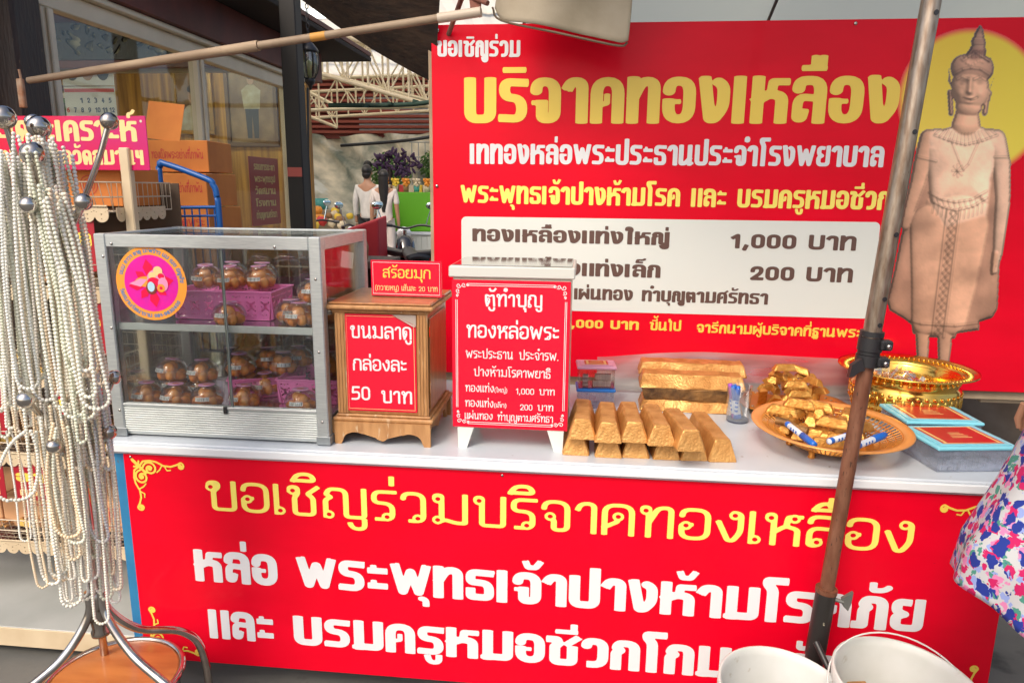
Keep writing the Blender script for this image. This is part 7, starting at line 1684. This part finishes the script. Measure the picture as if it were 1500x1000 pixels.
# woman in a floral blouse at the right edge
FLO = bpy.data.materials.new('floral_cloth'); FLO.use_nodes = True; N_, L_n = FLO.node_tree.nodes, FLO.node_tree.links
pb = N_['Principled BSDF']; pb.inputs['Roughness'].default_value = .8
tc = N_.new('ShaderNodeTexCoord'); last = None
mp = N_.new('ShaderNodeMapping'); nz = N_.new('ShaderNodeTexNoise'); nz.inputs['Scale'].default_value = 38; nz.inputs['Detail'].default_value = 2
mxv = N_.new('ShaderNodeMix'); mxv.data_type = 'VECTOR'; mxv.inputs[0].default_value = .022
L_n.new(tc.outputs['Object'], nz.inputs['Vector']); L_n.new(tc.outputs['Object'], mxv.inputs[4]); L_n.new(nz.outputs['Color'], mxv.inputs[5])
base = (.50, .52, .53, 1); cur = None
for i, (col_, sc_, th, off_) in enumerate((((.26, .34, .66, 1), 50, .30, 3.3), ((.06, .26, .20, 1), 48, .30, 1.7), ((.66, .22, .42, 1), 40, .30, 5.1), ((.52, .008, .11, 1), 46, .34, 0.0), ((.010, .03, .26, 1), 42, .36, 8.4))):
    m2 = N_.new('ShaderNodeMapping'); m2.inputs['Location'].default_value = (off_, off_ * .7, off_ * 1.3); L_n.new(mxv.outputs[1], m2.inputs[0])
    v = N_.new('ShaderNodeTexVoronoi'); v.inputs['Scale'].default_value = sc_; v.inputs['Randomness'].default_value = .95; L_n.new(m2.outputs[0], v.inputs['Vector'])
    wv = N_.new('ShaderNodeTexVoronoi'); wv.inputs['Scale'].default_value = sc_ * 3.4; L_n.new(m2.outputs[0], wv.inputs['Vector'])
    ma = N_.new('ShaderNodeMath'); ma.operation = 'MULTIPLY_ADD'; ma.inputs[1].default_value = .35; L_n.new(wv.outputs['Distance'], ma.inputs[0]); L_n.new(v.outputs['Distance'], ma.inputs[2])
    r1 = N_.new('ShaderNodeMapRange'); r1.inputs[1].default_value = th + .31; r1.inputs[2].default_value = th + .28; L_n.new(ma.outputs[0], r1.inputs[0])
    sep = N_.new('ShaderNodeSeparateColor'); L_n.new(v.outputs['Color'], sep.inputs[0]); gt = N_.new('ShaderNodeMath'); gt.operation = 'GREATER_THAN'; gt.inputs[1].default_value = .36; L_n.new(sep.outputs[i % 3], gt.inputs[0])
    mu = N_.new('ShaderNodeMath'); mu.operation = 'MULTIPLY'; L_n.new(r1.outputs[0], mu.inputs[0]); L_n.new(gt.outputs[0], mu.inputs[1])
    mx = N_.new('ShaderNodeMix'); mx.data_type = 'RGBA'; mx.inputs[7].default_value = col_; L_n.new(mu.outputs[0], mx.inputs[0])
    if cur: L_n.new(cur, mx.inputs[6])
    else: mx.inputs[6].default_value = base
    cur = mx.outputs[2]
L_n.new(cur, pb.inputs['Base Color'])
fp = person('woman in a loose white blouse with pink, blue and green flowers at the right edge', (2.338, -.52, -.02), rad(200), 1.60, WSH, mat('dark_slacks', (.05, .05, .07), .8), True, False, .3, True)
for c in list(fp.children):
    if c.name.startswith('shirt'): bpy.data.objects.remove(c)
b = MB()
def blouse(u, v):
    a = u * 2 * math.pi; z = lerp(1.33, .72, v); w = lerp(.16, .330, v ** 1.25) - .035 * max(0, v - .82) * 5 + .008 * math.sin(a * 6 + v * 2) * v + .006 * math.sin(a * 13 + v * 5) * v; d = lerp(.105, .27, v ** 1.0) + .012 * math.sin(a * 7 + 1 + v * 2) * v + .006 * math.sin(a * 15 + v * 4) * v
    zz_ = z + (.07 * math.cos(a - math.pi) ** 3 * v ** 3 if math.cos(a - math.pi) > 0 else 0)
    return (w * math.cos(a), d * math.sin(a), zz_)
b.grid(blouse, 120, 40); bl = b.build('blouse', FLO, fp); bl.rotation_euler = (0, 0, -rad(200)); solidify(bl, .003)
skin_mesh('blouse_sleeve', [(.0, 0, 1.30, (.15, .10)), (.18, 0, 1.29, .065), (.24, .02, 1.06, .070), (-.18, 0, 1.29, .065), (-.24, .02, 1.06, .070)], [(0, 1), (1, 2), (0, 3), (3, 4)], FLO, fp)

# ------------------------------------------------------------------ motorcycles parked behind the case
def moto(label, loc, rz, red):
    t = thing('motorcycle', label, 'motorcycle', loc, rz); t['group'] = 'motorcycles parked in the passage'
    def wheel(x):
        b = MB(); b.tube([(x + .24 * math.cos(2 * math.pi * q / 28), 0, .29 + .24 * math.sin(2 * math.pi * q / 28)) for q in range(28)], .045, 10, closed=True); w = b.build('wheel', BLACK, t)
        b = MB(); b.tube([(x + .19 * math.cos(2 * math.pi * q / 28), 0, .29 + .19 * math.sin(2 * math.pi * q / 28)) for q in range(28)], .012, 6, closed=True)
        for q in range(10): a = 2 * math.pi * q / 10; b.tube([(x, 0, .29), (x + .19 * math.cos(a), 0, .29 + .19 * math.sin(a))], .005, 5)
        b.build('rim', STEEL, w)
    wheel(-.62); wheel(.62)
    BODY = mat('red_gloss_paint', (.55, .02, .02), .15, coat=.7) if red else mat('black_gloss_paint', (.015, .015, .018), .12, coat=.8)
    skin_mesh('body', [(-.10, 0, .52, (.10, .12)), (-.45, 0, .68, (.12, .10)), (-.80, 0, .78, (.08, .06)), (.20, 0, .50, (.10, .12)), (.42, 0, .78, (.12, .12)), (.50, 0, .98, (.13, .10))], [(0,1),(1,2),(0,3),(3,4),(4,5)], BODY, t)
    b = MB(); b.grid(lambda u, v: (lerp(-.82, .15, u), lerp(-.12, .12, v) * (1 - .4 * u), .84 - .05 * math.sin(u * 3) + .03 * math.cos((v - .5) * 3)), 16, 6); o = b.build('seat', BLACK, t); solidify(o, .06)
    b = MB(); b.tube([(.46, 0, 1.02), (.62, 0, .29)], .022, 8); b.build('fork', STEEL, t); b = MB(); b.tube(smooth_path([(.36, -.34, 1.06), (.44, -.18, 1.08), (.48, 0, 1.04), (.44, .18, 1.08), (.36, .34, 1.06)], 5), .013, 8); hb = b.build('handlebar', BLACK, t)
    for s in (-1, 1):
        b = MB(); b.tube([(.36, .34 * s, 1.06), (.30, .38 * s, 1.055)], .020, 8); b.build('grip', BLACK, hb)
        b = MB(); b.tube([(.43, .24 * s, 1.08), (.44, .30 * s, 1.26)], .006, 6); b.ball((.44, .31 * s, 1.30), .055, 14, 8, (.25, 1.2, .8)); b.build('mirror', mat('mirror_glass', (.55, .66, .66), .05, 1.0), hb)
    b = MB(); b.ball((.58, 0, .98), .085, 14, 10, (.6, 1, .9)); b.build('headlight', mat('lamp_glass', (.65, .68, .68), .08, .3), t); b = MB(); b.ball((-.90, 0, .74), .05, 12, 8, (.6, 1.3, .8)); b.build('tail_light', mat('red_lens', (.6, .02, .01), .15), t)
    b = MB(); b.bevbox(.30, -.05, .62, .72, .05, .66, .01); b.build('mudguard', BODY, t); b = MB(); b.tube([(-.1, -.16, .30), (-.75, -.18, .36)], .035, 10); b.build('exhaust', STEEL, t)
moto('red motorcycle parked behind the display case under the walking couple', (-.95, 6.2, 0), rad(150), True)
moto('black scooter with round mirrors parked nearest the lime green counter', (-.62, 5.9, 0), rad(110), False)
moto('black motorcycle parked beside the shop behind the case roof', (-1.85, 6.9, .0), rad(150), False)
b = MB(); b.add([(-1.36, 5.75, 0), (-.92, 5.75, 0), (-.92, 6.1, 0), (-1.36, 6.1, 0), (-1.36, 5.75, 1.02), (-.92, 5.75, 1.17), (-.92, 6.1, 1.20), (-1.36, 6.1, 1.05)], [(3, 2, 1, 0), (4, 5, 6, 7), (0, 1, 5, 4), (1, 2, 6, 5), (2, 3, 7, 6), (3, 0, 4, 7)])
o = bevel(b.build('red_cover', mat('red_cloth', (.42, .02, .03), .7, bump=.2, bscale=6), None), .02); tag(o, 'dark red cloth cover with a sloping top behind the display case', 'cover')

# ------------------------------------------------------------------ right side: rock, wall, sheet
b = MB(); rs2 = np.random.RandomState(6)
def rockm(u, v):
    a = u * 2 * math.pi; p = v * math.pi; n_ = 1 + .10 * math.sin(3 * a + 1) * math.sin(p * 2) + .06 * math.sin(7 * a + p * 5) + .04 * math.sin(13 * a + p * 9) * math.sin(p)
    return (.50 * n_ * math.sin(p) * math.cos(a), .40 * n_ * math.sin(p) * math.sin(a), .40 - .42 * n_ * math.cos(p) * .95)
b.grid(rockm, 64, 32); o = b.build('boulder', ROCK, None, (3.10, 1.45, -.02)); tag(o, 'rough brown boulder with a sunlit top right of the brass bowl', 'boulder')
b = MB(); b.bevbox(2.6, 2.0, 0, 8, 2.1, 2.2, .01); tag(b.build('dark_wall', mat('dark_green_wall', (.055, .07, .06), .85, col2=(.03, .04, .035), nscale=2), None), 'dark grey green wall behind the boulder at the right', 'wall')
b = MB(); b.add([(2.76, .78, .80), (3.2, .80, .80), (3.2, .80, .93), (2.95, .79, .875)], [(0, 1, 2, 3)]); o = b.build('pale_board', mat('pale_blue_board', (.62, .68, .66), .6), None); solidify(o, .006); tag(o, 'pale triangular board edge sticking out right of the statue print', 'board')
b = MB(); b.bevbox(2.72, .785, .765, 3.4, .815, .795, .003); tag(b.build('wooden_batten', mat('batten_wood', (.4, .3, .2)), None), 'weathered wooden batten under the back banner at the right', 'batten')

# ------------------------------------------------------------------ trees beyond the shop window (seen through it)
LEAF = mat('tree_leaf', (.09, .17, .03), .6, col2=(.04, .09, .015), nscale=.8)
def tree(label, x, y, h, seed, R=2.2):
    t = thing('tree', label, 'tree', (x, y, 0)); b = MB(); rr = random.Random(seed)
    b.tube([(0, 0, 0), (.05, .02, h * .3), (-.05, .05, h * .62)], [.20, .16, .09], 10)
    for k in range(6): a = k * 1.05; b.tube([(0, .02, h * (.35 + .04 * k)), (R * .5 * math.cos(a), R * .5 * math.sin(a), h * (.58 + .05 * k))], [.07, .03], 6)
    b.build('trunk', DWOOD, t); b = MB()
    cl = [(rr.gauss(0, R * .42), rr.gauss(0, R * .42), h * .45 + rr.random() * h * .5, rr.uniform(.35, .8)) for _ in range(42)]
    for (cx, cy, cz, cr) in cl:
        for k in range(75):
            v = Vector((rr.gauss(0, 1), rr.gauss(0, 1), rr.gauss(0, 1))).normalized() * cr * rr.random() ** .35; s = rr.uniform(.05, .10); n = Vector((rr.gauss(0, 1), rr.gauss(0, 1), rr.gauss(0, 1))).normalized(); a_ = n.orthogonal().normalized() * s; c_ = n.cross(a_).normalized() * s * .5; c0 = Vector((cx, cy, cz)) + v
            b.add([c0 - a_, c0 - c_, c0 + a_, c0 + c_], [(0, 1, 2, 3)])
    b.build('crown', LEAF, t)
for i, (x, y, z, R_, lb) in enumerate(((-4.75, 11.8, .1, .55, 'green leafy shrub left of the goods table beside the menu board'), (-2.95, 13.6, .1, .50, 'green leafy shrub behind the shoppers in the hall'), (-1.75, 12.9, 1.42, .35, 'small green potted plant above the lime green counter'))):
    t = thing('potted_shrub', lb, 'shrub', (x, y, z)); rr = random.Random(40 + i); b = MB()
    for k in range(900):
        v = Vector((rr.gauss(0, 1), rr.gauss(0, 1), rr.gauss(0, 1))).normalized() * R_ * rr.random() ** .4; s = rr.uniform(.03, .07); n = Vector((rr.gauss(0, 1), rr.gauss(0, 1), rr.gauss(0, 1))).normalized(); a_ = n.orthogonal().normalized() * s; c_ = n.cross(a_).normalized() * s * .45; c0 = Vector((0, 0, R_ * 1.5 + (.9 if z < 1 else 0))) + v
        b.add([c0 - a_, c0 - c_, c0 + a_, c0 + c_], [(0, 1, 2, 3)])
    b.build('leaves', mat('shrub_leaf', (.12, .26, .05), .6, col2=(.05, .13, .02), nscale=3), t); b = MB(); b.tube([(0, 0, .1), (0, 0, R_ * 1.4 + (.9 if z < 1 else 0))], .03, 8); b.build('stem', DWOOD, t); b = MB(); b.lathe([(.0001, 0), (.12, 0), (.16, .22), (.14, .22), (.0001, .2)], n=16); b.build('pot', FC[2], t)
tree('leafy green tree seen through the left pane of the shop window', -5.6, 7.2, 4.2, 1); tree('leafy green tree seen beside the calendar through the shop window', -7.9, 8.4, 4.6, 2); tree('darker leafy tree farthest left behind the shop', -10.5, 9.5, 5.0, 3)
